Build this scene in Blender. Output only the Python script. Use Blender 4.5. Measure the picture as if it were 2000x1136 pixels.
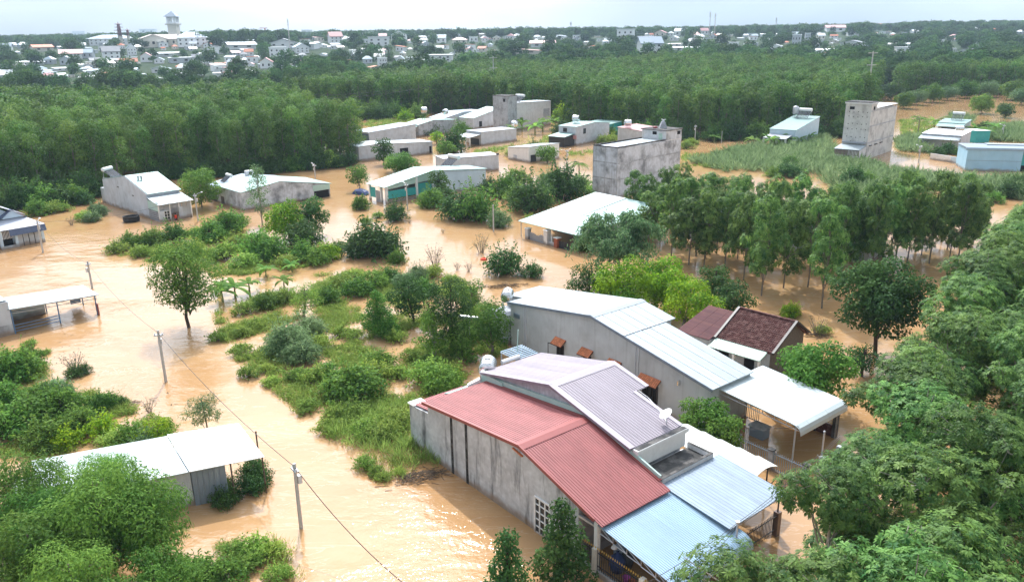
import bpy, math, random
import numpy as np
from mathutils import Vector, Matrix, Euler

for o in list(bpy.data.objects):
    bpy.data.objects.remove(o)
SC = bpy.context.scene
COL = SC.collection
R_ = math.radians

# ------------------------------------------------------------------ camera, sky, sun, exposure
CAM_H = 27.0
PITCH = math.atan((568 - 64) / 1556.0)
ROLL = 0.0125
cd = bpy.data.cameras.new('camera')
cam = bpy.data.objects.new('camera', cd)
COL.objects.link(cam)
cd.sensor_width = 36.0
cd.lens = 28.0
cd.clip_start = 0.5
cd.clip_end = 12000
cam.location = (0, 0, CAM_H)
cam.rotation_mode = 'QUATERNION'
cam.rotation_quaternion = (Matrix.Rotation(R_(90) - PITCH, 3, 'X') @ Matrix.Rotation(-ROLL, 3, 'Z')).to_quaternion()
SC.camera = cam

SUN_AZ, SUN_EL = -9.0, 49.0          # azimuth measured from +y towards +x
world = bpy.data.worlds.new('World')
SC.world = world
world.use_nodes = True
wt = world.node_tree
for n in list(wt.nodes):
    wt.nodes.remove(n)
def wn(t, **k):
    n = wt.nodes.new(t)
    for a, b in k.items():
        setattr(n, a, b)
    return n
w_out = wn('ShaderNodeOutputWorld')
w_bg = wn('ShaderNodeBackground')
w_sky = wn('ShaderNodeTexSky', sky_type='NISHITA', sun_disc=False, sun_elevation=R_(SUN_EL), sun_rotation=R_(SUN_AZ),
           altitude=50, air_density=1.0, dust_density=2.5, ozone_density=1.0)
w_tc = wn('ShaderNodeTexCoord')
w_map = wn('ShaderNodeMapping')
w_map.inputs['Scale'].default_value = (1.0, 1.0, 2.6)
w_map.inputs['Location'].default_value = (1.83, 0.94, 0.52)
w_noise = wn('ShaderNodeTexNoise')
w_noise.inputs['Scale'].default_value = 2.3
w_noise.inputs['Detail'].default_value = 7.0
w_noise.inputs['Roughness'].default_value = 0.55
w_ramp = wn('ShaderNodeValToRGB')
w_ramp.color_ramp.elements[0].position = 0.33
w_ramp.color_ramp.elements[0].color = (0.22, 0.22, 0.22, 1)
w_ramp.color_ramp.elements[1].position = 0.60
w_ramp.color_ramp.elements[1].color = (0.95, 0.95, 0.95, 1)
w_noise2 = wn('ShaderNodeTexNoise')
w_noise2.inputs['Scale'].default_value = 1.4
w_noise2.inputs['Detail'].default_value = 4.0
w_cr2 = wn('ShaderNodeValToRGB')
w_cr2.color_ramp.elements[0].position = 0.36
w_cr2.color_ramp.elements[0].color = (5.2, 5.9, 6.8, 1)
w_cr2.color_ramp.elements[1].position = 0.62
w_cr2.color_ramp.elements[1].color = (12.9, 13.6, 14.5, 1)
w_mix = wn('ShaderNodeMixRGB')
wl = wt.links.new
wl(w_tc.outputs['Generated'], w_map.inputs['Vector'])
wl(w_map.outputs[0], w_noise.inputs['Vector'])
wl(w_map.outputs[0], w_noise2.inputs['Vector'])
wl(w_noise.outputs['Fac'], w_ramp.inputs['Fac'])
wl(w_noise2.outputs['Fac'], w_cr2.inputs['Fac'])
wl(w_ramp.outputs['Color'], w_mix.inputs['Fac'])
wl(w_sky.outputs['Color'], w_mix.inputs['Color1'])
wl(w_cr2.outputs['Color'], w_mix.inputs['Color2'])
# thin cloud glows towards the sun (forward scattering)
w_dot = wn('ShaderNodeVectorMath', operation='DOT_PRODUCT')
w_dot.inputs[1].default_value = (math.sin(R_(SUN_AZ)) * math.cos(R_(SUN_EL)), math.cos(R_(SUN_AZ)) * math.cos(R_(SUN_EL)), math.sin(R_(SUN_EL)))
w_max = wn('ShaderNodeMath', operation='MAXIMUM'); w_max.inputs[1].default_value = 0.0
w_pow = wn('ShaderNodeMath', operation='POWER'); w_pow.inputs[1].default_value = 8.0
w_mad = wn('ShaderNodeMath', operation='MULTIPLY_ADD'); w_mad.inputs[1].default_value = 4.0; w_mad.inputs[2].default_value = 0.78
w_glow = wn('ShaderNodeVectorMath', operation='SCALE')
wl(w_tc.outputs['Generated'], w_dot.inputs[0]); wl(w_dot.outputs['Value'], w_max.inputs[0]); wl(w_max.outputs[0], w_pow.inputs[0]); wl(w_pow.outputs[0], w_mad.inputs[0])
wl(w_mix.outputs[0], w_glow.inputs[0]); wl(w_mad.outputs[0], w_glow.inputs['Scale'])
wl(w_glow.outputs[0], w_bg.inputs['Color'])
w_bg.inputs['Strength'].default_value = 0.15
wl(w_bg.outputs[0], w_out.inputs['Surface'])

sd = bpy.data.lights.new('sun', 'SUN')
sd.energy = 4.1
sd.angle = R_(0.8)
sd.color = (1.0, 0.965, 0.91)
sun = bpy.data.objects.new('sun', sd)
COL.objects.link(sun)
_sv = Vector((math.sin(R_(SUN_AZ)) * math.cos(R_(SUN_EL)), math.cos(R_(SUN_AZ)) * math.cos(R_(SUN_EL)), math.sin(R_(SUN_EL))))
sun.rotation_mode = 'QUATERNION'
sun.rotation_quaternion = _sv.to_track_quat('Z', 'Y')
sun.location = (0, 60, 200)

vs = SC.view_settings
vs.view_transform = 'Standard'
vs.look = 'None'
vs.exposure = 0.1
vs.gamma = 1.0
SC.cycles.max_bounces = 8
SC.cycles.diffuse_bounces = 3
SC.cycles.glossy_bounces = 3
SC.cycles.transmission_bounces = 4
SC.cycles.transparent_max_bounces = 6
SC.cycles.volume_bounces = 0
SC.cycles.caustics_reflective = False
SC.cycles.caustics_refractive = False
SC.cycles.sample_clamp_indirect = 6.0

# ------------------------------------------------------------------ survey helpers: photo pixel -> point on the ground
FPX = 1556.0
def ray(x, y):
    u = (x - 1000) / FPX
    v = (y - 568) / FPX
    c, s = math.cos(ROLL), math.sin(ROLL)
    u, v = u * c - v * s, u * s + v * c
    return np.array([u, math.cos(PITCH) - v * math.sin(PITCH), -math.sin(PITCH) - v * math.cos(PITCH)])
def at(x, y, z=0.0):
    d = ray(x, y)
    t = (z - CAM_H) / d[2]
    return np.array([d[0] * t, d[1] * t, z])
def proj(p):
    q = (p[0], p[1], p[2] - CAM_H)
    f = q[1] * math.cos(PITCH) - q[2] * math.sin(PITCH)
    dn = -q[1] * math.sin(PITCH) - q[2] * math.cos(PITCH)
    u, v = q[0] / f, dn / f
    c, s = math.cos(ROLL), math.sin(ROLL)
    return (1000 + (u * c + v * s) * FPX, 568 + (-u * s + v * c) * FPX)
def hnoise(x, y):
    return math.sin(x * 0.013 + 1.3) * math.cos(y * 0.011 - 0.4) + 0.5 * math.sin(x * 0.031 - y * 0.027 + 2.0)
def ground_z(x, y):
    z = -0.75
    if y > 330:
        z += min(1.5, (y - 330) * 0.02)
    if y > 400:
        z += min(y - 400, 700) * 0.028
    if y > 1100:
        z += (y - 1100) * 0.0022
    if y > 360:
        k = min(1.0, (y - 360) / 300.0)
        z += 1.3 * k * hnoise(x, y)
        z += 6.0 * math.exp(-((x + 330) / 190.0) ** 2 - ((y - 850) / 170.0) ** 2)
        if x > 300 and y > 600:
            z += min(4.0, (x - 300) * 0.006 * min(1.0, (y - 600) / 500))
    return z
def on_land(px, py):
    d = ray(px, py)
    d = d / d[1]
    y = 60.0
    while y < 4000:
        p = np.array([0, 0, CAM_H]) + d * y
        if p[2] <= max(0.0, ground_z(p[0], p[1])):
            return p
        y += 3.0
    return p

# ------------------------------------------------------------------ object helpers
def tag(o, label=None, cat=None, group=None, kind=None):
    if label: o['label'] = label
    if cat: o['category'] = cat
    if group: o['group'] = group
    if kind: o['kind'] = kind
    return o
def thing(name, label, cat, loc=(0, 0, 0), rz=0.0, group=None):
    o = bpy.data.objects.new(name, None)
    o.empty_display_size = 0.3
    COL.objects.link(o)
    o.location = loc
    o.rotation_euler = (0, 0, rz)
    return tag(o, label, cat, group)
def link(name, me, parent=None, loc=(0, 0, 0), rz=0.0, scale=None):
    o = bpy.data.objects.new(name, me)
    COL.objects.link(o)
    o.parent = parent
    o.location = loc
    if rz: o.rotation_euler = (0, 0, rz)
    if scale is not None: o.scale = (scale, scale, scale) if isinstance(scale, (int, float)) else scale
    return o
def ordinal(k):
    w = ['first', 'second', 'third', 'fourth', 'fifth', 'sixth', 'seventh', 'eighth', 'ninth', 'tenth', 'eleventh', 'twelfth',
         'thirteenth', 'fourteenth', 'fifteenth', 'sixteenth', 'seventeenth', 'eighteenth', 'nineteenth', 'twentieth']
    if k < 20: return w[k]
    n = k + 1
    suf = 'th' if 10 <= n % 100 <= 20 else {1: 'st', 2: 'nd', 3: 'rd'}.get(n % 10, 'th')
    return '%d%s' % (n, suf)

class MB:
    """collects faces for one mesh"""
    def __init__(self):
        self.v = []
        self.f = []
    def add(self, vs_, fs):
        b = len(self.v)
        self.v.extend([tuple(map(float, q)) for q in vs_])
        self.f.extend([tuple(b + i for i in f) for f in fs])
        return self
    def box(self, x0, x1, y0, y1, z0, z1):
        return self.add([(x0, y0, z0), (x1, y0, z0), (x1, y1, z0), (x0, y1, z0), (x0, y0, z1), (x1, y0, z1), (x1, y1, z1), (x0, y1, z1)],
                        [(0, 3, 2, 1), (4, 5, 6, 7), (0, 1, 5, 4), (1, 2, 6, 5), (2, 3, 7, 6), (3, 0, 4, 7)])
    def prism_y(self, poly, y0, y1):
        """polygon of (x,z) points, counter-clockwise seen from -y, pushed from y0 to y1"""
        n = len(poly)
        vs_ = [(x, y0, z) for x, z in poly] + [(x, y1, z) for x, z in poly]
        fs = [tuple(range(n)), tuple(range(2 * n - 1, n - 1, -1))]
        for i in range(n):
            j = (i + 1) % n
            fs.append((i, n + i, n + j, j))
        return self.add(vs_, fs)
    def prism_z(self, poly, z0, z1):
        n = len(poly)
        vs_ = [(x, y, z0) for x, y in poly] + [(x, y, z1) for x, y in poly]
        fs = [tuple(range(n - 1, -1, -1)), tuple(range(n, 2 * n))]
        for i in range(n):
            j = (i + 1) % n
            fs.append((i, j, n + j, n + i))
        return self.add(vs_, fs)
    def tube(self, a, b, r0, r1=None, n=6, cap=True):
        a = Vector(a); b = Vector(b)
        r1 = r0 if r1 is None else r1
        d = (b - a)
        if d.length < 1e-6: return self
        d.normalize()
        u = d.orthogonal().normalized()
        w = d.cross(u)
        vs_ = []
        for c, r in ((a, r0), (b, r1)):
            for i in range(n):
                t = 2 * math.pi * i / n
                vs_.append(c + u * (math.cos(t) * r) + w * (math.sin(t) * r))
        fs = [(i, (i + 1) % n, n + (i + 1) % n, n + i) for i in range(n)]
        if cap:
            fs += [tuple(range(n - 1, -1, -1)), tuple(range(n, 2 * n))]
        return self.add(vs_, fs)
    def path(self, pts, radii, n=6):
        for i in range(len(pts) - 1):
            self.tube(pts[i], pts[i + 1], radii[i], radii[i + 1], n, cap=(i == len(pts) - 2))
        return self
    def beam(self, a, b, w, h):
        """rectangular bar from a to b, w wide (horizontal), h high"""
        a = Vector(a); b = Vector(b)
        d = (b - a).normalized()
        side = Vector((-d.y, d.x, 0))
        side = side.normalized() * (w / 2) if side.length > 1e-4 else Vector((w / 2, 0, 0))
        up = d.cross(side).normalized() * (-h / 2)
        vs_ = [a - side - up, a + side - up, a + side + up, a - side + up, b - side - up, b + side - up, b + side + up, b - side + up]
        return self.add(vs_, [(0, 1, 2, 3), (7, 6, 5, 4), (0, 4, 5, 1), (1, 5, 6, 2), (2, 6, 7, 3), (3, 7, 4, 0)])
    def lathe(self, prof, n=12, c=(0, 0, 0), axis='Z'):
        vs_ = []
        for r, z in prof:
            for i in range(n):
                t = 2 * math.pi * i / n
                p = (r * math.cos(t), r * math.sin(t), z)
                if axis == 'X': p = (p[2], p[0], p[1])
                if axis == 'Y': p = (p[0], p[2], p[1])
                vs_.append((p[0] + c[0], p[1] + c[1], p[2] + c[2]))
        fs = []
        for k in range(len(prof) - 1):
            for i in range(n):
                j = (i + 1) % n
                fs.append((k * n + i, k * n + j, (k + 1) * n + j, (k + 1) * n + i))
        fs.append(tuple(range(n - 1, -1, -1)))
        fs.append(tuple(range((len(prof) - 1) * n, len(prof) * n)))
        return self.add(vs_, fs)
    def mesh(self, name, mat, smooth=False):
        me = bpy.data.meshes.new(name)
        me.from_pydata(self.v, [], self.f)
        if isinstance(mat, (list, tuple)):
            for m in mat: me.materials.append(m)
        elif mat: me.materials.append(mat)
        if smooth:
            me.polygons.foreach_set('use_smooth', np.ones(len(me.polygons), dtype=bool))
        me.update()
        return me
    def build(self, name, mat, parent=None, smooth=False, loc=(0, 0, 0), rz=0.0):
        return link(name, self.mesh(name, mat, smooth), parent, loc, rz)

def pbox(parent, name, x0, x1, y0, y1, z0, z1, mat):
    """one box-shaped part with its origin at its centre"""
    cx, cy, cz = (x0 + x1) / 2, (y0 + y1) / 2, (z0 + z1) / 2
    m = MB().box(x0 - cx, x1 - cx, y0 - cy, y1 - cy, z0 - cz, z1 - cz)
    return m.build(name, mat, parent, loc=(cx, cy, cz))

# ------------------------------------------------------------------ materials
MATS = {}
def newmat(name):
    m = bpy.data.materials.new(name)
    m.use_nodes = True
    nt = m.node_tree
    b = nt.nodes['Principled BSDF']
    return m, nt, b
def mat(name, col, rough=0.6, spec=0.3, metal=0.0, nscale=3.0, namt=0.18, streak=0.0, streak_col=(0.03, 0.03, 0.03), blotch=0.0,
        blotch_col=(0.08, 0.08, 0.08), bscale=0.7, bump=0.0, bump_scale=20.0, streak_freq=2.5, rnd=0.0, coat=0.0, tide=False, run=0.0, run_col=(0.1, 0.09, 0.08)):
    """painted / concrete / metal surface: fine noise, vertical run-off streaks and weathering blotches"""
    if name in MATS: return MATS[name]
    m, nt, b = newmat(name)
    N, L = nt.nodes, nt.links.new
    tc = N.new('ShaderNodeTexCoord')
    geo = N.new('ShaderNodeNewGeometry')
    no = N.new('ShaderNodeTexNoise'); no.inputs['Scale'].default_value = nscale; no.inputs['Detail'].default_value = 5
    L(geo.outputs['Position'], no.inputs['Vector'])
    mr = N.new('ShaderNodeMapRange'); mr.inputs['From Min'].default_value = 0.25; mr.inputs['From Max'].default_value = 0.75
    mr.inputs['To Min'].default_value = 1 - namt; mr.inputs['To Max'].default_value = 1 + namt
    L(no.outputs['Fac'], mr.inputs['Value'])
    hsv = N.new('ShaderNodeHueSaturation'); hsv.inputs['Color'].default_value = (*col, 1)
    L(mr.outputs[0], hsv.inputs['Value'])
    cur = hsv.outputs['Color']
    if rnd:
        oi = N.new('ShaderNodeObjectInfo')
        mr3 = N.new('ShaderNodeMapRange'); mr3.inputs['To Min'].default_value = 1 - rnd; mr3.inputs['To Max'].default_value = 1 + rnd
        L(oi.outputs['Random'], mr3.inputs['Value'])
        h2 = N.new('ShaderNodeHueSaturation'); L(cur, h2.inputs['Color']); L(mr3.outputs[0], h2.inputs['Value'])
        cur = h2.outputs['Color']
    if blotch:
        n2 = N.new('ShaderNodeTexNoise'); n2.inputs['Scale'].default_value = bscale; n2.inputs['Detail'].default_value = 8; n2.inputs['Roughness'].default_value = 0.62
        L(geo.outputs['Position'], n2.inputs['Vector'])
        r2 = N.new('ShaderNodeMapRange'); r2.inputs['From Min'].default_value = 0.46; r2.inputs['From Max'].default_value = 0.66
        r2.inputs['To Max'].default_value = blotch
        L(n2.outputs['Fac'], r2.inputs['Value'])
        mx = N.new('ShaderNodeMixRGB'); mx.inputs['Color2'].default_value = (*blotch_col, 1)
        L(r2.outputs[0], mx.inputs['Fac']); L(cur, mx.inputs['Color1'])
        cur = mx.outputs[0]
    if streak:
        mp = N.new('ShaderNodeMapping'); mp.inputs['Scale'].default_value = (streak_freq, streak_freq, 0.14)
        L(geo.outputs['Position'], mp.inputs['Vector'])
        n3 = N.new('ShaderNodeTexNoise'); n3.inputs['Scale'].default_value = 1.0; n3.inputs['Detail'].default_value = 6; n3.inputs['Roughness'].default_value = 0.7
        L(mp.outputs[0], n3.inputs['Vector'])
        r3 = N.new('ShaderNodeMapRange'); r3.inputs['From Min'].default_value = 0.53; r3.inputs['From Max'].default_value = 0.72
        r3.inputs['To Max'].default_value = streak
        L(n3.outputs['Fac'], r3.inputs['Value'])
        mx = N.new('ShaderNodeMixRGB'); mx.inputs['Color2'].default_value = (*streak_col, 1)
        L(r3.outputs[0], mx.inputs['Fac']); L(cur, mx.inputs['Color1'])
        cur = mx.outputs[0]
    if run:    # dirt washed down the sheets (object x runs down the slope)
        mp = N.new('ShaderNodeMapping'); mp.inputs['Scale'].default_value = (0.22, 2.6, 0.22)
        L(tc.outputs['Object'], mp.inputs['Vector'])
        oi2 = N.new('ShaderNodeObjectInfo'); L(oi2.outputs['Location'], mp.inputs['Location'])
        n6 = N.new('ShaderNodeTexNoise'); n6.inputs['Scale'].default_value = 1.0; n6.inputs['Detail'].default_value = 7; n6.inputs['Roughness'].default_value = 0.68
        L(mp.outputs[0], n6.inputs['Vector'])
        r6 = N.new('ShaderNodeMapRange'); r6.inputs['From Min'].default_value = 0.45; r6.inputs['From Max'].default_value = 0.75; r6.inputs['To Max'].default_value = run
        L(n6.outputs['Fac'], r6.inputs['Value'])
        mx = N.new('ShaderNodeMixRGB'); mx.inputs['Color2'].default_value = (*run_col, 1)
        L(r6.outputs[0], mx.inputs['Fac']); L(cur, mx.inputs['Color1'])
        cur = mx.outputs[0]
    if tide:   # silt line left by the falling water
        sz = N.new('ShaderNodeSeparateXYZ'); L(geo.outputs['Position'], sz.inputs[0])
        n5 = N.new('ShaderNodeTexNoise'); n5.inputs['Scale'].default_value = 1.1; n5.inputs['Detail'].default_value = 6
        L(geo.outputs['Position'], n5.inputs['Vector'])
        ma = N.new('ShaderNodeMath'); ma.operation = 'MULTIPLY_ADD'; ma.inputs[1].default_value = -0.9
        L(n5.outputs['Fac'], ma.inputs[0]); L(sz.outputs['Z'], ma.inputs[2])
        r5 = N.new('ShaderNodeMapRange'); r5.inputs['From Min'].default_value = -0.30; r5.inputs['From Max'].default_value = 0.12
        r5.inputs['To Min'].default_value = 0.75; r5.inputs['To Max'].default_value = 0.0
        L(ma.outputs[0], r5.inputs['Value'])
        mx = N.new('ShaderNodeMixRGB'); mx.inputs['Color2'].default_value = (0.24, 0.155, 0.09, 1)
        L(r5.outputs[0], mx.inputs['Fac']); L(cur, mx.inputs['Color1'])
        cur = mx.outputs[0]
    L(cur, b.inputs['Base Color'])
    b.inputs['Roughness'].default_value = rough
    b.inputs['Specular IOR Level'].default_value = spec
    b.inputs['Metallic'].default_value = metal
    if coat: b.inputs['Coat Weight'].default_value = coat
    if bump:
        n4 = N.new('ShaderNodeTexNoise'); n4.inputs['Scale'].default_value = bump_scale; n4.inputs['Detail'].default_value = 4
        L(geo.outputs['Position'], n4.inputs['Vector'])
        bp = N.new('ShaderNodeBump'); bp.inputs['Strength'].default_value = bump; bp.inputs['Distance'].default_value = 0.03
        L(n4.outputs['Fac'], bp.inputs['Height']); L(bp.outputs[0], b.inputs['Normal'])
    MATS[name] = m
    return m
def leafmat(name, c1, c2, trans=0.35, rough=0.62, rnd=0.18, spec=0.10, tr_gain=1.4):
    if name in MATS: return MATS[name]
    m, nt, b = newmat(name)
    N, L = nt.nodes, nt.links.new
    at_ = N.new('ShaderNodeAttribute'); at_.attribute_name = 'tint'
    mx = N.new('ShaderNodeMixRGB'); mx.inputs['Color1'].default_value = (*c1, 1); mx.inputs['Color2'].default_value = (*c2, 1)
    L(at_.outputs['Fac'], mx.inputs['Fac'])
    oi = N.new('ShaderNodeObjectInfo')
    mr = N.new('ShaderNodeMapRange'); mr.inputs['To Min'].default_value = 1 - rnd; mr.inputs['To Max'].default_value = 1 + rnd
    L(oi.outputs['Random'], mr.inputs['Value'])
    mh = N.new('ShaderNodeMapRange'); mh.inputs['To Min'].default_value = 0.515; mh.inputs['To Max'].default_value = 0.485
    mu = N.new('ShaderNodeMath'); mu.operation = 'FRACT'
    mm = N.new('ShaderNodeMath'); mm.operation = 'MULTIPLY'; mm.inputs[1].default_value = 7.31
    L(oi.outputs['Random'], mm.inputs[0]); L(mm.outputs[0], mu.inputs[0]); L(mu.outputs[0], mh.inputs['Value'])
    hs = N.new('ShaderNodeHueSaturation'); L(mx.outputs[0], hs.inputs['Color']); L(mr.outputs[0], hs.inputs['Value']); L(mh.outputs[0], hs.inputs['Hue'])
    L(hs.outputs[0], b.inputs['Base Color'])
    b.inputs['Roughness'].default_value = rough
    b.inputs['Specular IOR Level'].default_value = spec
    tr = N.new('ShaderNodeBsdfTranslucent')
    h2 = N.new('ShaderNodeHueSaturation'); h2.inputs['Value'].default_value = tr_gain; h2.inputs['Hue'].default_value = 0.485
    L(hs.outputs[0], h2.inputs['Color']); L(h2.outputs[0], tr.inputs['Color'])
    ms = N.new('ShaderNodeMixShader'); ms.inputs['Fac'].default_value = trans
    L(b.outputs[0], ms.inputs[1]); L(tr.outputs[0], ms.inputs[2])
    L(ms.outputs[0], nt.nodes['Material Output'].inputs['Surface'])
    MATS[name] = m
    return m

M_conc = mat('weathered grey render', (0.44, 0.47, 0.51), 0.85, 0.2, blotch=0.55, blotch_col=(0.15, 0.15, 0.155), streak=0.55, streak_col=(0.06, 0.06, 0.06), bump=0.3, tide=True)
M_conc_stain = mat('stained grey render', (0.52, 0.54, 0.56), 0.85, 0.2, blotch=0.5, blotch_col=(0.26, 0.27, 0.28), bscale=0.5, streak=0.97, streak_col=(0.012, 0.012, 0.012), streak_freq=1.1, bump=0.3, tide=True)
M_conc_smooth = mat('smooth grey render', (0.50, 0.54, 0.57), 0.8, 0.25, nscale=0.8, namt=0.1, blotch=0.35, blotch_col=(0.2, 0.2, 0.2), bscale=0.35, streak=0.25, streak_col=(0.1, 0.1, 0.1), bump=0.15, tide=True)
M_conc_pale = mat('pale grey render', (0.54, 0.58, 0.63), 0.85, 0.2, nscale=1.0, namt=0.1, blotch=0.3, blotch_col=(0.3, 0.3, 0.3), streak=0.3, streak_col=(0.15, 0.15, 0.15), tide=True)
M_conc_blotch = mat('blotchy unpainted render', (0.60, 0.64, 0.70), 0.9, 0.15, nscale=2, namt=0.14, blotch=0.95, blotch_col=(0.22, 0.235, 0.255), bscale=0.45, streak=0.4, streak_col=(0.1, 0.1, 0.1), tide=True)
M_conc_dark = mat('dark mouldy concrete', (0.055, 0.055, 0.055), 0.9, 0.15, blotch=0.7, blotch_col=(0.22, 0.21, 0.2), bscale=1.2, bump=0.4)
M_white = mat('white paint', (0.78, 0.79, 0.79), 0.6, 0.3, namt=0.06, streak=0.2, streak_col=(0.35, 0.35, 0.33), tide=True)
M_whitewash = mat('dirty white wash', (0.68, 0.69, 0.7), 0.75, 0.2, namt=0.08, blotch=0.35, blotch_col=(0.4, 0.4, 0.4), streak=0.35, streak_col=(0.25, 0.25, 0.24), tide=True)
M_cream = mat('cream wall paint', (0.72, 0.68, 0.6), 0.7, 0.2, namt=0.06, rnd=0.12)
M_farwhite = mat('far white wall', (0.86, 0.88, 0.9), 0.7, 0.2, namt=0.06, rnd=0.14)
M_blue = mat('light blue wall paint', (0.33, 0.56, 0.72), 0.7, 0.25, nscale=0.7, namt=0.08, blotch=0.25, blotch_col=(0.42, 0.62, 0.74), bscale=0.5, streak=0.2, streak_col=(0.25, 0.42, 0.55), tide=True)
M_paleblue = mat('pale blue wall paint', (0.55, 0.68, 0.78), 0.7, 0.25, nscale=0.9, namt=0.06, streak=0.15, streak_col=(0.4, 0.48, 0.55), tide=True)
M_navy = mat('dark blue roof paint', (0.10, 0.14, 0.24), 0.5, 0.3, namt=0.1)
M_mint = mat('mint green flashing', (0.42, 0.60, 0.55), 0.5, 0.35, namt=0.06, streak=0.15, streak_col=(0.25, 0.35, 0.32))
M_teal = mat('teal sheet', (0.04, 0.36, 0.36), 0.5, 0.35, namt=0.12)
M_roof_white = mat('white metal roofing', (0.33, 0.385, 0.415), 0.5, 0.3, nscale=0.6, namt=0.05, metal=0.15, rnd=0.05, blotch=0.25, blotch_col=(0.25, 0.27, 0.27), bscale=0.9, run=0.3, run_col=(0.2, 0.2, 0.19))
M_roof_canopy = mat('clean white roofing', (0.47, 0.54, 0.56), 0.45, 0.35, nscale=0.5, namt=0.04, rnd=0.02)
M_mould = mat('black mould', (0.035, 0.035, 0.034), 0.9, 0.1, nscale=3, namt=0.4, blotch=0.5, blotch_col=(0.2, 0.2, 0.2), bscale=2.0)
M_roof_green = mat('pale green metal roofing', (0.25, 0.39, 0.375), 0.5, 0.3, nscale=0.6, namt=0.05, metal=0.15, rnd=0.05, blotch=0.25, blotch_col=(0.2, 0.28, 0.27), bscale=0.7, run=0.3, run_col=(0.16, 0.2, 0.19))
M_roof_blue = mat('light blue metal roofing', (0.275, 0.40, 0.52), 0.48, 0.35, nscale=0.7, namt=0.06, metal=0.1, rnd=0.05, blotch=0.3, blotch_col=(0.3, 0.42, 0.5), bscale=0.8, run=0.32, run_col=(0.14, 0.19, 0.22))
M_roof_bluegrey = mat('blue grey metal roofing', (0.25, 0.315, 0.39), 0.48, 0.35, nscale=0.7, namt=0.06, metal=0.2, rnd=0.05, blotch=0.3, blotch_col=(0.2, 0.24, 0.28), bscale=0.9, run=0.35, run_col=(0.12, 0.14, 0.16))
M_roof_mauve = mat('mauve metal roofing', (0.29, 0.26, 0.30), 0.5, 0.35, nscale=0.7, namt=0.06, metal=0.1, rnd=0.05, blotch=0.3, blotch_col=(0.31, 0.28, 0.31), bscale=0.8, run=0.35, run_col=(0.13, 0.11, 0.12))
M_roof_red = mat('brick red metal roofing', (0.32, 0.105, 0.105), 0.52, 0.35, nscale=0.9, namt=0.1, rnd=0.06, streak=0.0, blotch=0.3, blotch_col=(0.33, 0.11, 0.105), bscale=0.6, run=0.4, run_col=(0.13, 0.045, 0.04))
M_red_trim = mat('red ridge flashing', (0.28, 0.07, 0.065), 0.45, 0.4, namt=0.06)
M_roof_maroon = mat('rusty maroon metal roofing', (0.075, 0.027, 0.032), 0.75, 0.15, nscale=1.2, namt=0.15, blotch=0.3, blotch_col=(0.13, 0.055, 0.05), run=0.4, run_col=(0.2, 0.09, 0.06))
M_roof_grey = mat('grey metal roofing', (0.36, 0.38, 0.42), 0.4, 0.45, nscale=0.8, namt=0.08, metal=0.15)
M_roof_dkgrey = mat('dark grey tiles far', (0.22, 0.24, 0.27), 0.6, 0.3, nscale=0.5, namt=0.1, rnd=0.2)
M_roof_orange = mat('orange tiles far', (0.5, 0.16, 0.08), 0.6, 0.3, nscale=0.5, namt=0.12, rnd=0.2)
M_roof_pink = mat('pink metal roofing', (0.55, 0.30, 0.30), 0.5, 0.35, nscale=0.6, namt=0.08, rnd=0.12)
M_roof_tan = mat('pale tan roofing', (0.5, 0.44, 0.40), 0.6, 0.3, nscale=0.5, namt=0.08)
M_roof_farwhite = mat('far white roofing', (0.80, 0.84, 0.87), 0.4, 0.4, nscale=0.4, namt=0.06, rnd=0.12)
M_roof_farblue = mat('far blue grey roofing', (0.45, 0.55, 0.62), 0.4, 0.4, nscale=0.4, namt=0.06, rnd=0.15)
M_seam = mat('flashing strip', (0.55, 0.60, 0.66), 0.4, 0.4, namt=0.05)
M_tile = mat('old clay roof tile', (0.085, 0.036, 0.034), 0.85, 0.12, nscale=2.5, namt=0.35, blotch=0.8, blotch_col=(0.22, 0.13, 0.115), bscale=3.2)
M_tile_orange = mat('orange clay tile', (0.58, 0.20, 0.09), 0.65, 0.3, nscale=6, namt=0.25, rnd=0.15)
M_dark = mat('dark painted steel', (0.035, 0.037, 0.042), 0.45, 0.4, namt=0.1)
M_steel = mat('galvanised steel', (0.50, 0.52, 0.55), 0.4, 0.5, metal=0.4, namt=0.08)
M_bluesteel = mat('blue painted steel', (0.12, 0.22, 0.38), 0.45, 0.4, namt=0.1)
M_inox = mat('polished stainless steel', (0.72, 0.73, 0.74), 0.18, 0.5, metal=0.9, namt=0.04)
M_gold = mat('gold paint', (0.62, 0.42, 0.10), 0.35, 0.5, metal=0.5, namt=0.05)
M_glass = mat('dark window glass', (0.025, 0.03, 0.035), 0.08, 0.6, namt=0.02)
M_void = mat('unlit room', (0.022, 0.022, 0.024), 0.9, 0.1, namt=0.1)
M_pole = mat('concrete pole', (0.46, 0.46, 0.45), 0.8, 0.25, nscale=4, namt=0.12, streak=0.3, streak_col=(0.2, 0.2, 0.2))
M_wire = mat('black cable', (0.03, 0.03, 0.032), 0.6, 0.3, namt=0.02)
M_wood = mat('weathered timber', (0.16, 0.14, 0.125), 0.85, 0.2, nscale=5, namt=0.25)
M_debris = mat('flood debris twigs', (0.12, 0.09, 0.065), 0.9, 0.15, nscale=6, namt=0.35)
M_rubber = mat('black rubber', (0.02, 0.02, 0.022), 0.6, 0.35, namt=0.1)
M_tarp = mat('dark blue tarpaulin', (0.025, 0.05, 0.16), 0.5, 0.35, namt=0.15)
M_orange = mat('orange red cloth', (0.75, 0.07, 0.03), 0.7, 0.2, namt=0.05)
M_skin = mat('skin', (0.34, 0.2, 0.13), 0.6, 0.3, namt=0.05)
M_hair = mat('black hair', (0.015, 0.012, 0.01), 0.6, 0.3, namt=0.05)
M_darkcloth = mat('dark trousers cloth', (0.04, 0.04, 0.055), 0.8, 0.2, namt=0.1)
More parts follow.
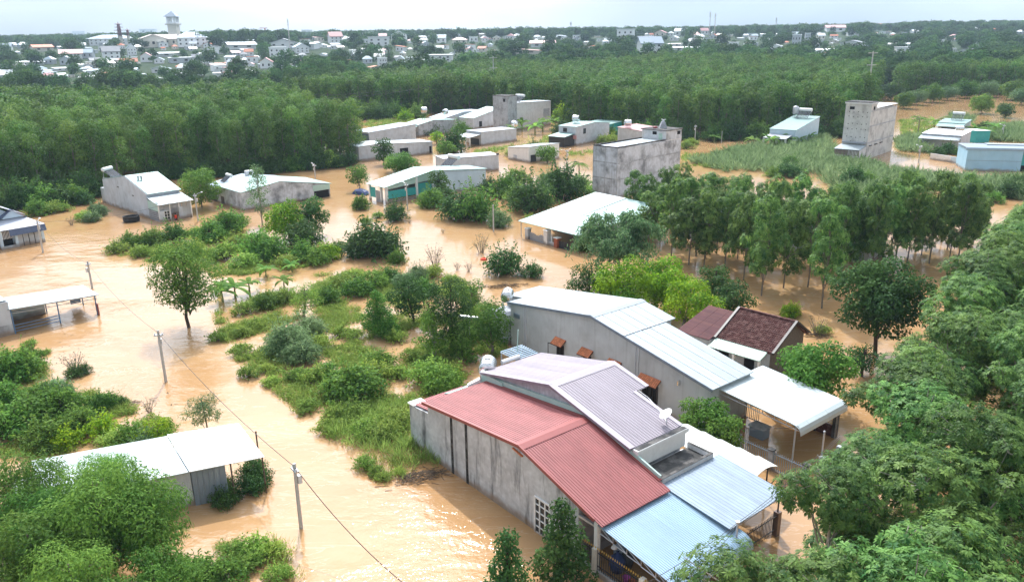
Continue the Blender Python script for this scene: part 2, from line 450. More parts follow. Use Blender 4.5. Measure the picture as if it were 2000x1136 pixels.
M_brick = mat('red brick pier', (0.36, 0.11, 0.06), 0.8, 0.2, nscale=8, namt=0.2)
M_bark = mat('grey bark', (0.19, 0.165, 0.14), 0.9, 0.15, nscale=7, namt=0.3)
M_bark_dark = mat('dark bark', (0.075, 0.06, 0.05), 0.9, 0.15, nscale=7, namt=0.3)
M_bark_pale = mat('pale bark', (0.34, 0.31, 0.27), 0.9, 0.15, nscale=7, namt=0.25)
M_pagoda = mat('pagoda red roof', (0.25, 0.09, 0.1), 0.6, 0.3, namt=0.1)
M_panel = mat('solar collector glass', (0.02, 0.03, 0.05), 0.1, 0.6, namt=0.02)

L_rubber = leafmat('rubber tree leaves', (0.032, 0.105, 0.024), (0.195, 0.335, 0.08), 0.39, rough=0.52, rnd=0.28, spec=0.2)
L_rubber_far = leafmat('plantation leaves', (0.028, 0.095, 0.020), (0.145, 0.265, 0.048), 0.34, rough=0.6, rnd=0.36, spec=0.12)
L_dark = leafmat('dark evergreen leaves', (0.021, 0.074, 0.020), (0.08, 0.175, 0.042), 0.3)
L_mid = leafmat('mid green leaves', (0.040, 0.125, 0.020), (0.165, 0.31, 0.055), 0.38, rnd=0.25)
L_bright = leafmat('yellow green young leaves', (0.055, 0.17, 0.012), (0.30, 0.46, 0.025), 0.4)
L_silver = leafmat('grey green leaves', (0.065, 0.14, 0.055), (0.21, 0.32, 0.14), 0.32)
L_drop = leafmat('drooping blue green leaves', (0.04, 0.115, 0.052), (0.16, 0.28, 0.12), 0.34)
L_weed = leafmat('weed leaves', (0.085, 0.185, 0.028), (0.30, 0.43, 0.09), 0.42, rnd=0.25)
L_grass = leafmat('grass blades', (0.10, 0.19, 0.03), (0.31, 0.40, 0.11), 0.42)
L_cane = leafmat('cane blades', (0.085, 0.165, 0.062), (0.28, 0.385, 0.185), 0.42)
L_banana = leafmat('banana leaves', (0.065, 0.18, 0.03), (0.21, 0.37, 0.07), 0.45)
L_town = leafmat('far town tree leaves', (0.022, 0.070, 0.028), (0.085, 0.165, 0.048), 0.3, rough=0.8, rnd=0.45, spec=0.04)
L_dry = leafmat('sparse pale leaves', (0.16, 0.17, 0.10), (0.30, 0.30, 0.2), 0.3)
# ------------------------------------------------------------------ ground and flood water
def make_ground():
    ys = [-150, -60] + list(range(0, 320, 40)) + list(range(320, 1200, 20)) + list(range(1200, 2400, 80)) + list(range(2400, 5601, 400))
    V, F = [], []
    nx = 61
    for y in ys:
        half = 260 + max(0, y) * 0.95
        for i in range(nx):
            x = -half + 2 * half * i / (nx - 1)
            V.append((x, y, ground_z(x, y)))
    for j in range(len(ys) - 1):
        for i in range(nx - 1):
            a = j * nx + i
            F.append((a, a + 1, a + nx + 1, a + nx))
    m, nt, b = newmat('muddy soil and scrub')
    N, L = nt.nodes, nt.links.new
    geo = N.new('ShaderNodeNewGeometry')
    no = N.new('ShaderNodeTexNoise'); no.inputs['Scale'].default_value = 0.05; no.inputs['Detail'].default_value = 9; no.inputs['Roughness'].default_value = 0.65
    L(geo.outputs['Position'], no.inputs['Vector'])
    cr = N.new('ShaderNodeValToRGB')
    e = cr.color_ramp.elements
    e[0].position = 0.35; e[0].color = (0.018, 0.042, 0.016, 1)
    e[1].position = 0.62; e[1].color = (0.040, 0.065, 0.026, 1)
    x = e.new(0.74); x.color = (0.15, 0.10, 0.06, 1)
    L(no.outputs['Fac'], cr.inputs['Fac']); L(cr.outputs[0], b.inputs['Base Color'])
    b.inputs['Roughness'].default_value = 0.95
    b.inputs['Specular IOR Level'].default_value = 0.1
    me = bpy.data.meshes.new('ground'); me.from_pydata(V, [], F); me.materials.append(m)
    me.polygons.foreach_set('use_smooth', np.ones(len(me.polygons), dtype=bool)); me.update()
    tag(link('ground', me), 'muddy ground rising gently to the tree covered town', 'ground', kind='structure')
make_ground()

def make_water():
    m, nt, b = newmat('silty flood water')
    N, L = nt.nodes, nt.links.new
    geo = N.new('ShaderNodeNewGeometry')
    # silt colour: slow drifting clouds of sediment, stretched along the current
    mp = N.new('ShaderNodeMapping'); mp.inputs['Rotation'].default_value = (0, 0, R_(50)); mp.inputs['Scale'].default_value = (0.035, 0.11, 1)
    L(geo.outputs['Position'], mp.inputs['Vector'])
    no = N.new('ShaderNodeTexNoise'); no.inputs['Scale'].default_value = 1.0; no.inputs['Detail'].default_value = 6; no.inputs['Distortion'].default_value = 1.2
    L(mp.outputs[0], no.inputs['Vector'])
    cr = N.new('ShaderNodeValToRGB')
    e = cr.color_ramp.elements
    e[0].position = 0.3; e[0].color = (0.365, 0.207, 0.092, 1)
    e[1].position = 0.7; e[1].color = (0.42, 0.262, 0.130, 1)
    L(no.outputs['Fac'], cr.inputs['Fac'])
    # thin scum lines drawn out by the current
    mpf = N.new('ShaderNodeMapping'); mpf.inputs['Rotation'].default_value = (0, 0, R_(48)); mpf.inputs['Scale'].default_value = (0.09, 0.42, 1)
    L(geo.outputs['Position'], mpf.inputs['Vector'])
    nf = N.new('ShaderNodeTexNoise'); nf.inputs['Scale'].default_value = 1.0; nf.inputs['Detail'].default_value = 7; nf.inputs['Distortion'].default_value = 2.2; nf.inputs['Roughness'].default_value = 0.6
    L(mpf.outputs[0], nf.inputs['Vector'])
    cf = N.new('ShaderNodeValToRGB')
    for q_, v_ in ((0.0, 0.0), (0.485, 0.0), (0.5, 0.32), (0.515, 0.0), (0.6, 0.0), (0.61, 0.22), (0.62, 0.0)):
        el = cf.color_ramp.elements.new(q_); el.color = (v_, v_, v_, 1)
    cf.color_ramp.elements.remove(cf.color_ramp.elements[0]); cf.color_ramp.elements[-1].color = (0, 0, 0, 1)
    L(nf.outputs['Fac'], cf.inputs['Fac'])
    mf = N.new('ShaderNodeMixRGB'); mf.inputs['Color2'].default_value = (0.56, 0.46, 0.36, 1)
    L(cf.outputs[0], mf.inputs['Fac']); L(cr.outputs[0], mf.inputs['Color1']); L(mf.outputs[0], b.inputs['Base Color'])
    # ruffled current: patches where the flow is rougher
    mp2 = N.new('ShaderNodeMapping'); mp2.inputs['Rotation'].default_value = (0, 0, R_(40)); mp2.inputs['Scale'].default_value = (0.05, 0.10, 1); mp2.inputs['Location'].default_value = (0.9, 0.2, 0)
    L(geo.outputs['Position'], mp2.inputs['Vector'])
    n2 = N.new('ShaderNodeTexNoise'); n2.inputs['Scale'].default_value = 1.0; n2.inputs['Detail'].default_value = 4
    L(mp2.outputs[0], n2.inputs['Vector'])
    # faster stream along the flooded road on the left: distance from its axis
    sx = N.new('ShaderNodeSeparateXYZ'); L(geo.outputs['Position'], sx.inputs[0])
    def math_(op, a, b_=None):
        n = N.new('ShaderNodeMath'); n.operation = op
        for i, q in enumerate((a, b_)):
            if q is None: continue
            if isinstance(q, (int, float)): n.inputs[i].default_value = q
            else: L(q, n.inputs[i])
        return n.outputs[0]
    # road axis from (-52,95) to (2,24): normal (0.796,0.605)
    dist = math_('ADD', math_('MULTIPLY', sx.outputs[0], 0.796), math_('MULTIPLY', sx.outputs[1], 0.605))
    dist = math_('ABSOLUTE', math_('SUBTRACT', dist, 15.2))
    road = N.new('ShaderNodeMapRange'); road.inputs['From Min'].default_value = 4.0; road.inputs['From Max'].default_value = 15.0
    road.inputs['To Min'].default_value = 1.0; road.inputs['To Max'].default_value = 0.0
    L(dist, road.inputs['Value'])
    near = N.new('ShaderNodeMapRange'); near.inputs['From Min'].default_value = 95.0; near.inputs['From Max'].default_value = 130.0
    near.inputs['To Min'].default_value = 1.0; near.inputs['To Max'].default_value = 0.0
    L(sx.outputs[1], near.inputs['Value'])
    stream = math_('MULTIPLY', road.outputs[0], near.outputs[0])
    pat = N.new('ShaderNodeMapRange'); pat.inputs['From Min'].default_value = 0.42; pat.inputs['From Max'].default_value = 0.62
    L(n2.outputs['Fac'], pat.inputs['Value'])
    ruff = math_('ADD', math_('MULTIPLY', stream, math_('ADD', math_('MULTIPLY', pat.outputs[0], 0.95), 0.22)), math_('MULTIPLY', pat.outputs[0], 0.12))
    # waves: swell, chop and ripples
    heights = None
    for sc, amp, rot, sy in ((0.35, 0.10, 50, 0.6), (1.3, 0.045, 20, 0.75), (4.5, 0.018, 75, 0.85)):
        mpw = N.new('ShaderNodeMapping'); mpw.inputs['Rotation'].default_value = (0, 0, R_(rot)); mpw.inputs['Scale'].default_value = (sc * sy, sc, sc)
        L(geo.outputs['Position'], mpw.inputs['Vector'])
        w = N.new('ShaderNodeTexNoise'); w.inputs['Scale'].default_value = 1.0; w.inputs['Detail'].default_value = 2; w.inputs['Distortion'].default_value = 0.6
        L(mpw.outputs[0], w.inputs['Vector'])
        h = math_('MULTIPLY', w.outputs['Fac'], amp)
        heights = h if heights is None else math_('ADD', heights, h)
    k = math_('ADD', math_('MULTIPLY', ruff, 1.4), 0.08)
    hh = math_('MULTIPLY', heights, k)
    bp = N.new('ShaderNodeBump'); bp.inputs['Strength'].default_value = 1.0; bp.inputs['Distance'].default_value = 1.0
    L(hh, bp.inputs['Height']); L(bp.outputs[0], b.inputs['Normal'])
    b.inputs['Roughness'].default_value = 0.10
    b.inputs['IOR'].default_value = 1.34
    b.inputs['Specular IOR Level'].default_value = 0.5
    V, F = [], []
    xs = [-620, -300, -150, -75, 0, 75, 150, 300, 620]
    ys = [-140, -40, 20, 60, 100, 150, 220, 300, 430]
    for y in ys:
        for x in xs: V.append((x, y, 0.0))
    n = len(xs)
    for j in range(len(ys) - 1):
        for i in range(n - 1):
            a = j * n + i; F.append((a, a + 1, a + n + 1, a + n))
    me = bpy.data.meshes.new('flood_water'); me.from_pydata(V, [], F); me.materials.append(m); me.update()
    tag(link('flood_water', me), 'orange brown muddy flood water covering the whole neighbourhood', 'flood water', kind='structure')
make_water()

# ------------------------------------------------------------------ house building blocks (local frame: x along the house, y across, z up)
SHEETS = {}
def sheet_mesh(prof, width, m, rib, ribh, th):
    key = (tuple(prof), round(width, 3), m.name, rib, ribh)
    if key in SHEETS: return SHEETS[key]
    ys, hs = [], []
    if rib:
        n = max(1, round(width / rib)); p = width / n
        for i in range(n):
            y = i * p
            ys += [y, y + 0.45 * p, y + 0.6 * p, y + 0.85 * p]; hs += [0, 0, ribh, ribh]
        ys.append(width); hs.append(0)
    else:
        ys, hs = [0, width], [0, 0]
    V, F = [], []
    k = len(ys)
    for x, z in prof:
        for y, h in zip(ys, hs): V.append((x, y, z + h))
    for j in range(len(prof) - 1):
        for i in range(k - 1):
            a = j * k + i; F.append((a, a + k, a + k + 1, a + 1))
    b = len(V)
    for x, z in prof:
        V.append((x, 0, z - th)); V.append((x, width, z - th))
    for j in range(len(prof) - 1):
        a = b + 2 * j
        F.append((a, a + 1, a + 3, a + 2))
        F.append((j * k, a, a + 2, (j + 1) * k)); F.append((j * k + k - 1, (j + 1) * k + k - 1, a + 3, a + 1))
    for j in (0, len(prof) - 1):
        ring = [j * k + i for i in range(k)] + [b + 2 * j + 1, b + 2 * j]
        F.append(tuple(ring) if j == 0 else tuple(reversed(ring)))
    # outward normals: flip everything so the top looks up
    F = [tuple(reversed(f)) if f else f for f in F]
    me = bpy.data.meshes.new('roof_sheet'); me.from_pydata(V, [], F); me.materials.append(m); me.update()
    import bmesh
    bm = bmesh.new(); bm.from_mesh(me); bmesh.ops.recalc_face_normals(bm, faces=bm.faces); bm.to_mesh(me); bm.free()
    SHEETS[key] = me
    return me
def roofing(parent, prof, y0, y1, m, rib=0.0, ribh=0.03, sheet=0.0, th=0.05, name='roof_sheet', gap=0.012):
    """one slope of metal roofing; prof is a polyline of (x,z) and the slope is laid as separate sheets across y"""
    n = max(1, round((y1 - y0) / sheet)) if sheet else 1
    w = (y1 - y0) / n
    out = []
    for i in range(n):
        me = sheet_mesh(prof, w - (gap if n > 1 else 0), m, rib, ribh, th)
        out.append(link(name if n > 1 else 'roof', me, parent, (0, y0 + i * w, 0.004 * (i % 2))))
    return out
def walls(parent, prof, y0, y1, m, zb=-0.9, name='wall', drop=0.06):
    """closed body under a roof profile"""
    top = [(x, z - drop) for x, z in prof]
    poly = [(top[0][0], zb), (top[-1][0], zb)] + top[::-1]
    return MB().prism_y(poly, y0, y1).build(name, m, parent)
def window(parent, face, u, z, w, h, pos, frame=M_white, bars=(2, 3), glass=M_glass, fw=0.07, name='window'):
    """window on a wall: face 'y-','y+','x-','x+' is the side it looks to, pos the wall plane, u,z its centre"""
    sg = -1 if face[1] == '-' else 1
    def pt(a, b_, d):   # along wall, height, outwards
        return (u + a, pos + sg * d, z + b_) if face[0] == 'y' else (pos + sg * d, u + a, z + b_)
    def bx(mb, a0, a1, b0, b1, d0, d1):
        p, q = pt(a0, b0, d0), pt(a1, b1, d1)
        mb.box(min(p[0], q[0]), max(p[0], q[0]), min(p[1], q[1]), max(p[1], q[1]), min(p[2], q[2]), max(p[2], q[2]))
    f = MB()
    bx(f, -w / 2, w / 2, h / 2 - fw, h / 2, 0.003, 0.08); bx(f, -w / 2, w / 2, -h / 2, -h / 2 + fw, 0.003, 0.08)
    bx(f, -w / 2, -w / 2 + fw, -h / 2 + fw, h / 2 - fw, 0.003, 0.08); bx(f, w / 2 - fw, w / 2, -h / 2 + fw, h / 2 - fw, 0.003, 0.08)
    nx, nz = bars
    for i in range(1, nx):
        a = -w / 2 + w * i / nx; bx(f, a - fw * 0.4, a + fw * 0.4, -h / 2 + fw, h / 2 - fw, 0.022, 0.07)
    for i in range(1, nz):
        b_ = -h / 2 + h * i / nz; bx(f, -w / 2 + fw, w / 2 - fw, b_ - fw * 0.3, b_ + fw * 0.3, 0.022, 0.065)
    o = f.build(name, frame, parent)
    g = MB(); bx(g, -w / 2 + fw, w / 2 - fw, -h / 2 + fw, h / 2 - fw, 0.004, 0.02)
    g.build('pane', glass, o)
    return o
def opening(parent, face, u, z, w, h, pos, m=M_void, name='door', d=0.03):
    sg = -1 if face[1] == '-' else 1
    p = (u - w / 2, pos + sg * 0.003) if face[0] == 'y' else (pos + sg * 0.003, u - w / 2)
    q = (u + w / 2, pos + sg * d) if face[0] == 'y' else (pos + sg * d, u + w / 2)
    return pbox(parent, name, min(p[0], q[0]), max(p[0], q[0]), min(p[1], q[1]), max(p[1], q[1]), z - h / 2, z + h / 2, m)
def post(parent, x, y, z1, r=0.06, m=M_steel, name='post', z0=-1.2):
    return MB().tube((0, 0, z0), (0, 0, z1), r, n=6).build(name, m, parent, loc=(x, y, 0))
def barge(parent, prof, y, m, w=0.06, h=0.16, name='bargeboard'):
    b = MB()
    for i in range(len(prof) - 1):
        (x0, z0), (x1, z1) = prof[i], prof[i + 1]
        b.beam((x0, y, z0), (x1, y, z1), w, h)
    return b.build(name, m, parent)
def frame_thing(name, label, O, ang, cat='house', group=None):
    return thing(name, label, cat, (O[0], O[1], 0), R_(ang), group)

def water_tank(label, loc, rz, zt, r=0.55, ln=1.5, legs=1.0, name='water_tank'):
    """horizontal stainless tank on a steel stand; zt = height of the stand's foot"""
    t = thing(name, label, 'water tank', (loc[0], loc[1], zt), rz)
    zc = legs + r * 0.9
    prof = [(0.05, -ln / 2 - 0.10), (r * 0.6, -ln / 2 - 0.07), (r * 0.93, -ln / 2), (r, -ln / 2 + 0.05)]
    for i in range(5):
        x = -ln / 2 + 0.1 + i * (ln - 0.2) / 4
        prof += [(r, x - 0.03), (r * 1.025, x), (r, x + 0.03)]
    prof += [(r, ln / 2 - 0.05), (r * 0.93, ln / 2), (r * 0.6, ln / 2 + 0.07), (0.05, ln / 2 + 0.10)]
    MB().lathe(prof, 20, (0, 0, zc), 'X').build('drum', M_inox, t, True)
    MB().lathe([(0.2, 0), (0.2, 0.07), (0.16, 0.1), (0.03, 0.12)], 12, (0, 0, zc + r - 0.01)).build('lid', M_inox, t, True)
    s = MB()
    for x in (-ln * 0.36, ln * 0.36):
        for y in (-r * 0.75, r * 0.75):
            s.tube((x * 1.1, y * 1.15, 0), (x, y, zc - r * 0.55), 0.035)
        s.tube((x, -r * 0.8, zc - r * 0.75), (x, r * 0.8, zc - r * 0.75), 0.03)
        s.tube((x * 1.08, -r * 0.84, legs * 0.2), (x, r * 0.75, legs * 0.85), 0.02)
    for y in (-r * 0.8, r * 0.8):
        s.tube((-ln * 0.39, y, legs * 0.2), (ln * 0.36, y, legs * 0.85), 0.02); s.tube((ln * 0.39, y, legs * 0.2), (-ln * 0.36, y, legs * 0.85), 0.02)
    s.build('stand', M_steel, t)
    return t
def solar_heater(label, loc, rz, z, s=1.0):
    """roof solar water heater: drum above a sloping tube collector on a frame"""
    t = thing('solar_water_heater', label, 'water heater', (loc[0], loc[1], z), rz)
    MB().lathe([(0.03, -1.0 * s), (0.24 * s, -0.97 * s), (0.26 * s, -0.9 * s), (0.26 * s, 0.9 * s), (0.24 * s, 0.97 * s), (0.03, 1.0 * s)], 14, (0, 0, 1.15 * s), 'Y').build('drum', M_white, t, True)
    c = MB()
    for i in range(9):
        y = -0.8 * s + i * 0.2 * s
        c.tube((0.05, y, 1.05 * s), (1.35 * s, y, 0.12 * s), 0.05 * s, n=5)
    c.build('tube_collector', M_panel, t)
    f = MB()
    for y in (-0.85 * s, 0.85 * s):
        f.tube((-0.1, y, 0), (-0.05, y, 1.0 * s), 0.03); f.tube((-0.1, y, 0.05), (1.45 * s, y, 0.05), 0.03); f.tube((-0.05, y, 0.95 * s), (1.45 * s, y, 0.03), 0.03)
    f.build('stand', M_steel, t)
    return t
# ------------------------------------------------------------------ the near row of houses (one survey frame: x towards the lane, y to the right)
O1 = (-4.13, 45.58); A1 = -51.2
def w1(s, w, z=0.0):
    c, d = math.cos(R_(A1)), math.sin(R_(A1))
    return (O1[0] + c * s - d * w, O1[1] + d * s + c * w, z)
def picket_fence(parent, x0, x1, y, z0, z1, step, m, tip=None, rails=(0.2, 0.85), r=0.018, axis='x'):
    n = int((x1 - x0) / step)
    pk = MB().tube((0, 0, z0), (0, 0, z1), r, n=4).mesh('picket', m)
    tp = MB().lathe([(0.012, 0), (0.04, 0.04), (0.03, 0.09), (0.004, 0.17)], 6).mesh('picket_tip', tip) if tip else None
    for i in range(n + 1):
        p = (x0 + i * step, y, 0) if axis == 'x' else (y, x0 + i * step, 0)
        o = link('picket', pk, parent, p)
        if tip: link('picket_tip', tp, o, (0, 0, z1))
    for t in rails:
        z = z0 + (z1 - z0) * t
        a, b = ((x0 - 0.05, y, z), (x1 + 0.05, y, z)) if axis == 'x' else ((y, x0 - 0.05, z), (y, x1 + 0.05, z))
        MB().beam(a, b, 0.04, 0.04).build('rail', m, parent)

# red-roofed house
h = frame_thing('red_roofed_house', 'grey walled house under a long brick red metal roof, nearest the camera', O1, A1)
RP = [(-2.6, 3.93), (7.25, 4.96), (13.85, 3.14)]
walls(h, [(-2.4, 3.95), (7.25, 4.96), (11.95, 3.66)], 0.0, 4.95, M_conc_stain)
walls(h, [(-4.75, 3.05), (-2.42, 3.28)], 0.02, 4.9, M_conc_stain, name='annex_wall')
roofing(h, [(-2.75, 3.94), (7.25, 4.98)], -0.18, 5.02, M_roof_red, rib=0.17, ribh=0.028, sheet=1.04)
roofing(h, [(7.25, 4.98), (13.85, 3.16)], -0.18, 5.12, M_roof_red, rib=0.17, ribh=0.035, sheet=1.06)
barge(h, [(-2.75, 3.93), (7.25, 4.96), (13.3, 3.28)], -0.20, M_red_trim, 0.10, 0.20)
MB().add([(6.85, -0.2, 4.985), (7.25, -0.2, 5.06), (7.65, -0.2, 4.925), (6.85, 5.05, 4.985), (7.25, 5.05, 5.06), (7.65, 5.05, 4.925)], [(0, 1, 4, 3), (1, 2, 5, 4), (0, 3, 5, 2)]).build('ridge_cap', M_red_trim, h)
barge(h, [(7.3, 4.98), (13.1, 3.42)], 5.12, M_red_trim, 0.22, 0.06, name='flashing')
barge(h, [(-2.7, 3.97), (7.2, 5.02)], 5.0, M_red_trim, 0.3, 0.04, name='flashing')
roofing(h, [(-4.6, 3.12), (-2.6, 3.36)], 0.15, 4.3, M_roof_red, rib=0.2)
pbox(h, 'white_flashing', -4.85, -4.1, -0.05, 1.0, 3.08, 3.17, M_white)
MB().add([(-4.3, 2.6, 3.22), (-2.7, 3.0, 3.52), (-2.7, 4.3, 3.55), (-4.3, 4.5, 3.2), (-4.3, 2.6, 3.14), (-2.7, 3.0, 3.44), (-2.7, 4.3, 3.47), (-4.3, 4.5, 3.12)],
         [(0, 1, 2, 3), (7, 6, 5, 4), (0, 4, 5, 1), (1, 5, 6, 2), (2, 6, 7, 3), (3, 7, 4, 0)]).build('patch_sheet', M_roof_green, h)
MB().add([(-3.6, 4.1, 3.75), (-3.0, 3.7, 3.95), (-2.8, 4.6, 4.2), (-3.4, 5.0, 4.05), (-3.6, 4.1, 3.55), (-3.0, 3.7, 3.75), (-2.8, 4.6, 4.0), (-3.4, 5.0, 3.85)],
         [(0, 1, 2, 3), (7, 6, 5, 4), (0, 4, 5, 1), (1, 5, 6, 2), (2, 6, 7, 3), (3, 7, 4, 0)]).build('gutter_corner', M_white, h)
w_ = window(h, 'y-', 9.1, 1.15, 1.35, 2.35, 0.0, M_white, (3, 5), fw=0.10)
for xx in (1.9, 0.3):
    pbox(h, 'pilaster', xx - 0.11, xx + 0.11, -0.035, 0.003, -0.9, 4.1 + 0.1 * xx, M_mould)
for i in range(9):
    pbox(h, 'eave_tile', 6.55 + i * 0.1, 6.62 + i * 0.1, -0.12, -0.003, 4.47 - i * 0.02, 4.55 - i * 0.02, M_tile_orange)
# porch under the front slope
MB().box(-0.12, 0.12, -0.12, 0.12, -1.0, 3.12).build('porch_column', M_white, h, loc=(13.3, 0.05, 0))
MB().box(-0.12, 0.12, -0.12, 0.12, -1.0, 3.12).build('porch_column', M_white, h, loc=(13.3, 4.8, 0))
pbox(h, 'porch_beam', 12.0, 13.2, -0.05, 0.10, 2.75, 2.87, M_steel)
for i in range(5):
    pbox(h, 'porch_wall_panel', 12.02, 12.10, 0.15, 4.8, -0.9 + i * 0.72, -0.9 + i * 0.72 + 0.69, mat('porch panel', (0.36, 0.32, 0.32), 0.6, 0.3))
fb = frame_thing('spear_fence', 'black iron fence with gold spear tips beside the blue canopy', (w1(0, 0)[0], w1(0, 0)[1]), A1, 'fence')
pbox(fb, 'fence_wall', 12.2, 18.6, -0.16, 0.02, -0.9, 0.35, M_conc_smooth)
picket_fence(fb, 12.25, 18.5, -0.08, 0.35, 1.55, 0.155, M_dark, M_gold)
for xx, hh in ((13.35, 1.7), (16.6, 1.75)):
    pbox(fb, 'fence_pier', xx - 0.13, xx + 0.13, -0.24, 0.06, -0.9, hh - 0.1, M_cream)

# light blue porch canopy in front of the red house
c = frame_thing('blue_canopy', 'light blue corrugated porch canopy in front of the red roofed house', O1, A1, 'canopy')
cp = [(13.3, 3.02), (17.9, 2.40), (18.25, 2.32), (18.52, 2.18), (18.66, 1.98), (18.70, 1.74)]
roofing(c, cp, -0.05, 5.95, M_roof_blue, rib=0.15, ribh=0.028, sheet=1.0)
t = MB()
for y in (0.02, 5.6):
    pts = [(13.5 + i * 0.95, 2.98 - i * 0.128) for i in range(6)]
    for i in range(5):
        (xa, za), (xb, zb) = pts[i], pts[i + 1]
        t.tube((xa, y, za - 0.06), (xb, y, zb - 0.06), 0.03); t.tube((xa, y, za - 0.45), (xb, y, zb - 0.40), 0.03)
        t.tube((xa, y, za - 0.06), (xb, y, zb - 0.40), 0.022); t.tube((xb, y, zb - 0.06), (xb, y, zb - 0.40), 0.022)
t.build('truss', M_steel, c)
for x, y in ((18.2, 0.1), (18.2, 5.6)):
    post(c, x, y, 2.2, 0.06, M_steel)

# blue-grey canopy in front of the mauve house
c = frame_thing('blue_grey_canopy', 'blue grey ribbed canopy below the dark concrete gutter', O1, A1, 'canopy')
roofing(c, [(13.1, 3.14), (17.75, 2.72)], 5.16, 10.35, M_roof_bluegrey, rib=0.26, ribh=0.022, sheet=1.04)
for x, y in ((17.4, 10.1), (17.4, 6.2)):
    pbox(c, 'pier', x - 0.16, x + 0.16, y - 0.16, y + 0.16, -0.9, 1.5, mat('brown tiled pier', (0.13, 0.085, 0.07), 0.4, 0.4))
    post(c, x, y, 2.7, 0.045, M_dark, z0=1.4)
picket_fence(c, 6.4, 9.9, 17.45, 0.2, 1.5, 0.14, M_dark, axis='y')

# mauve-roofed house
h = frame_thing('mauve_roofed_house', 'house with a pale mauve ribbed roof between the red and grey houses', O1, A1)
MP = [(-3.2, 4.42), (4.0, 6.0), (11.0, 4.45)]
walls(h, [(-3.0, 4.45), (4.0, 5.98), (11.0, 4.44)], 5.28, 9.35, M_conc)
roofing(h, [(-3.25, 4.44), (4.0, 6.03)], 5.12, 10.62, M_roof_mauve, rib=0.22, ribh=0.02, sheet=1.1)
roofing(h, [(4.0, 6.03), (7.12, 5.33)], 9.42, 10.62, M_roof_mauve, rib=0.2, ribh=0.03)
roofing(h, [(4.0, 6.03), (10.95, 4.47)], 5.12, 9.42, M_roof_mauve, rib=0.2, ribh=0.03, sheet=1.075)
MV_trim = mat('mauve flashing', (0.36, 0.33, 0.38), 0.4, 0.45, namt=0.05)
MB().add([(3.6, 5.1, 5.99), (4.0, 5.1, 6.10), (4.4, 5.1, 5.98), (3.6, 10.65, 5.99), (4.0, 10.65, 6.10), (4.4, 10.65, 5.98)], [(0, 1, 4, 3), (1, 2, 5, 4), (0, 3, 5, 2)]).build('ridge_cap', MV_trim, h)
barge(h, [(-3.25, 4.47), (4.0, 6.06), (10.95, 4.5)], 5.12, MV_trim, 0.4, 0.045)
barge(h, [(4.0, 6.06), (7.12, 5.36)], 10.6, MV_trim, 0.34, 0.045)
barge(h, [(7.12, 5.36), (10.95, 4.5)], 9.4, MV_trim, 0.3, 0.045)
barge(h, [(-3.25, 4.36), (4.0, 5.93), (10.95, 4.38)], 4.98, mat('mauve fascia', (0.24, 0.23, 0.27), 0.5, 0.3), 0.05, 0.14, name='fascia')
barge(h, [(-2.4, 4.2), (7.2, 5.18), (13.0, 3.5)], 5.2, M_mint, 0.10, 0.34, name='mint_flashing')
pbox(h, 'mint_corner_sheet', -3.2, -0.9, 5.05, 5.14, 3.7, 4.45, M_mint)
pbox(h, 'front_gutter', 10.95, 11.35, 5.15, 9.62, 4.16, 4.42, M_white)
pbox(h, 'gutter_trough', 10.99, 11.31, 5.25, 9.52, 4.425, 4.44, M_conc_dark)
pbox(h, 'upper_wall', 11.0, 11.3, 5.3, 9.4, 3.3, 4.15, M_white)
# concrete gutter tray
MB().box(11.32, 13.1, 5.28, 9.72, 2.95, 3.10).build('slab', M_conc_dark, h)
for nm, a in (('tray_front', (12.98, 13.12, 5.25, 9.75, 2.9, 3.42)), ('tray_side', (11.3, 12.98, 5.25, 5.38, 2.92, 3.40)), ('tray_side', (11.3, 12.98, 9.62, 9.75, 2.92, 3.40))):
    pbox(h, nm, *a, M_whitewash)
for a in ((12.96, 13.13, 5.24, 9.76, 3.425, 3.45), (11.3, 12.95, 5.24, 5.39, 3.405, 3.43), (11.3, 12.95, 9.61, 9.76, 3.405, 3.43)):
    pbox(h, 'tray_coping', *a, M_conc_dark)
walls(h, [(11.0, 2.94), (12.9, 2.94)], 5.4, 9.6, M_whitewash, name='porch_back_wall')
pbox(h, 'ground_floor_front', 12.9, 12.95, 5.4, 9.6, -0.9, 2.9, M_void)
window(h, 'y+', 8.2, 4.0, 0.8, 0.5, 9.35, M_dark, (1, 1))

water_tank('big shiny steel water tank on a stand behind the mauve house', w1(-4.0, 6.2), R_(A1 - 42), 2.75, 0.62, 1.45, 1.0)
_p = MB().tube((0, 0, -0.9), (0, 0, 2.75), 0.08).build('tank_pillar', M_conc, None)
bpy.data.objects.remove(_p)
tp_ = frame_thing('tank_platform', 'small mouldy concrete platform carrying the big steel tank', O1, A1, 'platform')
pbox(tp_, 'slab', -5.0, -3.1, 5.2, 7.2, 2.6, 2.74, M_conc_dark)
pbox(tp_, 'support_wall', -4.9, -3.25, 5.25, 7.1, -0.9, 2.59, M_conc)
# blue slatted skylight frame behind the mauve ridge
f = frame_thing('lattice_rack', 'blue steel lattice frame behind the mauve roof', O1, A1, 'rack')
for i in range(8):
    MB().beam((-3.4 - i * 0.25, 8.3, 4.45 + i * 0.01), (-3.4 - i * 0.25, 10.4, 4.45 + i * 0.01), 0.08, 0.05).build('slat', M_roof_blue, f)
for y in (8.4, 9.35, 10.3):
    MB().beam((-3.2, y, 4.38), (-5.3, y, 4.4), 0.06, 0.06).build('rail', M_seam, f)
for x, y in ((-5.2, 8.4), (-5.2, 10.3), (-3.4, 10.3)):
    MB().tube((x, y, -1), (x, y, 4.36), 0.05).build('leg', M_steel, f)
MB().tube((0, 0, 0), (0.1, -0.1, 2.2), 0.035).build('green_pole', M_mint, None, loc=w1(-4.6, 9.4, 4.0))
tag(bpy.data.objects['green_pole'], 'thin green steel pole rising behind the mauve roof', 'pole')
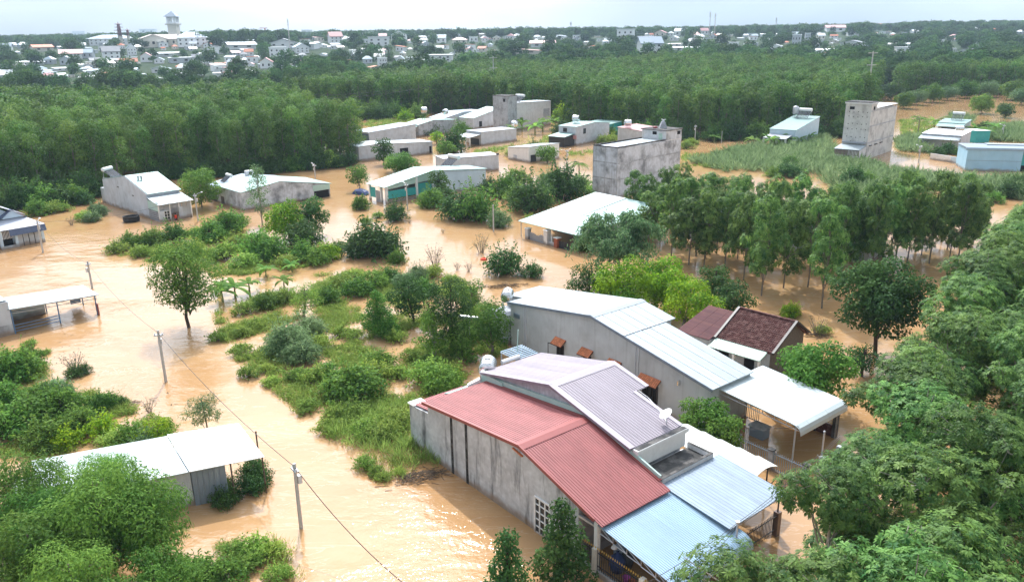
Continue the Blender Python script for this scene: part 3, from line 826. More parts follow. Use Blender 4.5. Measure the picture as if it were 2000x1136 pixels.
MB().tube((-0.0, 0, 0), (0.0, 1.6, 0.02), 0.16, n=10).build('white_pipe', M_white, None, loc=w1(-3.5, 7.1, 4.55), rz=R_(A1))
tag(bpy.data.objects['white_pipe'], 'thick white pipe lying behind the mauve roof edge', 'pipe')

# satellite dish
t = thing('satellite_dish', 'round white satellite dish on the corner of the mauve roof', 'satellite dish', w1(10.4, 8.7, 4.62), R_(A1 + 150))
d = MB()
for k in range(5):
    pass
d.lathe([(0.02, 0.0), (0.2, 0.03), (0.34, 0.09), (0.42, 0.16), (0.43, 0.17), (0.34, 0.11), (0.2, 0.05), (0.02, 0.02)], 20)
do = d.build('reflector', M_white, t, True, loc=(0, 0, 0.55)); do.rotation_euler = (R_(-35), 0, 0)
MB().tube((0, 0, -0.05), (0, 0, 0.55), 0.03).build('mast', M_steel, t)
MB().tube((0, 0.1, 0.5), (0, 0.62, 0.95), 0.015).build('feed_arm', M_steel, t)
MB().path([Vector(w1(7.2, 9.7, 5.35)), Vector(w1(8.0, 9.75, 5.12)), Vector(w1(9.2, 9.35, 4.92)), Vector(w1(10.3, 8.8, 4.68))], [0.025] * 4).build('dish_cable', M_white, None)
tag(bpy.data.objects['dish_cable'], 'thin white cable running down the mauve roof to the dish', 'cable')

# white arched side roof
c = frame_thing('white_side_roof', 'dirty white bowed sheet roof beside the blue grey canopy', O1, A1, 'canopy')
def bowed(x0, x1, y0, y1, n=10):
    V, F = [], []
    for i in range(n + 1):
        t_ = i / n
        y = y0 + (y1 - y0) * t_
        z = 2.45 + 0.32 * math.sin(math.pi * t_)
        for x, dz in ((x0, 0.12), (x1, 0)): V += [(x, y, z + dz), (x, y, z + dz - 0.04)]
    for i in range(n):
        a = i * 4
        F += [(a, a + 2, a + 6, a + 4), (a + 1, a + 5, a + 7, a + 3), (a, a + 4, a + 5, a + 1), (a + 2, a + 3, a + 7, a + 6)]
    F += [(0, 1, 3, 2), (n * 4, n * 4 + 2, n * 4 + 3, n * 4 + 1)]
    return MB().add(V, F)
M_oldwhite = mat('weathered white sheet', (0.62, 0.66, 0.64), 0.5, 0.4, nscale=1.2, namt=0.1, blotch=0.25, blotch_col=(0.45, 0.48, 0.44))
for i in range(5):
    bowed(8.8 + i * 1.34, 8.8 + (i + 1) * 1.34 - 0.015, 10.4, 12.85).build('roof_sheet', M_oldwhite, c)
for x in (9.2, 12.2, 15.0):
    post(c, x, 12.6, 2.5, 0.05, M_dark); post(c, x, 10.6, 2.5, 0.05, M_dark)

# grey house
h = frame_thing('grey_house', 'long smooth grey house with white roof and four small tiled window awnings', O1, A1)
walls(h, [(-14.2, 4.22), (-4.0, 5.74), (7.75, 3.62)], 16.55, 21.0, M_conc_smooth)
walls(h, [(-16.9, 3.85), (-14.1, 4.22)], 18.3, 21.0, M_conc_smooth, name='rear_wall')
walls(h, [(-14.1, 4.1), (-4.0, 5.6), (-0.6, 5.0)], 21.02, 22.1, M_conc_smooth, name='side_wall')
roofing(h, [(-14.45, 4.24), (-4.0, 5.78)], 16.4, 18.2, M_roof_white, rib=0.45, ribh=0.012, sheet=0.9)
roofing(h, [(-17.0, 3.87), (-4.0, 5.78)], 18.2, 22.4, M_roof_white, rib=0.5, ribh=0.012, sheet=1.05)
roofing(h, [(-4.0, 5.78), (7.95, 3.63)], 16.4, 21.15, M_roof_white, rib=0.5, ribh=0.012, sheet=0.95, gap=0.03)
roofing(h, [(-4.0, 5.78), (-0.4, 5.13)], 21.15, 22.4, M_roof_white, rib=0.4, ribh=0.012, gap=0.03)
barge(h, [(-14.45, 4.16), (-4.0, 5.70), (7.95, 3.55)], 16.38, mat('grey blue fascia', (0.20, 0.24, 0.30), 0.5, 0.3), 0.06, 0.22)
MB().add([(-4.4, 16.4, 5.75), (-4.0, 16.4, 5.84), (-3.6, 16.4, 5.74), (-4.4, 22.42, 5.75), (-4.0, 22.42, 5.84), (-3.6, 22.42, 5.74)], [(0, 1, 4, 3), (1, 2, 5, 4), (0, 3, 5, 2)]).build('ridge_cap', M_roof_white, h)
pbox(h, 'rib_flashing', -0.42, -0.34, 16.4, 21.15, 5.165, 5.19, M_seam)
# pilasters, louvre vent, wall lamp
for xx, zt_ in ((-12.3, 4.4), (-12.05, 4.4), (0.75, 4.8), (1.05, 4.8)):
    pbox(h, 'drain_pipe', xx - 0.03, xx + 0.03, 16.47, 16.545, -0.9, zt_, M_conc_pale)
for i in range(4):
    pbox(h, 'louvre', -13.75, -12.95, 16.46, 16.545, 3.02 + i * 0.1, 3.08 + i * 0.1, M_roof_bluegrey)
pbox(h, 'wall_lamp', 4.95, 5.05, 16.3, 16.545, 2.95, 3.3, M_inox)
AW = MB()
tile = MB()
nseg = 5
V, F = [], []
for i in range(nseg + 1):
    t_ = math.pi * i / nseg
    for x in (0, 0.36): V.append((x * 1.0, 0.075 - 0.075 * math.cos(t_), 0.035 * math.sin(t_)))
F = [(2 * i, 2 * i + 2, 2 * i + 3, 2 * i + 1) for i in range(nseg)] + [(0, 1, 2 * nseg + 1, 2 * nseg)]
tile_me = MB().add(V, F).mesh('tile', M_tile_orange)
def awning_window(x, zc, w, hgt, shutter=False, side=None):
    win = window(h, 'y-', x, zc, w, hgt, 16.55, M_dark, (2, 1), M_void, 0.09)
    for i in range(1, 7):
        pbox(win, 'bar', x - w / 2 + w * i / 7 - 0.012, x - w / 2 + w * i / 7 + 0.012, 16.46, 16.5, zc - hgt / 2 + 0.1, zc + hgt / 2 - 0.1, M_dark)
    zt = zc + hgt / 2 + 0.55
    aw = MB()
    aw.add([(x - w / 2 - 0.25, 16.54, zt), (x + w / 2 + 0.25, 16.54, zt), (x + w / 2 + 0.25, 15.95, zt - 0.45), (x - w / 2 - 0.25, 15.95, zt - 0.45),
            (x - w / 2 - 0.25, 16.54, zt - 0.06), (x + w / 2 + 0.25, 16.54, zt - 0.06), (x + w / 2 + 0.25, 15.95, zt - 0.51), (x - w / 2 - 0.25, 15.95, zt - 0.51)],
           [(0, 3, 2, 1), (4, 5, 6, 7), (0, 1, 5, 4), (1, 2, 6, 5), (2, 3, 7, 6), (3, 0, 4, 7)])
    a = aw.build('awning', M_tile, h)
    n = int((w + 0.5) / 0.165)
    for r in range(2):
        for i in range(n):
            o = link('tile', tile_me, a, (x - w / 2 - 0.23 + i * 0.165, 16.53 - r * 0.30, zt + 0.02 - r * 0.225))
            o.rotation_euler = Matrix(((0, 1, 0), (-0.80, 0, 0.6), (0.6, 0, 0.80))).to_euler() if False else (0, 0, 0)
            rot = Matrix(((0, 1, 0), (-0.795, 0, -0.607), (-0.607, 0, 0.795)))
            o.rotation_euler = rot.to_euler()
    if shutter:
        MB().beam((x - w / 2 - 0.05, 16.45, zc + hgt / 2 - 0.04), (x - w / 2 - 0.65, 16.1, zc + hgt / 2 - 0.04), 0.04, 0.07).build('shutter_frame', M_dark, h)
        MB().beam((x - w / 2 - 0.65, 16.1, zc - hgt / 2), (x - w / 2 - 0.65, 16.1, zc + hgt / 2), 0.05, 0.05).build('shutter_frame', M_dark, h)
    return a
awning_window(-7.6, 1.55, 0.85, 1.3, True)
awning_window(-4.4, 1.65, 0.85, 1.2)
awning_window(-1.3, 1.65, 0.9, 1.2)
awning_window(2.3, 1.15, 1.5, 1.9)
water_tank('stainless water tank on a stand at the back corner of the grey house', w1(-15.6, 17.3), R_(A1 - 45), 2.9, 0.55, 1.35, 1.0)
tp_ = frame_thing('tank_block', 'low grey block carrying the tank behind the grey house', O1, A1, 'platform')
pbox(tp_, 'block', -16.9, -14.55, 16.5, 18.15, -0.9, 2.88, M_conc)
MB().lathe([(0.05, -1.0), (0.26, -0.95), (0.28, -0.8), (0.28, 0.8), (0.26, 0.95), (0.05, 1.0)], 14, (0, 0, 0), 'X').build('steel_cylinder', M_inox, None, True, loc=w1(-16.9, 13.9, 2.6), rz=R_(-20))
tag(bpy.data.objects['steel_cylinder'], 'small shiny cylinder standing out of the trees left of the grey house', 'tank')
MB().tube((0, 0, -3.2), (0, 0, -0.2), 0.06).build('support', M_steel, bpy.data.objects['steel_cylinder'])

# white canopy of the grey house
c = frame_thing('white_canopy', 'broad white porch canopy with rounded front edge by the grey house', O1, A1, 'canopy')
cp = [(7.3, 3.34), (13.3, 2.92), (13.7, 2.86), (13.98, 2.72), (14.1, 2.5), (14.12, 2.28)]
roofing(c, cp, 17.45, 23.2, M_roof_canopy, sheet=1.15, gap=0.008)
for x, y in ((13.6, 17.7), (13.6, 22.9), (8.0, 22.9)):
    post(c, x, y, 2.85, 0.06, M_steel)
t = MB()
for i in range(7):
    xa = 7.6 + i * 0.9; z = 3.26 - i * 0.063
    t.tube((xa, 17.55, z), (xa + 0.9, 17.55, z - 0.063), 0.03); t.tube((xa, 17.55, z - 0.3), (xa + 0.9, 17.55, z - 0.36), 0.03); t.tube((xa, 17.55, z), (xa, 17.55, z - 0.3), 0.025)
t.build('truss', M_steel, c)
picket_fence(c, 8.0, 13.4, 23.0, 0.9, 2.5, 0.15, M_gold, rails=(0.05, 0.5, 0.95), r=0.014)
for x in (8.0, 10.0, 12.0, 13.5):
    pbox(c, 'pier', x - 0.15, x + 0.15, 22.85, 23.15, -0.9, 2.6, M_conc_dark)
pbox(c, 'low_wall', 8.1, 13.4, 22.93, 23.07, -0.9, 0.85, M_tile)
# planter box and bench rails standing in the yard
b_ = frame_thing('planter_box', 'small grey concrete planter block in the yard beside the white canopy', O1, A1, 'planter')
pbox(b_, 'block', 9.5, 10.6, 18.8, 19.6, -0.9, 0.75, M_roof_bluegrey)
pbox(b_, 'rim', 9.42, 10.68, 18.72, 19.68, 0.753, 0.85, M_conc)
# yard fence of the grey house
f = frame_thing('yard_fence', 'grey picket fence with square piers in front of the grey house yard', O1, A1, 'fence')
for a, b2 in ((8.4, 10.4), (10.75, 12.95), (13.3, 15.4)):
    picket_fence(f, a, b2, 15.95, 0.05, 1.35, 0.145, M_roof_bluegrey, rails=(0.06, 0.88), r=0.022)
for x in (10.58, 13.12, 15.6):
    pbox(f, 'pier', x - 0.16, x + 0.16, 15.78, 16.1, -0.9, 1.4, M_conc)
    pbox(f, 'pier_cap', x - 0.2, x + 0.2, 15.74, 16.14, 1.403, 1.48, M_conc_dark)
pbox(f, 'base_wall', 8.3, 15.6, 15.86, 16.02, -0.9, 0.04, M_conc)
f2 = frame_thing('side_gate', 'blue grey iron gate at the far corner under the white canopy', O1, A1, 'gate')
picket_fence(f2, 17.8, 19.4, 15.7, -0.1, 1.35, 0.15, M_roof_bluegrey, rails=(0.06, 0.88), r=0.022, axis='y')
picket_fence(f2, 8.0, 9.3, 20.3, 0.35, 1.6, 0.15, M_roof_bluegrey, rails=(0.06, 0.88), r=0.022)
for y in (17.55, 19.6):
    pbox(f2, 'pier', 15.55, 15.85, y - 0.15, y + 0.15, -0.9, 1.45, M_conc)

# old tiled house behind
O4 = w1(1.3, 24.6); A4 = A1 + 6
h = frame_thing('tiled_house', 'small old house with a dark clay tile roof and pale green awning', (O4[0], O4[1]), A4)
# x along ridge (towards the right of the photo), y from front eave to back
MB().add([(0, 1.6, -0.9), (4.6, 1.6, -0.9), (4.6, 7.2, -0.9), (0, 7.2, -0.9), (0, 1.6, 3.0), (4.6, 1.6, 3.0), (4.6, 7.2, 3.0), (0, 7.2, 3.0), (0, 5.0, 4.5), (4.6, 5.0, 4.5)],
         [(0, 3, 2, 1), (0, 1, 5, 4), (2, 3, 7, 6), (1, 2, 6, 9, 5), (3, 0, 4, 8, 7), (4, 5, 9, 8), (6, 7, 8, 9)]).build('wall', M_wood, h)
V, F = [], []
rows, cols = 17, 30
def slope_tiles(mb, ya, za, yb, zb, rows, cols, x0, x1):
    for r in range(rows):
        t0, t1 = r / rows, (r + 1.25) / rows
        y0, y1 = ya + (yb - ya) * t0, ya + (yb - ya) * min(t1, 1)
        z0, z1 = za + (zb - za) * t0 + 0.09, za + (zb - za) * min(t1, 1) + 0.045
        for c_ in range(cols):
            xa = x0 + (x1 - x0) * c_ / cols; xb = x0 + (x1 - x0) * (c_ + 0.92) / cols
            j = random.uniform(-0.012, 0.012)
            xm = (xa + xb) / 2
            mb.add([(xa, y0, z0 + j), (xm, y0, z0 + 0.045 + j), (xb, y0, z0 + j), (xa, y1, z1 + j), (xm, y1, z1 + 0.045 + j), (xb, y1, z1 + j), (xa, y0, z0 - 0.05 + j), (xb, y0, z0 - 0.05 + j)],
                   [(0, 1, 4, 3), (1, 2, 5, 4), (6, 7, 2, 1, 0)])
random.seed(4)
rb = MB().add([(-0.2, 1.4, 2.92), (4.9, 1.4, 2.92), (4.9, 5.0, 4.55), (-0.2, 5.0, 4.55), (4.9, 7.5, 2.95), (-0.2, 7.5, 2.95), (-0.2, 1.4, 2.84), (4.9, 1.4, 2.84), (4.9, 5.0, 4.45), (-0.2, 5.0, 4.45), (4.9, 7.5, 2.86), (-0.2, 7.5, 2.86)],
         [(0, 1, 2, 3), (3, 2, 4, 5), (7, 6, 9, 8), (8, 9, 11, 10), (0, 6, 7, 1), (5, 4, 10, 11), (0, 3, 9, 6), (3, 5, 11, 9), (1, 7, 8, 2), (2, 8, 10, 4)]).build('roof', M_tile, h)
tl = MB(); slope_tiles(tl, 1.4, 2.92, 5.0, 4.55, rows, cols, -0.15, 4.85); slope_tiles(tl, 7.5, 2.95, 5.0, 4.55, 10, cols, -0.15, 4.85)
tag(tl.build('roof_tiles', M_tile, rb), kind='stuff')
barge(h, [(-0.22, 0)], 0, M_dark) if False else None
for x in (-0.22, 4.92):
    MB().beam((x, 1.3, 2.98), (x, 5.0, 4.68), 0.2, 0.18).build('verge', M_dark, h); MB().beam((x, 5.0, 4.68), (x, 7.6, 3.02), 0.2, 0.14).build('verge', M_dark, h)
MB().beam((-0.25, 5.0, 4.66), (4.95, 5.0, 4.66), 0.2, 0.14).build('ridge_cap', M_tile, h)
aw = MB()
V, F = [], []
for i in range(41):
    x = -0.2 + 4.6 * i / 40
    dz = 0.03 * (i % 2)
    for y, z in ((1.75, 3.02), (1.0, 2.72), (0.2, 2.5)): V += [(x, y, z + dz + 0.06)]
for i in range(40):
    a = 3 * i
    F += [(a, a + 1, a + 4, a + 3), (a + 1, a + 2, a + 5, a + 4)]
aw.add(V, F); aw.add([(v[0], v[1], v[2] - 0.06) for v in V], [tuple(reversed(f)) for f in F])
aw.build('awning', mat('old pale green sheet', (0.52, 0.66, 0.56), 0.5, 0.4, nscale=1.5, namt=0.1, blotch=0.25, blotch_col=(0.35, 0.42, 0.34)), h)
for x in (0.0, 2.1, 4.3):
    MB().box(-0.1, 0.1, -0.1, 0.1, -0.9, 2.5).build('column', M_white, h, loc=(x, 0.4, 0))
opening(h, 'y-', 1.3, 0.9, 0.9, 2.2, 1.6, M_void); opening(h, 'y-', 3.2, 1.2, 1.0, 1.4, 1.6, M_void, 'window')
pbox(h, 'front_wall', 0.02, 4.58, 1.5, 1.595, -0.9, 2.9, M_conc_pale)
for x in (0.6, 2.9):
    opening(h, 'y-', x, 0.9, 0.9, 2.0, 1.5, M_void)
h = frame_thing('maroon_shed', 'lean-to shed with a rusty maroon sheet roof behind the grey house', (O4[0], O4[1]), A4, 'shed')
walls(h, [(-3.2, 2.9), (-0.35, 2.9)], 0.9, 5.2, M_conc_smooth)
for i in range(3):
    V = [(-3.5 + i * 1.06, 0.6, 2.95), (-2.46 + i * 1.06, 0.6, 2.95), (-2.46 + i * 1.06, 5.6, 3.95), (-3.5 + i * 1.06, 5.6, 3.95)]
    MB().add(V + [(v[0], v[1], v[2] - 0.05) for v in V], [(0, 1, 2, 3), (7, 6, 5, 4), (0, 4, 5, 1), (1, 5, 6, 2), (2, 6, 7, 3), (3, 7, 4, 0)]).build('roof_sheet', M_roof_maroon, h)
# ------------------------------------------------------------------ houses on the left edge and in the foreground
def axis(p, q):
    d = np.array(q) - np.array(p)
    return math.degrees(math.atan2(d[1], d[0])), float(np.hypot(d[0], d[1]))

# foreground house with white roof, bottom left
p, q = at(370, 920, 2.5), at(515, 891, 2.5)
ang, ln = axis(p, q)
h = frame_thing('white_roofed_house', 'low house with blown out white sheet roof behind the foreground trees', p, ang)
def loc4(px, py, z):
    w = at(px, py, z) - np.array([p[0], p[1], 0]); c, d = math.cos(R_(ang)), math.sin(R_(ang))
    return (c * w[0] + d * w[1], -d * w[0] + c * w[1], z)
def slab4(a, b_, c_, d_, th=0.07):
    V = [a, b_, c_, d_]
    return MB().add(V + [(v[0], v[1], v[2] - th) for v in V], [(0, 1, 2, 3), (7, 6, 5, 4), (0, 4, 5, 1), (1, 5, 6, 2), (2, 6, 7, 3), (3, 7, 4, 0)])
RA, RB, RC_, RD = loc4(370, 920, 2.5), loc4(516, 891, 2.5), loc4(466, 826, 3.3), loc4(326, 848, 3.3)
slab4(RA, RB, RC_, RD, 0.06).build('roof', M_roof_farwhite, h)
EA, EB = loc4(330, 930, 2.42), loc4(135, 878, 3.22)
dx_ = (RD[0] - EB[0])
for i in range(6):
    f0, f1 = i / 6, (i + 0.97) / 6
    l0 = (RA[0] - 0.05, RA[1] + 0.1); l1 = (RD[0] - 0.02, RD[1])
    def lerp(f): return (l0[0] + (l1[0] - l0[0]) * f, l0[1] + (l1[1] - l0[1]) * f, 2.42 + 0.8 * f)
    q0, q1 = lerp(f0), lerp(f1)
    slab4((q0[0] - dx_ - 2.0, q0[1], q0[2]), q0, q1, (q1[0] - dx_ - 2.0, q1[1], q1[2]), 0.05).build('roof_sheet', M_roof_canopy, h)
walls(h, [(-9.5, 2.4), (0.0, 2.45)], 0.35, 3.7, M_conc_pale)
for i in range(6):
    pbox(h, 'wall_sheet', 0.05 + i * 0.32, 0.05 + i * 0.32 + 0.30, 0.25, 0.32, -0.9, 2.4, M_roof_bluegrey)
for x, y in ((ln - 0.1, 0.0), (ln - 0.1, 3.6), (2.3, 0.0)):
    post(h, x, y, 2.5, 0.05, M_debris)
pbox(h, 'porch_wall', 0.05, 1.98, 0.34, 3.6, -0.9, 2.4, M_conc_pale)

# carport at the left edge
p, q = at(28, 652), at(195, 613)
ang, ln = axis(p, q)
h = frame_thing('carport', 'open carport with white roof and blue steel frame at the left edge', p, ang, 'carport')
roofing(h, [(-0.2, 2.55), (ln + 0.2, 2.1)], -0.15, 4.6, M_roof_white, rib=0.5, ribh=0.015, sheet=0.95)
for x in (0.1, 4.1, ln - 0.2):
    post(h, x, 0.0, 2.5 - 0.05 * x, 0.06, M_bluesteel)
    post(h, x, 4.3, 2.45 - 0.05 * x, 0.06, M_bluesteel)
t = MB()
t.beam((0, 0, 2.42), (ln, 0, 2.0), 0.05, 0.06); t.beam((0, 0, 2.05), (ln, 0, 1.68), 0.05, 0.05)
for i in range(9):
    x = ln * i / 9; t.tube((x, 0, 2.42 - 0.05 * x), (x + ln / 9, 0, 2.05 - 0.05 * x), 0.02)
t.build('truss', M_steel, h)
for z in (0.25, 0.55, 0.85):
    MB().beam((0.1, -0.02, z), (4.1, -0.02, z), 0.05, 0.06).build('rail', M_bluesteel, h)
pbox(h, 'back_wall', 0.0, 4.0, 4.32, 4.45, -0.9, 2.3, M_paleblue)
pbox(h, 'end_panel', ln - 0.2, ln - 0.1, -0.3, 0.3, -0.9, 1.2, M_red_trim)
pbox(h, 'blue_sheet', ln - 1.4, ln - 0.4, 4.2, 4.28, 0.4, 2.0, M_bluesteel)
h = frame_thing('gable_end_house', 'pale grey house wall cut off by the left edge beside the carport', p, ang)
walls(h, [(-7.0, 3.4), (0.0, 3.35)], -0.05, 5.0, M_conc_pale)
pbox(h, 'stained_plinth', -7.0, 0.012, -0.062, -0.053, -0.9, 1.05, M_conc)
roofing(h, [(-7.2, 3.5), (-0.05, 3.42)], 0.1, 5.2, M_roof_white, rib=0.5, ribh=0.012)

# pale blue house at the left edge
p, q = at(8, 487), at(88, 472)
ang, ln = axis(p, q)
h = frame_thing('pale_blue_house', 'pale blue house with grey tiled roofs cut off by the left edge', p, ang)
walls(h, [(-6.0, 2.5), (ln, 2.5)], 1.2, 11.0, M_paleblue)
M_lilac = mat('lilac grey metal roofing', (0.42, 0.45, 0.52), 0.4, 0.4, nscale=0.8, namt=0.07)
slab4((-6.2, -0.3, 2.6), (ln + 0.3, -0.3, 2.6), (ln - 1.2, 4.2, 3.55), (-6.2, 4.2, 3.55)).build('veranda_roof', M_lilac, h)
slab4((0.9, -0.42, 1.75), (ln + 0.35, -0.42, 1.75), (ln + 0.28, -0.28, 2.58), (0.9, -0.28, 2.58)).build('blue_fascia', M_navy, h)
MB().prism_y([(-5.5, 3.3), (ln - 1.6, 3.3), (ln - 1.9, 3.7), (-1.0, 6.3), (-5.5, 5.0)], 3.6, 3.9).build('gable_wall', M_paleblue, h)
slab4((-1.2, 2.7, 6.55), (ln - 0.9, 2.7, 3.75), (ln - 0.9, 11.2, 3.75), (-1.2, 11.2, 6.55)).build('upper_roof', M_lilac, h)
slab4((-6.5, 2.7, 5.1), (-1.2, 2.7, 6.55), (-1.2, 11.2, 6.55), (-6.5, 11.2, 5.1)).build('upper_roof', M_lilac, h)
MB().prism_y([(1.3, 3.45), (4.2, 3.45), (2.75, 4.5)], 3.0, 3.3).build('dormer_gable', M_paleblue, h)
slab4((0.6, 2.8, 3.35), (2.75, 2.8, 4.62), (2.75, 3.7, 4.62), (0.6, 3.7, 3.35)).build('dormer_roof', M_navy, h)
slab4((2.75, 2.8, 4.62), (4.5, 2.8, 3.4), (4.5, 3.7, 3.4), (2.75, 3.7, 4.62)).build('dormer_roof', M_navy, h)
rg = MB()
for i in range(20):
    a0, a1 = 2 * math.pi * i / 20, 2 * math.pi * (i + 1) / 20
    rg.tube((-2.2 + 0.75 * math.cos(a0), 3.57, 4.6 + 0.5 * math.sin(a0)), (-2.2 + 0.75 * math.cos(a1), 3.57, 4.6 + 0.5 * math.sin(a1)), 0.05, n=5)
rg.build('round_moulding', mat('mauve moulding', (0.4, 0.3, 0.34), 0.6, 0.3), h)
for x in (-0.1, 1.75, ln - 0.12):
    MB().box(-0.16, 0.16, -0.16, 0.16, -0.9, 2.5).build('column', M_paleblue, h, loc=(x, 0.1, 0))
pbox(h, 'low_wall', 0.05, 1.6, 0.0, 0.2, -0.9, 0.35, M_paleblue)
for i in range(9):
    pbox(h, 'balustrade_bar', 0.1 + i * 0.17, 0.16 + i * 0.17, 0.05, 0.11, 1.3, 2.4, M_white)
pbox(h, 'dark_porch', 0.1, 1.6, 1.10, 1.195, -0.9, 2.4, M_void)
for i in range(4):
    x0 = 1.95 + i * (ln - 2.3) / 4
    pbox(h, 'door_leaf', x0, x0 + (ln - 2.3) / 4 - 0.1, 0.2, 0.26, -0.9, 1.85, M_conc_smooth)
    pbox(h, 'door_post', x0 - 0.08, x0 - 0.02, 0.16, 0.28, -0.9, 1.9, M_dark)
pbox(h, 'lintel', 1.9, ln - 0.25, 0.14, 0.3, 1.92, 2.05, M_dark)

# ------------------------------------------------------------------ houses in the middle distance
# grey house with porch and rescue worker
O, A = (-69.2, 134.5), -44
h = frame_thing('porch_house', 'grey house with pale green roof, front porch and a rescuer at its door', O, A)
walls(h, [(0, 4.3), (9.8, 5.85), (17.7, 3.9)], 0, 5.2, M_conc_pale)
roofing(h, [(-0.1, 4.3), (9.8, 5.9)], 0.12, 5.4, M_roof_green, rib=0.6, ribh=0.015)
roofing(h, [(9.8, 5.9), (17.95, 3.9)], 0.12, 5.45, M_roof_green, rib=0.6, ribh=0.015)
roofing(h, [(17.7, 3.45), (21.9, 2.72)], -0.15, 5.45, M_roof_white, rib=0.6, ribh=0.015)
pbox(h, 'porch_side_sheet', 17.72, 21.4, 0.0, 0.06, 1.6, 3.0, M_mint)
for i in range(5):
    pbox(h, 'porch_side_slat', 17.8, 21.4, 0.0, 0.05, 0.05 + i * 0.3, 0.27 + i * 0.3, M_roof_grey)
for y in (0.05, 1.75, 3.2, 5.1):
    MB().box(-0.08, 0.08, -0.08, 0.08, -0.9, 2.7).build('column', M_white, h, loc=(21.4, y, 0))
pbox(h, 'front_pier', 21.3, 21.5, 0.05, 0.75, -0.9, 1.7, M_conc_pale)
pbox(h, 'front_pier', 21.3, 21.5, 3.1, 3.7, -0.9, 1.9, M_conc_pale)
for i in range(7):
    pbox(h, 'lattice_panel', 21.36, 21.42, 0.1 + i * 0.72, 0.1 + i * 0.72 + 0.64, 1.9, 2.6, M_roof_grey)
window(h, 'x+', 1.25, 0.9, 0.9, 1.4, 21.3, M_white, (2, 3))
pbox(h, 'front_screen', 21.2, 21.28, 0.1, 1.75, -0.9, 1.8, M_conc_smooth)
pbox(h, 'front_screen', 21.2, 21.28, 3.7, 5.1, -0.9, 1.9, M_conc_smooth)
for x, z in ((6.5, 3.6), (12.3, 2.9)):
    pbox(h, 'vent', x - 0.35, x + 0.35, -0.03, -0.003, z, z + 0.18, M_dark)
for i in range(2):
    MB().lathe([(0.14, 0), (0.14, 0.5), (0.22, 0.55), (0.2, 0.75), (0.05, 0.85)], 10).build('roof_vent', M_steel, h, loc=(12.2 + i * 0.1, 1.25 + i * 0.45, 5.2))
walls(h, [(-2.2, 2.6), (0, 2.7)], 0.2, 3.0, M_conc_smooth, name='annex_wall')
def from_frame(O, A, s, w):
    c, d = math.cos(R_(A)), math.sin(R_(A))
    return (O[0] + c * s - d * w, O[1] + d * s + c * w)
sh = solar_heater('solar water heater on the back of the porch house', from_frame(O, A, 0.4, 0.9), R_(A + 35), 4.5, 1.25)
st = MB()
for x, y in ((-1.0, 0.0), (-1.0, 2.0)):
    st.tube((x, y, -4.5), (x, y, 0), 0.05)
st.build('mast', M_steel, sh)

# double grey house
O, A = (-43.6, 127.6), 43
h = frame_thing('double_grey_house', 'mottled grey house with two pale green roofs beside the lamp post', O, A)
walls(h, [(0, 2.95), (6.8, 3.88), (16.2, 2.25)], 0.0, 9.0, M_conc_blotch)
roofing(h, [(-0.2, 2.97), (6.8, 3.93)], -0.15, 9.1, M_roof_green, rib=0.6, ribh=0.015)
roofing(h, [(6.8, 3.93), (16.6, 2.25)], -0.15, 9.1, M_roof_green, rib=0.6, ribh=0.015)
walls(h, [(0.1, 2.5), (6.8, 3.5), (13, 2.4)], 9.05, 14.0, M_conc, name='rear_wall')
roofing(h, [(-0.2, 2.52), (6.8, 3.56)], 9.15, 14.2, M_roof_bluegrey, rib=0.6, ribh=0.015)
roofing(h, [(6.8, 3.56), (13.2, 2.45)], 9.15, 14.2, M_roof_bluegrey, rib=0.6, ribh=0.015)
pbox(h, 'mint_panel', 12.9, 16.2, -0.08, -0.004, 1.35, 2.3, M_mint)
opening(h, 'y-', 14.5, 0.6, 2.9, 1.4, 0.0, M_void, 'porch_opening')
opening(h, 'x-', 7.5, 0.7, 1.2, 1.2, 0.0, M_dark, 'window')
opening(h, 'x-', 10.8, 0.6, 1.6, 1.4, 0.1, M_dark, 'door')
solar_heater('solar heater with tilted collector on the double grey house', from_frame(O, A, 3.2, 11.2), R_(A + 180), 2.95, 1.0)
MB().box(-0.7, 0.7, -0.4, 0.4, 0, 0.9).build('air_conditioner', M_white, None, loc=(*from_frame(O, A, 7.2, 11.8), 3.45), rz=R_(A))
tag(bpy.data.objects['air_conditioner'], 'white box unit on the ridge of the double grey house', 'air conditioner')
MB().lathe([(0.28, 0), (0.28, 0.04), (0.02, 0.05)], 12, (0, 0, 0), 'Y').build('fan_grille', M_dark, bpy.data.objects['air_conditioner'], loc=(0, -0.41, 0.45))

# teal house
O, A = (-20.75, 131.5), 42
h = frame_thing('teal_house', 'long house with pale roof and teal shade cloth along its porch', O, A)
walls(h, [(9.5, 4.4), (21.8, 3.3)], 0.0, 5.2, M_paleblue)
roofing(h, [(-0.5, 2.82), (9.5, 4.48)], -0.25, 5.45, M_roof_green, rib=0.6, ribh=0.015)
roofing(h, [(9.5, 4.48), (22.0, 3.35)], -0.25, 5.45, M_roof_green, rib=0.6, ribh=0.015)
for x, y, z in ((0.05, 0.0, 2.8), (0.05, 1.6, 2.8), (0.05, 5.1, 2.8), (6.2, 0.0, 3.8)):
    MB().box(-0.17, 0.17, -0.17, 0.17, -0.9, z).build('column', M_white, h, loc=(x, y, 0))
pbox(h, 'shade_cloth', 0.3, 6.0, 0.02, 0.06, 0.75, 2.05, M_teal)
pbox(h, 'shade_cloth', 6.4, 9.4, 0.02, 0.06, 0.75, 2.55, M_teal)
MB().prism_y([(0.2, 2.35), (9.5, 2.9), (9.5, 4.35), (0.2, 2.8)], 0.02, 0.07).build('gable_sheet', M_mint, h)
pbox(h, 'shade_cloth', 0.0, 0.06, 3.4, 5.0, 0.6, 2.3, M_teal)
for z in (0.35, 0.55):
    MB().beam((0.3, -0.04, z), (9.4, -0.04, z), 0.05, 0.07).build('rail', M_steel, h)
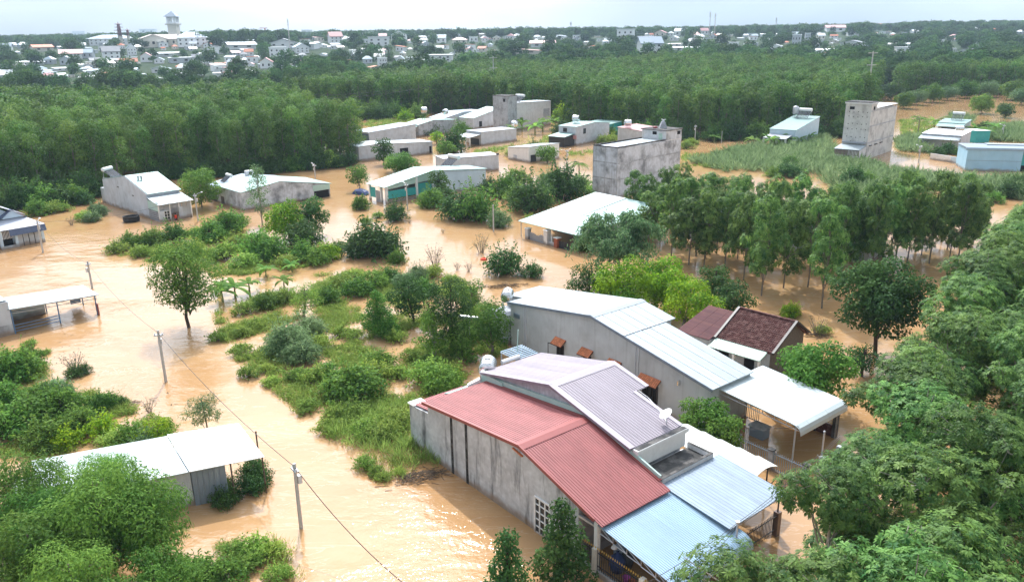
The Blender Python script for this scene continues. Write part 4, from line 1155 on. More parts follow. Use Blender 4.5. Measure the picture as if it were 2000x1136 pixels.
pbox(h, 'low_wall', 0.3, 9.4, 0.0, 0.12, -0.9, 0.22, M_whitewash)
pbox(h, 'inner_wall', 3.0, 9.4, 4.9, 5.1, -0.9, 3.2, M_conc_smooth)
for i in range(5):
    pbox(h, 'gate_leaf', 0.0, 0.05, 1.8 + i * 0.3, 2.06 + i * 0.3, -0.9, 1.9, M_roof_grey)
solar_heater('white solar heater standing behind the teal house roof', from_frame(O, A, 19.5, 6.4), R_(A + 180), 3.3, 1.6)

def corner(z, near, right, left):
    """building frame from three roof corners seen in the photograph at height z"""
    a, b_, c_ = at(*near, z), at(*right, z), at(*left, z)
    ang, ln = axis(a, b_)
    d = (b_ - a)[:2] / ln
    q = (c_ - a)[:2]
    return a, ang, ln, abs(d[0] * q[1] - d[1] * q[0])
# plain grey block
a, ang, ln, wd = corner(3.0, (865, 311), (974, 303), (834, 306))
h = frame_thing('grey_block', 'plain grey flat roofed block behind the teal house', a, ang)
walls(h, [(0, 3.0), (ln, 3.0)], 0, wd, M_conc_pale)
MB().prism_y([(-0.1, 2.96), (ln + 0.1, 2.96), (ln + 0.1, 3.1), (-0.1, 3.1)], -0.1, wd + 0.1).build('roof', M_roof_grey, h)
pbox(h, 'corner_upstand', ln - 0.4, ln + 0.05, -0.05, 0.4, 3.103, 3.4, M_conc_dark)
# low white house
p, q = at(992, 310), at(1033, 317)
ang, ln = axis(p, q)
h = frame_thing('low_white_house', 'low whitewashed house with a sloping white roof beside banana plants', p, ang)
walls(h, [(0, 2.55), (ln, 3.3)], 0, 9.0, M_white)
roofing(h, [(-0.15, 2.6), (ln + 0.15, 3.36)], -0.15, 9.2, M_roof_white, rib=0.6, ribh=0.015)
opening(h, 'x+', 1.3, 0.4, 1.6, 2.2, ln, M_dark); opening(h, 'y-', 2.6, 0.5, 1.2, 1.3, 0, M_conc_pale, 'window')

# tall grey tube house in the centre
O, A = (17.92, 133.4), 44
h = frame_thing('tall_grey_house', 'tall unpainted grey concrete house with a rooftop room', O, A)
walls(h, [(0, 8.45), (18.3, 8.3)], 0, 5.3, M_conc_blotch, drop=0)
MB().box(13.6, 18.4, 0.01, 5.29, 8.0, 10.1).build('rooftop_room', M_whitewash, h)
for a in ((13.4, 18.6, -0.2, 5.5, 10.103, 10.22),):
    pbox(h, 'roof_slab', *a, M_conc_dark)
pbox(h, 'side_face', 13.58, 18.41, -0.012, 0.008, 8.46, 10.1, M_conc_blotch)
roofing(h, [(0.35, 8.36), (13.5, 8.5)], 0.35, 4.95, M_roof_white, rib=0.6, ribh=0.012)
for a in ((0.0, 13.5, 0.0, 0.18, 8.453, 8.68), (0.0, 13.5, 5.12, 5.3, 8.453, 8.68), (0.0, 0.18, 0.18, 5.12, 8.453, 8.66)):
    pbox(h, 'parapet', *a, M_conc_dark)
opening(h, 'x-', 2.5, 9.6, 0.9, 0.55, 13.6, M_void, 'window'); opening(h, 'y-', 17.4, 9.5, 0.9, 0.6, -0.012, M_void, 'window')
opening(h, 'x-', 1.2, 8.98, 0.8, 1.25, 13.6, mat('pale green door', (0.45, 0.6, 0.5), 0.5, 0.3))
MB().lathe([(0.95, 0), (0.7, 0.6), (0.45, 1.15), (0.3, 1.2), (0.28, 1.35)], 4, (16.2, 2.6, 10.22)).build('chimney', M_conc, h)
MB().lathe([(0.4, 0), (0.42, 0.25), (0.2, 0.35)], 12, (15.2, 3.6, 10.22)).build('red_basin', M_red_trim, h, True)
# slab bands and pilasters
for z in (3.1, 5.8):
    pbox(h, 'floor_band', 0.02, 18.28, -0.02, -0.003, z, z + 0.22, M_conc)
    pbox(h, 'floor_band', -0.02, -0.003, 0.02, 5.28, z, z + 0.22, M_conc)
for y in (0.0, 2.6, 5.2):
    pbox(h, 'pilaster', -0.035, -0.021, y - 0.0, y + 0.12, -0.9, 8.4, M_conc)
t = thing('wind_vane', 'small white three armed turbine vent on the rooftop chimney', 'vent', (*from_frame(O, A, 16.2, 2.6), 11.55), 0)
for k in range(3):
    MB().tube((0, 0, 0.12), (0.45 * math.cos(k * 2.1), 0.45 * math.sin(k * 2.1), 0.22), 0.07).build('arm', M_white, t)
MB().tube((0, 0, 0), (0, 0, 0.15), 0.05).build('stem', M_white, t)

# white-roofed house in front of it
O, A = (1.38, 107.82), -51.4
h = frame_thing('white_roof_gate_house', 'house with a wide white roof, grey gate and one red brick pier', O, A)
slab4((-0.3, -0.3, 2.25), (12.5, -0.3, 2.4), (12.5, 14.6, 4.3), (-0.3, 14.6, 4.3), 0.06).build('roof', M_roof_green, h)
slab4((-0.2, 4.0, 2.86), (6.0, 4.0, 2.9), (6.0, 14.5, 4.37), (-0.2, 14.5, 4.37), 0.03).build('upper_sheet', M_roof_canopy, h)
slab4((-0.3, 1.6, 2.545), (12.5, 1.6, 2.66), (12.5, 1.75, 2.68), (-0.3, 1.75, 2.565), 0.02).build('lap_strip', M_roof_grey, h)
slab4((5.9, 4.3, 2.95), (12.4, 4.3, 2.99), (12.4, 4.5, 3.03), (5.9, 4.5, 2.99), 0.03).build('lap_strip', M_roof_grey, h)
MB().add([(0.3, 5.5, -0.9), (12.2, 5.5, -0.9), (12.2, 14.2, -0.9), (0.3, 14.2, -0.9), (0.3, 5.5, 2.9), (12.2, 5.5, 2.9), (12.2, 14.2, 4.1), (0.3, 14.2, 4.1)],
         [(0, 3, 2, 1), (4, 5, 6, 7), (0, 1, 5, 4), (1, 2, 6, 5), (2, 3, 7, 6), (3, 0, 4, 7)]).build('wall', M_conc_smooth, h)
post(h, 0.0, 0.0, 2.25, 0.06, M_steel)
for x, m_, zt, wd in ((1.6, M_conc_pale, 1.45, 0.3), (5.6, M_whitewash, 1.9, 0.35), (7.6, M_brick, 1.25, 0.32)):
    pbox(h, 'gate_pier', x - wd, x + wd, -0.1 - wd, -0.1 + wd, -0.9, zt, m_)
    pbox(h, 'pier_cap', x - wd - 0.08, x + wd + 0.08, -0.18 - wd, -0.02 + wd, zt + 0.003, zt + 0.1, M_white)
for i in range(10):
    pbox(h, 'gate_slat', 2.0 + i * 0.33, 2.26 + i * 0.33, -0.14, -0.06, -0.9, 0.95 + 0.12 * math.sin(i * 0.35 * math.pi), M_roof_grey)
pbox(h, 'low_wall', 5.95, 7.3, -0.2, 0.0, -0.9, 0.5, M_conc_pale)
for i in range(6):
    pbox(h, 'gate_slat', 8.0 + i * 0.33, 8.26 + i * 0.33, -0.14, -0.06, -0.9, 0.95, M_dark)
for i in range(5):
    window(h, 'y-', 6.6 + i * 1.0, 2.1, 0.7, 0.5, 5.5, M_white, (1, 1))

# ------------------------------------------------------------------ back cluster of houses
def simple_house(name, label, O, A, prof, wd, wm, rm, extra=None, over=0.15, y0=0.0, cat='house'):
    h = frame_thing(name, label, O, A, cat)
    walls(h, prof, y0, y0 + wd, wm)
    pr = [(prof[0][0] - over, prof[0][1])] + list(prof[1:-1]) + [(prof[-1][0] + over, prof[-1][1])]
    for i in range(len(pr) - 1):
        roofing(h, [(pr[i][0], pr[i][1] + 0.03), (pr[i + 1][0], pr[i + 1][1] + 0.03)], y0 - over, y0 + wd + over, rm, rib=0.7, ribh=0.015)
    if extra: extra(h)
    return h
p, q = at(702, 315), at(845, 299)
ang, ln = axis(p, q)
def ex(h):
    opening(h, 'y-', ln * 0.60, 0.7, 2.2, 2.4, 0, M_void); opening(h, 'y-', ln * 0.97, 0.9, 0.6, 1.6, 0, M_void, 'window')
simple_house('long_grey_house', 'long low grey house with a black doorway behind the dark tree', p, ang, [(0, 3.2), (ln * 0.25, 3.5), (ln * 0.55, 3.1), (ln, 2.7)], 6.0, M_conc_pale, M_roof_white, ex)
def ex(h):
    pbox(h, 'teal_gable', -0.03, -0.004, 0.1, 6.4, 1.6, 3.2, M_navy)
simple_house('blue_roof_house', 'house with a broad pale blue roof at the left of the back cluster', at(722, 287)[:2], 45, [(0, 3.6), (15, 4.4)], 6.5, M_conc_pale, M_roof_bluegrey, ex)
def ex(h):
    slab4((-3.2, -0.2, 2.6), (0.0, -0.2, 2.9), (0.0, 5.0, 2.9), (-3.2, 5.0, 2.6)).build('porch_roof', M_roof_green, h)
    for y in (0, 4.8): post(h, -3.0, y, 2.55, 0.06, M_steel)
    opening(h, 'x-', 2.5, 0.9, 3.0, 1.8, 0, M_dark)
simple_house('mouldy_wall_house', 'house with mouldy grey side wall and pale green porch roof', at(818, 267)[:2], 45, [(0, 3.2), (5.5, 4.1), (14, 3.5)], 6.2, M_conc, M_roof_green, ex)
simple_house('round_ridge_house', 'low house with bright roof and water tanks behind the mouldy wall', at(866, 252)[:2], 45, [(0, 3.0), (8, 4.4), (17, 4.2)], 6.5, M_conc_pale, M_roof_bluegrey)
def ex(h):
    opening(h, 'y-', 3.0, 1.2, 1.2, 1.6, 0, M_void, 'window')
simple_house('white_slope_house', 'grey house with steep white roof leaning on the square tower', at(925, 252)[:2], 48, [(0, 3.1), (12, 5.4)], 6.0, M_conc_pale, M_roof_green, ex)
O, A = (-0.61, 233.1), 52
h = frame_thing('square_tower_house', 'square grey stair tower with a long white walled house behind it', O, A)
walls(h, [(0, 9.7), (4.4, 9.7)], 0, 5.4, M_conc, drop=0)
walls(h, [(4.42, 7.6), (21.5, 7.0)], 0.02, 5.4, M_whitewash, name='rear_wall')
roofing(h, [(4.45, 7.66), (21.7, 7.06)], -0.1, 5.5, M_roof_white, rib=0.7, ribh=0.015)
opening(h, 'x-', 1.2, 8.6, 0.8, 0.9, 0, M_void, 'window')
pbox(h, 'roof_edge', -0.1, 4.5, -0.1, 5.5, 9.703, 9.85, M_conc_dark)
opening(h, 'y-', 19.2, 3.6, 3.2, 2.6, 0.02, M_conc, 'patch')
solar_heater('solar heater on the white house behind the square tower', from_frame(O, A, 10, 3), R_(A + 180), 7.4, 1.6)
def ex(h):
    slab4((-4.0, -0.1, 2.3), (-0.2, -0.1, 2.75), (-0.2, 5.4, 2.75), (-4.0, 5.4, 2.3)).build('porch_roof', M_roof_white, h)
    for y in (0.1, 1.8, 3.5, 5.2): MB().box(-0.1, 0.1, -0.1, 0.1, -0.9, 2.4).build('column', M_white, h, loc=(-3.7, y, 0))
    opening(h, 'x-', 2.6, 0.6, 3.6, 2.0, 0, M_dark)
simple_house('grey_box_house', 'pale grey box house with white porch in the middle of the back cluster', at(940, 284)[:2], 44, [(0, 3.35), (12.5, 3.1)], 5.6, M_conc_pale, M_conc_pale, ex)
def ex(h):
    slab4((-4.6, 0.3, 2.45), (-0.1, 0.3, 2.95), (-0.1, 5.4, 2.95), (-4.6, 5.4, 2.45)).build('porch_roof', M_roof_green, h)
    pbox(h, 'dark_porch', -4.4, -0.05, 0.5, 5.2, -0.9, 2.35, M_dark)
    pbox(h, 'red_sign', -0.6, -0.5, -0.5, 0.5, 1.6, 2.5, M_roof_pink)
    window(h, 'y-', 3.6, 3.2, 1.1, 1.3, 0, M_dark, (2, 1)); window(h, 'x-', 3.4, 3.6, 1.2, 1.0, 0, M_dark, (2, 1))
simple_house('dark_porch_house', 'grey house with dark slatted porch left of the tall building', at(1125, 284)[:2], 50, [(0, 4.55), (8, 5.0), (15, 4.3)], 5.4, M_conc_pale, M_roof_green, ex)
simple_house('teal_shed', 'small teal walled shed behind the dark porch house', at(1183, 268)[:2], 50, [(0, 3.2), (8, 3.5)], 8.0, M_teal, M_roof_green, cat='shed')
simple_house('pink_roof_house', 'grey house with a pink roof beside the tall building', at(1206, 281)[:2], -40, [(0, 4.2), (10, 3.4)], 9, M_conc_smooth, M_roof_pink)
# water tanks of the cluster
for i, (px, py, z, lab) in enumerate(((828, 222, 4.3, 'white tank on a leg stand behind the round ridge house'), (870, 226, 4.2, 'white tank on the round ridge house roof'),
                                     (1005, 250, 3.0, 'white globe tank beside the banana plants at the tower'), (1125, 240, 4.9, 'small tank on the dark porch house roof'), (1226, 249, 4.1, 'round tank on the pink roof'))):
    p = at(px, py, z)
    water_tank(lab, p[:2], R_(30 + 40 * i), z - 0.05, 0.75, 1.6, 0.5)

# ------------------------------------------------------------------ houses on the right
O, A = (68.6, 193.5), 50
def ex(h):
    slab4((-4.2, 0.6, 2.2), (-0.05, 0.6, 2.75), (-0.05, 6.3, 2.75), (-4.2, 6.3, 2.2)).build('porch_roof', M_roof_grey, h)
    for y in (0.8, 3.0, 6.1): MB().box(-0.2, 0.2, -0.2, 0.2, -0.9, 2.3).build('column', M_white, h, loc=(-3.9, y, 0))
    opening(h, 'x-', 4.5, 0.9, 2.4, 2.0, 0, M_dark); opening(h, 'x-', 1.8, 1.2, 1.4, 1.2, 0, M_dark, 'window')
    pbox(h, 'low_wall', -4.0, -3.9, 0.9, 2.9, -0.9, 0.8, M_white)
simple_house('sloping_roof_house', 'pale blue house with one long roof rising to the back, left of the right tower', O, A, [(0, 3.9), (15.5, 5.9)], 6.4, M_paleblue, M_roof_green, ex)
solar_heater('solar heater at the top of the long rising roof', from_frame(O, A, 13.5, 3.0), R_(A + 180), 5.6, 1.7)
p_ = from_frame(O, A, 13.2, 5.4)
t = thing('steel_tank', 'upright steel tank at the top of the long rising roof', 'water tank', (p_[0], p_[1], 5.5))
MB().lathe([(0.1, 0.9), (0.7, 0.95), (0.75, 1.1), (0.75, 2.5), (0.6, 2.8), (0.1, 2.95)], 14).build('drum', M_steel, t, True)
s_ = MB()
for k in range(4): s_.tube((0.6 * math.cos(k * 1.57), 0.6 * math.sin(k * 1.57), 0), (0.55 * math.cos(k * 1.57), 0.55 * math.sin(k * 1.57), 1.0), 0.05)
s_.build('stand', M_steel, t)

O, A = (76.65, 172.1), 48
h = frame_thing('right_tower_house', 'tall pale grey unpainted house with holes in its tower face, on the right', O, A)
M_twr = mat('pale blotched render', (0.62, 0.62, 0.60), 0.9, 0.15, nscale=1.5, namt=0.1, blotch=0.75, blotch_col=(0.33, 0.33, 0.33), bscale=0.5, streak=0.3, streak_col=(0.2, 0.2, 0.2))
walls(h, [(0, 11.6), (3.6, 11.6)], 0, 5.4, M_twr, drop=0)
walls(h, [(3.62, 10.6), (17.2, 10.2)], 0.02, 5.4, M_twr, name='rear_wall', drop=0)
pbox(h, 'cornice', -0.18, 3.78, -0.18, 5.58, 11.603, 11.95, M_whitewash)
pbox(h, 'cornice_cap', -0.08, 3.7, -0.08, 5.5, 11.953, 12.1, M_conc_dark)  # dark concrete band set slightly back on top of the cornice
pbox(h, 'coping', 3.8, 17.3, -0.08, 5.5, 10.62, 10.75, M_whitewash)
opening(h, 'x-', 4.0, 10.75, 1.0, 0.6, 0, M_void, 'window'); opening(h, 'y-', 1.8, 10.75, 0.9, 0.7, 0, M_void, 'window')
hole = MB().box(-0.02, -0.004, -0.09, 0.09, -0.09, 0.09).mesh('wall_hole', M_void)
for r, z in enumerate((9.9, 8.9, 7.4, 6.3, 4.6, 3.6)):
    for i in range(5):
        link('wall_hole', hole, h, (0, 0.7 + i * 0.95, z + 0.06 * ((i * 7 + r) % 3)))
for i in range(3):
    pbox(h, 'window_hood', 1.2 + i * 3.4, 2.6 + i * 3.4, -0.25, -0.003, 2.75, 2.9, M_conc_dark)
for z in (3.4, 6.9, 10.1):
    pbox(h, 'floor_band', 0.02, 17.1, -0.012, -0.003, z, z + 0.25, M_conc)
slab4((-4.6, -0.1, 2.55), (-0.6, -0.1, 3.1), (-0.6, 5.3, 3.1), (-4.6, 5.3, 2.55)).build('porch_roof', M_roof_white, h)
walls(h, [(-4.3, 2.4), (-0.02, 2.85)], 0.1, 5.2, M_whitewash, name='porch_wall')
pbox(h, 'porch_band', -4.36, -4.3, 0.1, 5.2, 1.3, 2.4, mat('brown band', (0.25, 0.2, 0.18), 0.7, 0.2))
for i in range(7):
    pbox(h, 'white_bar', -4.4, -4.365, 0.4 + i * 0.3, 0.5 + i * 0.3, 1.35, 2.3, M_white)
pbox(h, 'ledge', -0.7, -0.01, 0.2, 5.2, 3.4, 3.7, M_roof_grey)

def ex(h):
    slab4((-2.2, -0.1, 2.35), (-0.05, -0.1, 2.9), (-0.05, 8.6, 2.9), (-2.2, 8.6, 2.35)).build('porch_roof', M_roof_white, h)
    for y in (0, 4, 8.4): post(h, -2.0, y, 2.35, 0.06, M_steel)
simple_house('flat_white_roof_house', 'low house with a flat white roof and front awning near the blue wall', at(1874, 293)[:2], 48, [(0, 3.25), (8.5, 3.6)], 8.4, M_conc_pale, M_roof_farwhite, ex)
def ex(h):
    slab4((-2.4, -0.1, 2.6), (-0.02, -0.1, 3.2), (-0.02, 6.2, 3.2), (-2.4, 6.2, 2.6)).build('porch_roof', M_roof_green, h)
    opening(h, 'x-', 3, 1.2, 4.8, 1.8, 0, M_dark)
simple_house('stepped_roof_house', 'small house with two stepped pale roofs behind the flat white roof', at(1881, 267)[:2], 48, [(0, 3.3), (6, 3.8)], 6.2, M_conc_pale, M_roof_green, ex)
solar_heater('solar heater behind the stepped roofs on the right', at(1872, 232, 4.0)[:2], R_(228), 3.7, 1.5)
water_tank('white tank on the flat white roof near the blue wall', at(1873, 263, 3.5)[:2], R_(-30), 3.5, 0.55, 1.7, 0.9)
p, q = at(1884, 333), at(1992, 336)
ang, ln = axis(p, q)
h = frame_thing('light_blue_house', 'light blue rendered house wall at the right edge of the cane field', p, ang)
walls(h, [(0, 4.35), (ln, 4.35)], 0, 7.0, M_blue, drop=0)
pbox(h, 'roof_band', -0.3, ln + 0.1, -0.12, 0.0, 4.0, 4.4, M_roof_blue)
MB().prism_y([(-0.2, 4.36), (ln + 3, 4.36), (ln + 3, 4.5), (-0.2, 4.5)], 0.1, 7.0).build('roof', M_roof_bluegrey, h)
pbox(h, 'roof_light', 4.5, ln + 2.5, 4.5, 6.5, 4.503, 4.7, M_roof_white)
pbox(h, 'wall_line', 0.02, ln, -0.02, -0.004, 2.0, 2.06, M_roof_bluegrey)
walls(h, [(ln + 0.02, 3.3), (ln + 5, 3.3)], 0.6, 6.5, M_teal, name='porch_wall')
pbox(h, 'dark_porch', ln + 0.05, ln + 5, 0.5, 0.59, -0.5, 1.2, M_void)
p2, q2 = at(1816, 311), at(1884, 322)
ang2, ln2 = axis(p2, q2)
h = frame_thing('white_yard_wall', 'low whitewashed yard wall running to the light blue house', p2, ang2, 'wall')
pbox(h, 'panel', 0, ln2 * 0.6, 0, 0.2, -0.9, 1.3, M_white); pbox(h, 'panel', ln2 * 0.6 + 0.01, ln2, 0, 0.2, -0.9, 1.25, M_paleblue)
p, q = at(1900, 273), at(1925, 275)
simple_house('teal_hut', 'tiny hut with teal side wall behind the light blue house', at(1905, 279)[:2], 20, [(0, 2.9), (4.5, 2.7)], 4, M_teal, M_roof_farwhite, cat='hut')
# long house hidden behind the grove
p, q = at(1375, 418, 3.0), at(1700, 470, 3.0)
ang, ln = axis(p, q)
simple_house('hidden_long_house', 'long white roofed house mostly hidden behind the tree row', p[:2], ang, [(0, 3.2), (ln, 3.0)], 5.5, M_conc_smooth, M_roof_white)
# ------------------------------------------------------------------ plants
def nrm(a):
    return a / np.maximum(np.linalg.norm(a, axis=-1, keepdims=True), 1e-9)
UP = np.array([0, 0, 1.0])
def leaf_mesh(name, C, A, Nn, Ls, Ws, tint, m, fold=0.12, droop=0.18):
    """one diamond leaf per row: base C, axis A, face normal Nn"""
    n = len(C)
    S = nrm(np.cross(A, Nn))
    Ls = np.broadcast_to(np.asarray(Ls, float).reshape(-1, 1), (n, 1)); Ws = np.broadcast_to(np.asarray(Ws, float).reshape(-1, 1), (n, 1))
    mid = C + A * Ls * 0.48
    V = np.empty((n, 4, 3))
    V[:, 0] = C
    V[:, 1] = mid + S * Ws * 0.5 - Nn * Ws * fold
    V[:, 2] = C + A * Ls - UP * Ls * droop
    V[:, 3] = mid - S * Ws * 0.5 - Nn * Ws * fold
    me = bpy.data.meshes.new(name)
    me.vertices.add(4 * n); me.vertices.foreach_set('co', V.reshape(-1).astype(np.float32))
    me.loops.add(4 * n); me.loops.foreach_set('vertex_index', np.arange(4 * n, dtype=np.int32))
    me.polygons.add(n); me.polygons.foreach_set('loop_start', np.arange(0, 4 * n, 4, dtype=np.int32))
    a = me.attributes.new('tint', 'FLOAT', 'FACE'); a.data.foreach_set('value', np.clip(tint, 0, 1).astype(np.float32))
    me.materials.append(m)
    me.update(); me.validate()
    return me
def clump_leaves(rng, clumps, dens, L, W, upb=0.5, hang=0.25, inner=0.4, low=-0.45):
    """leaves on the shells of ellipsoid clumps (cx,cy,cz,rx,ry,rz)"""
    Cs, As, Ns, Ts = [], [], [], []
    for cl in clumps:
        c = np.array(cl[:3]); r = np.array(cl[3:6])
        area = 4 * math.pi * ((r[0] * r[1]) ** 1.6 / 3 + (r[0] * r[2]) ** 1.6 / 3 + (r[1] * r[2]) ** 1.6 / 3) ** (1 / 1.6)
        n = max(8, int(area * dens))
        d = nrm(rng.normal(size=(n * 2, 3)))
        d = d[d[:, 2] > low - rng.random(len(d)) * 0.25][:n]
        k = 1 - inner * rng.random((len(d), 1)) ** 1.6
        bump = 1 + 0.16 * np.sin(d[:, :1] * 5 + c[0] * 3) * np.cos(d[:, 1:2] * 6 + c[1]) + 0.1 * np.sin(d[:, 2:3] * 9 + c[2])
        p = c + d * r * k * bump
        nn = nrm(d * 0.7 + UP * upb + rng.normal(size=d.shape) * 0.45)
        ax = rng.normal(size=d.shape) + d * 0.5 - UP * hang
        ax = nrm(ax - nn * np.sum(ax * nn, axis=1, keepdims=True))
        Cs.append(p); As.append(ax); Ns.append(nn)
        Ts.append(np.clip(0.42 + 0.16 * rng.normal() + 0.22 * rng.normal(size=len(d)), 0, 1))
    C, A, Nn, T = map(np.concatenate, (Cs, As, Ns, Ts))
    return C, A, Nn, L * rng.uniform(0.7, 1.3, len(C)), W * rng.uniform(0.7, 1.3, len(C)), T
def tuft_leaves(rng, P, D, k, L, W, hang=0.35):
    """whorls of k drooping leaves at points P looking along D"""
    n = len(P)
    u = nrm(np.cross(D, rng.normal(size=D.shape))); w = np.cross(D, u)
    th = (np.arange(k) * 2 * math.pi / k)[None, :] + rng.random((n, 1)) * 6.28 + rng.normal(size=(n, k)) * 0.25
    rad = u[:, None, :] * np.cos(th)[..., None] + w[:, None, :] * np.sin(th)[..., None]
    el = rng.uniform(0.0, 0.75, (n, k, 1))
    ax = nrm(rad + D[:, None, :] * el - UP * hang)
    nn = nrm(D[:, None, :] * 1.0 - rad * 0.35 + UP * 0.35 + rng.normal(size=ax.shape) * 0.2)
    nn = nrm(nn - ax * np.sum(ax * nn, axis=-1, keepdims=True))
    C = P[:, None, :] + ax * L * 0.12
    T = np.clip(0.42 + 0.30 * rng.normal(size=(n, 1)) + 0.12 * rng.normal(size=(n, k)), 0, 1)
    m = n * k
    return C.reshape(m, 3), ax.reshape(m, 3), nn.reshape(m, 3), L * rng.uniform(0.75, 1.2, m), W * rng.uniform(0.8, 1.2, m), T.reshape(m)
def limbs(rng, trunk, ends, r0, fork=0.55, n=6):
    """tapered trunk (list of points) with limbs bending out to the given ends"""
    b = MB()
    rr = [r0 * (1 - 0.62 * i / (len(trunk) - 1)) for i in range(len(trunk))]
    b.path([Vector(p) for p in trunk], rr, n)
    T = np.array(trunk)
    for e in ends:
        e = np.array(e)
        t = fork + (1 - fork) * rng.random() * 0.9
        i = min(int(t * (len(T) - 1)), len(T) - 2); f = t * (len(T) - 1) - i
        s = T[i] * (1 - f) + T[i + 1] * f
        if e[2] < s[2] + 0.2:
            s = T[0] * 0.6 + s * 0.4 if e[2] < s[2] - 1 else s
        mid = (s + e) / 2 + np.array([0, 0, 0.12 * np.linalg.norm(e - s)]) * (1 if e[2] > s[2] else 0.3)
        r = r0 * 0.36
        b.path([Vector(s), Vector(mid), Vector(e)], [r, r * 0.65, r * 0.22], 5)
    return b

PLANTS = {}
def rubber_near(seed):
    rng = np.random.default_rng(seed)
    H = 11.0
    lobes = [(rng.normal() * 0.3, rng.normal() * 0.3, H - 1.6, 1.7, 1.7, 1.5)]
    for i in range(12):
        a = i * 2.4 + rng.random(); r = rng.uniform(0.6, 2.3); z = rng.uniform(5.0, H - 0.9)
        s = rng.uniform(0.55, 1.15)
        lobes.append((r * math.cos(a), r * math.sin(a), z, s, s, s * 0.9))
    P, D = [], []
    for l in lobes:
        c, r = np.array(l[:3]), np.array(l[3:])
        n = int(125 * r[0] ** 2)
        d = nrm(rng.normal(size=(n * 2, 3))); d = d[d[:, 2] > -0.35][:n]
        P.append(c + d * r * rng.uniform(0.7, 1.08, (len(d), 1))); D.append(nrm(d + UP * 0.55))
    P, D = np.concatenate(P), np.concatenate(D)
    crown = leaf_mesh('crown', *tuft_leaves(rng, P, D, 12, 0.185, 0.064), L_rubber)
    tr = [(0, 0, -1.2), (rng.normal() * 0.15, rng.normal() * 0.15, 2.5), (rng.normal() * 0.25, rng.normal() * 0.25, 5.5), (rng.normal() * 0.3, rng.normal() * 0.3, 8.5)]
    ends = [(l[0], l[1], l[2] + 0.4) for l in lobes]
    b = limbs(rng, tr, ends, 0.16)
    for l in lobes:
        for k in range(4):
            d = nrm(rng.normal(size=3) + UP * 0.6); c = np.array(l[:3])
            b.tube(c, c + d * np.array(l[3:]) * 1.0, 0.03, 0.012, 4)
    return b.mesh('trunk', M_bark_pale), crown
def rubber_tall(seed):
    """slender tree of the flooded row: bare trunk, open layered crown"""
    rng = np.random.default_rng(seed)
    H = rng.uniform(8.8, 9.8)
    tr = [(0, 0, -1.2), (rng.normal() * 0.15, rng.normal() * 0.15, 2.2), (rng.normal() * 0.3, rng.normal() * 0.3, 4.8), (rng.normal() * 0.4, rng.normal() * 0.4, 7.6)]
    lobes = []
    for i in range(15):
        a = i * 2.4 + rng.random(); t = rng.random()
        z = 2.3 + (H - 3.3) * (i + 0.5) / 15
        r = rng.uniform(0.8, 2.3) * (1.15 - 0.4 * (z - 3) / (H - 3)); s = rng.uniform(0.8, 1.35)
        lobes.append((r * math.cos(a), r * math.sin(a), z, s, s, s * 0.8))
    lobes.append((tr[-1][0], tr[-1][1], H - 0.9, 1.0, 1.0, 0.9))
    P, D = [], []
    for l in lobes:
        c, r = np.array(l[:3]), np.array(l[3:])
        n = int(52 * r[0] ** 2)
        d = nrm(rng.normal(size=(n * 2, 3))); d = d[d[:, 2] > -0.5][:n]
        P.append(c + d * r * rng.uniform(0.6, 1.1, (len(d), 1))); D.append(nrm(d + UP * 0.4))
    P, D = np.concatenate(P), np.concatenate(D)
    crown = leaf_mesh('crown', *tuft_leaves(rng, P, D, 9, 0.29, 0.12), L_rubber)
    return limbs(rng, tr, [l[:3] for l in lobes], 0.12, 0.4).mesh('trunk', M_bark), crown
def plantation_tree(seed, dens=5.0, m=None, L=0.46, W=0.26):
    rng = np.random.default_rng(seed)
    H = 13.0
    cl = [(0, 0, H - 1.6, 1.5, 1.5, 1.5)]
    for i in range(11):
        a = i * 2.4 + rng.random() * 0.6; f = i / 10
        z = 2.6 + f * (H - 5.0); r = rng.uniform(0.9, 1.9) * (1.0 - 0.35 * f); s = rng.uniform(0.95, 1.5)
        cl.append((r * math.cos(a), r * math.sin(a), z, s, s, s * 0.9))
    crown = leaf_mesh('crown', *clump_leaves(rng, cl, dens, L, W, 0.6, 0.3, 0.35, -0.4), m or L_rubber_far)
    tr = [(0, 0, -1.2), (rng.normal() * 0.1, rng.normal() * 0.1, 3.0), (rng.normal() * 0.2, rng.normal() * 0.2, 7.0), (0, 0, 10.5)]
    return limbs(rng, tr, [c[:3] for c in cl[1:]], 0.16, 0.3, 5).mesh('trunk', M_bark), crown
def round_tree(seed, H=6.0, R=3.0, leaf=L_mid, dens=26, L=0.30, W=0.16, trunk_h=1.6, ncl=12, bark=M_bark, r0=0.16, hang=0.25, squash=1.0, low=-0.5, spread=0.62):
    """broad crown of overlapping leaf clumps on a forked trunk"""
    rng = np.random.default_rng(seed)
    cz = (trunk_h + H) / 2; rz = (H - trunk_h) / 2 * squash
    cl = []
    for i in range(ncl):
        a = i * 2.4 + rng.random() * 0.8
        f = (i + 0.5) / ncl
        u = 1 - 2 * f
        rr = math.sqrt(max(0, 1 - u * u)) * R * spread * rng.uniform(0.75, 1.15)
        s = R * rng.uniform(0.28, 0.46)
        cl.append((rr * math.cos(a), rr * math.sin(a), cz + u * rz * 0.72, s, s, s * 0.82))
    cl.append((0, 0, cz, R * 0.42, R * 0.42, rz * 0.5))
    crown = leaf_mesh('crown', *clump_leaves(rng, cl, dens, L, W, 0.5, hang, 0.45, low), leaf)
    tr = [(0, 0, -1.2), (rng.normal() * 0.05 * H, rng.normal() * 0.05 * H, trunk_h * 0.8), (rng.normal() * 0.03 * H, rng.normal() * 0.03 * H, cz), (0, 0, H * 0.85)]
    return limbs(rng, tr, [c[:3] for c in cl[:-1]], r0, 0.35, 6).mesh('trunk', bark), crown
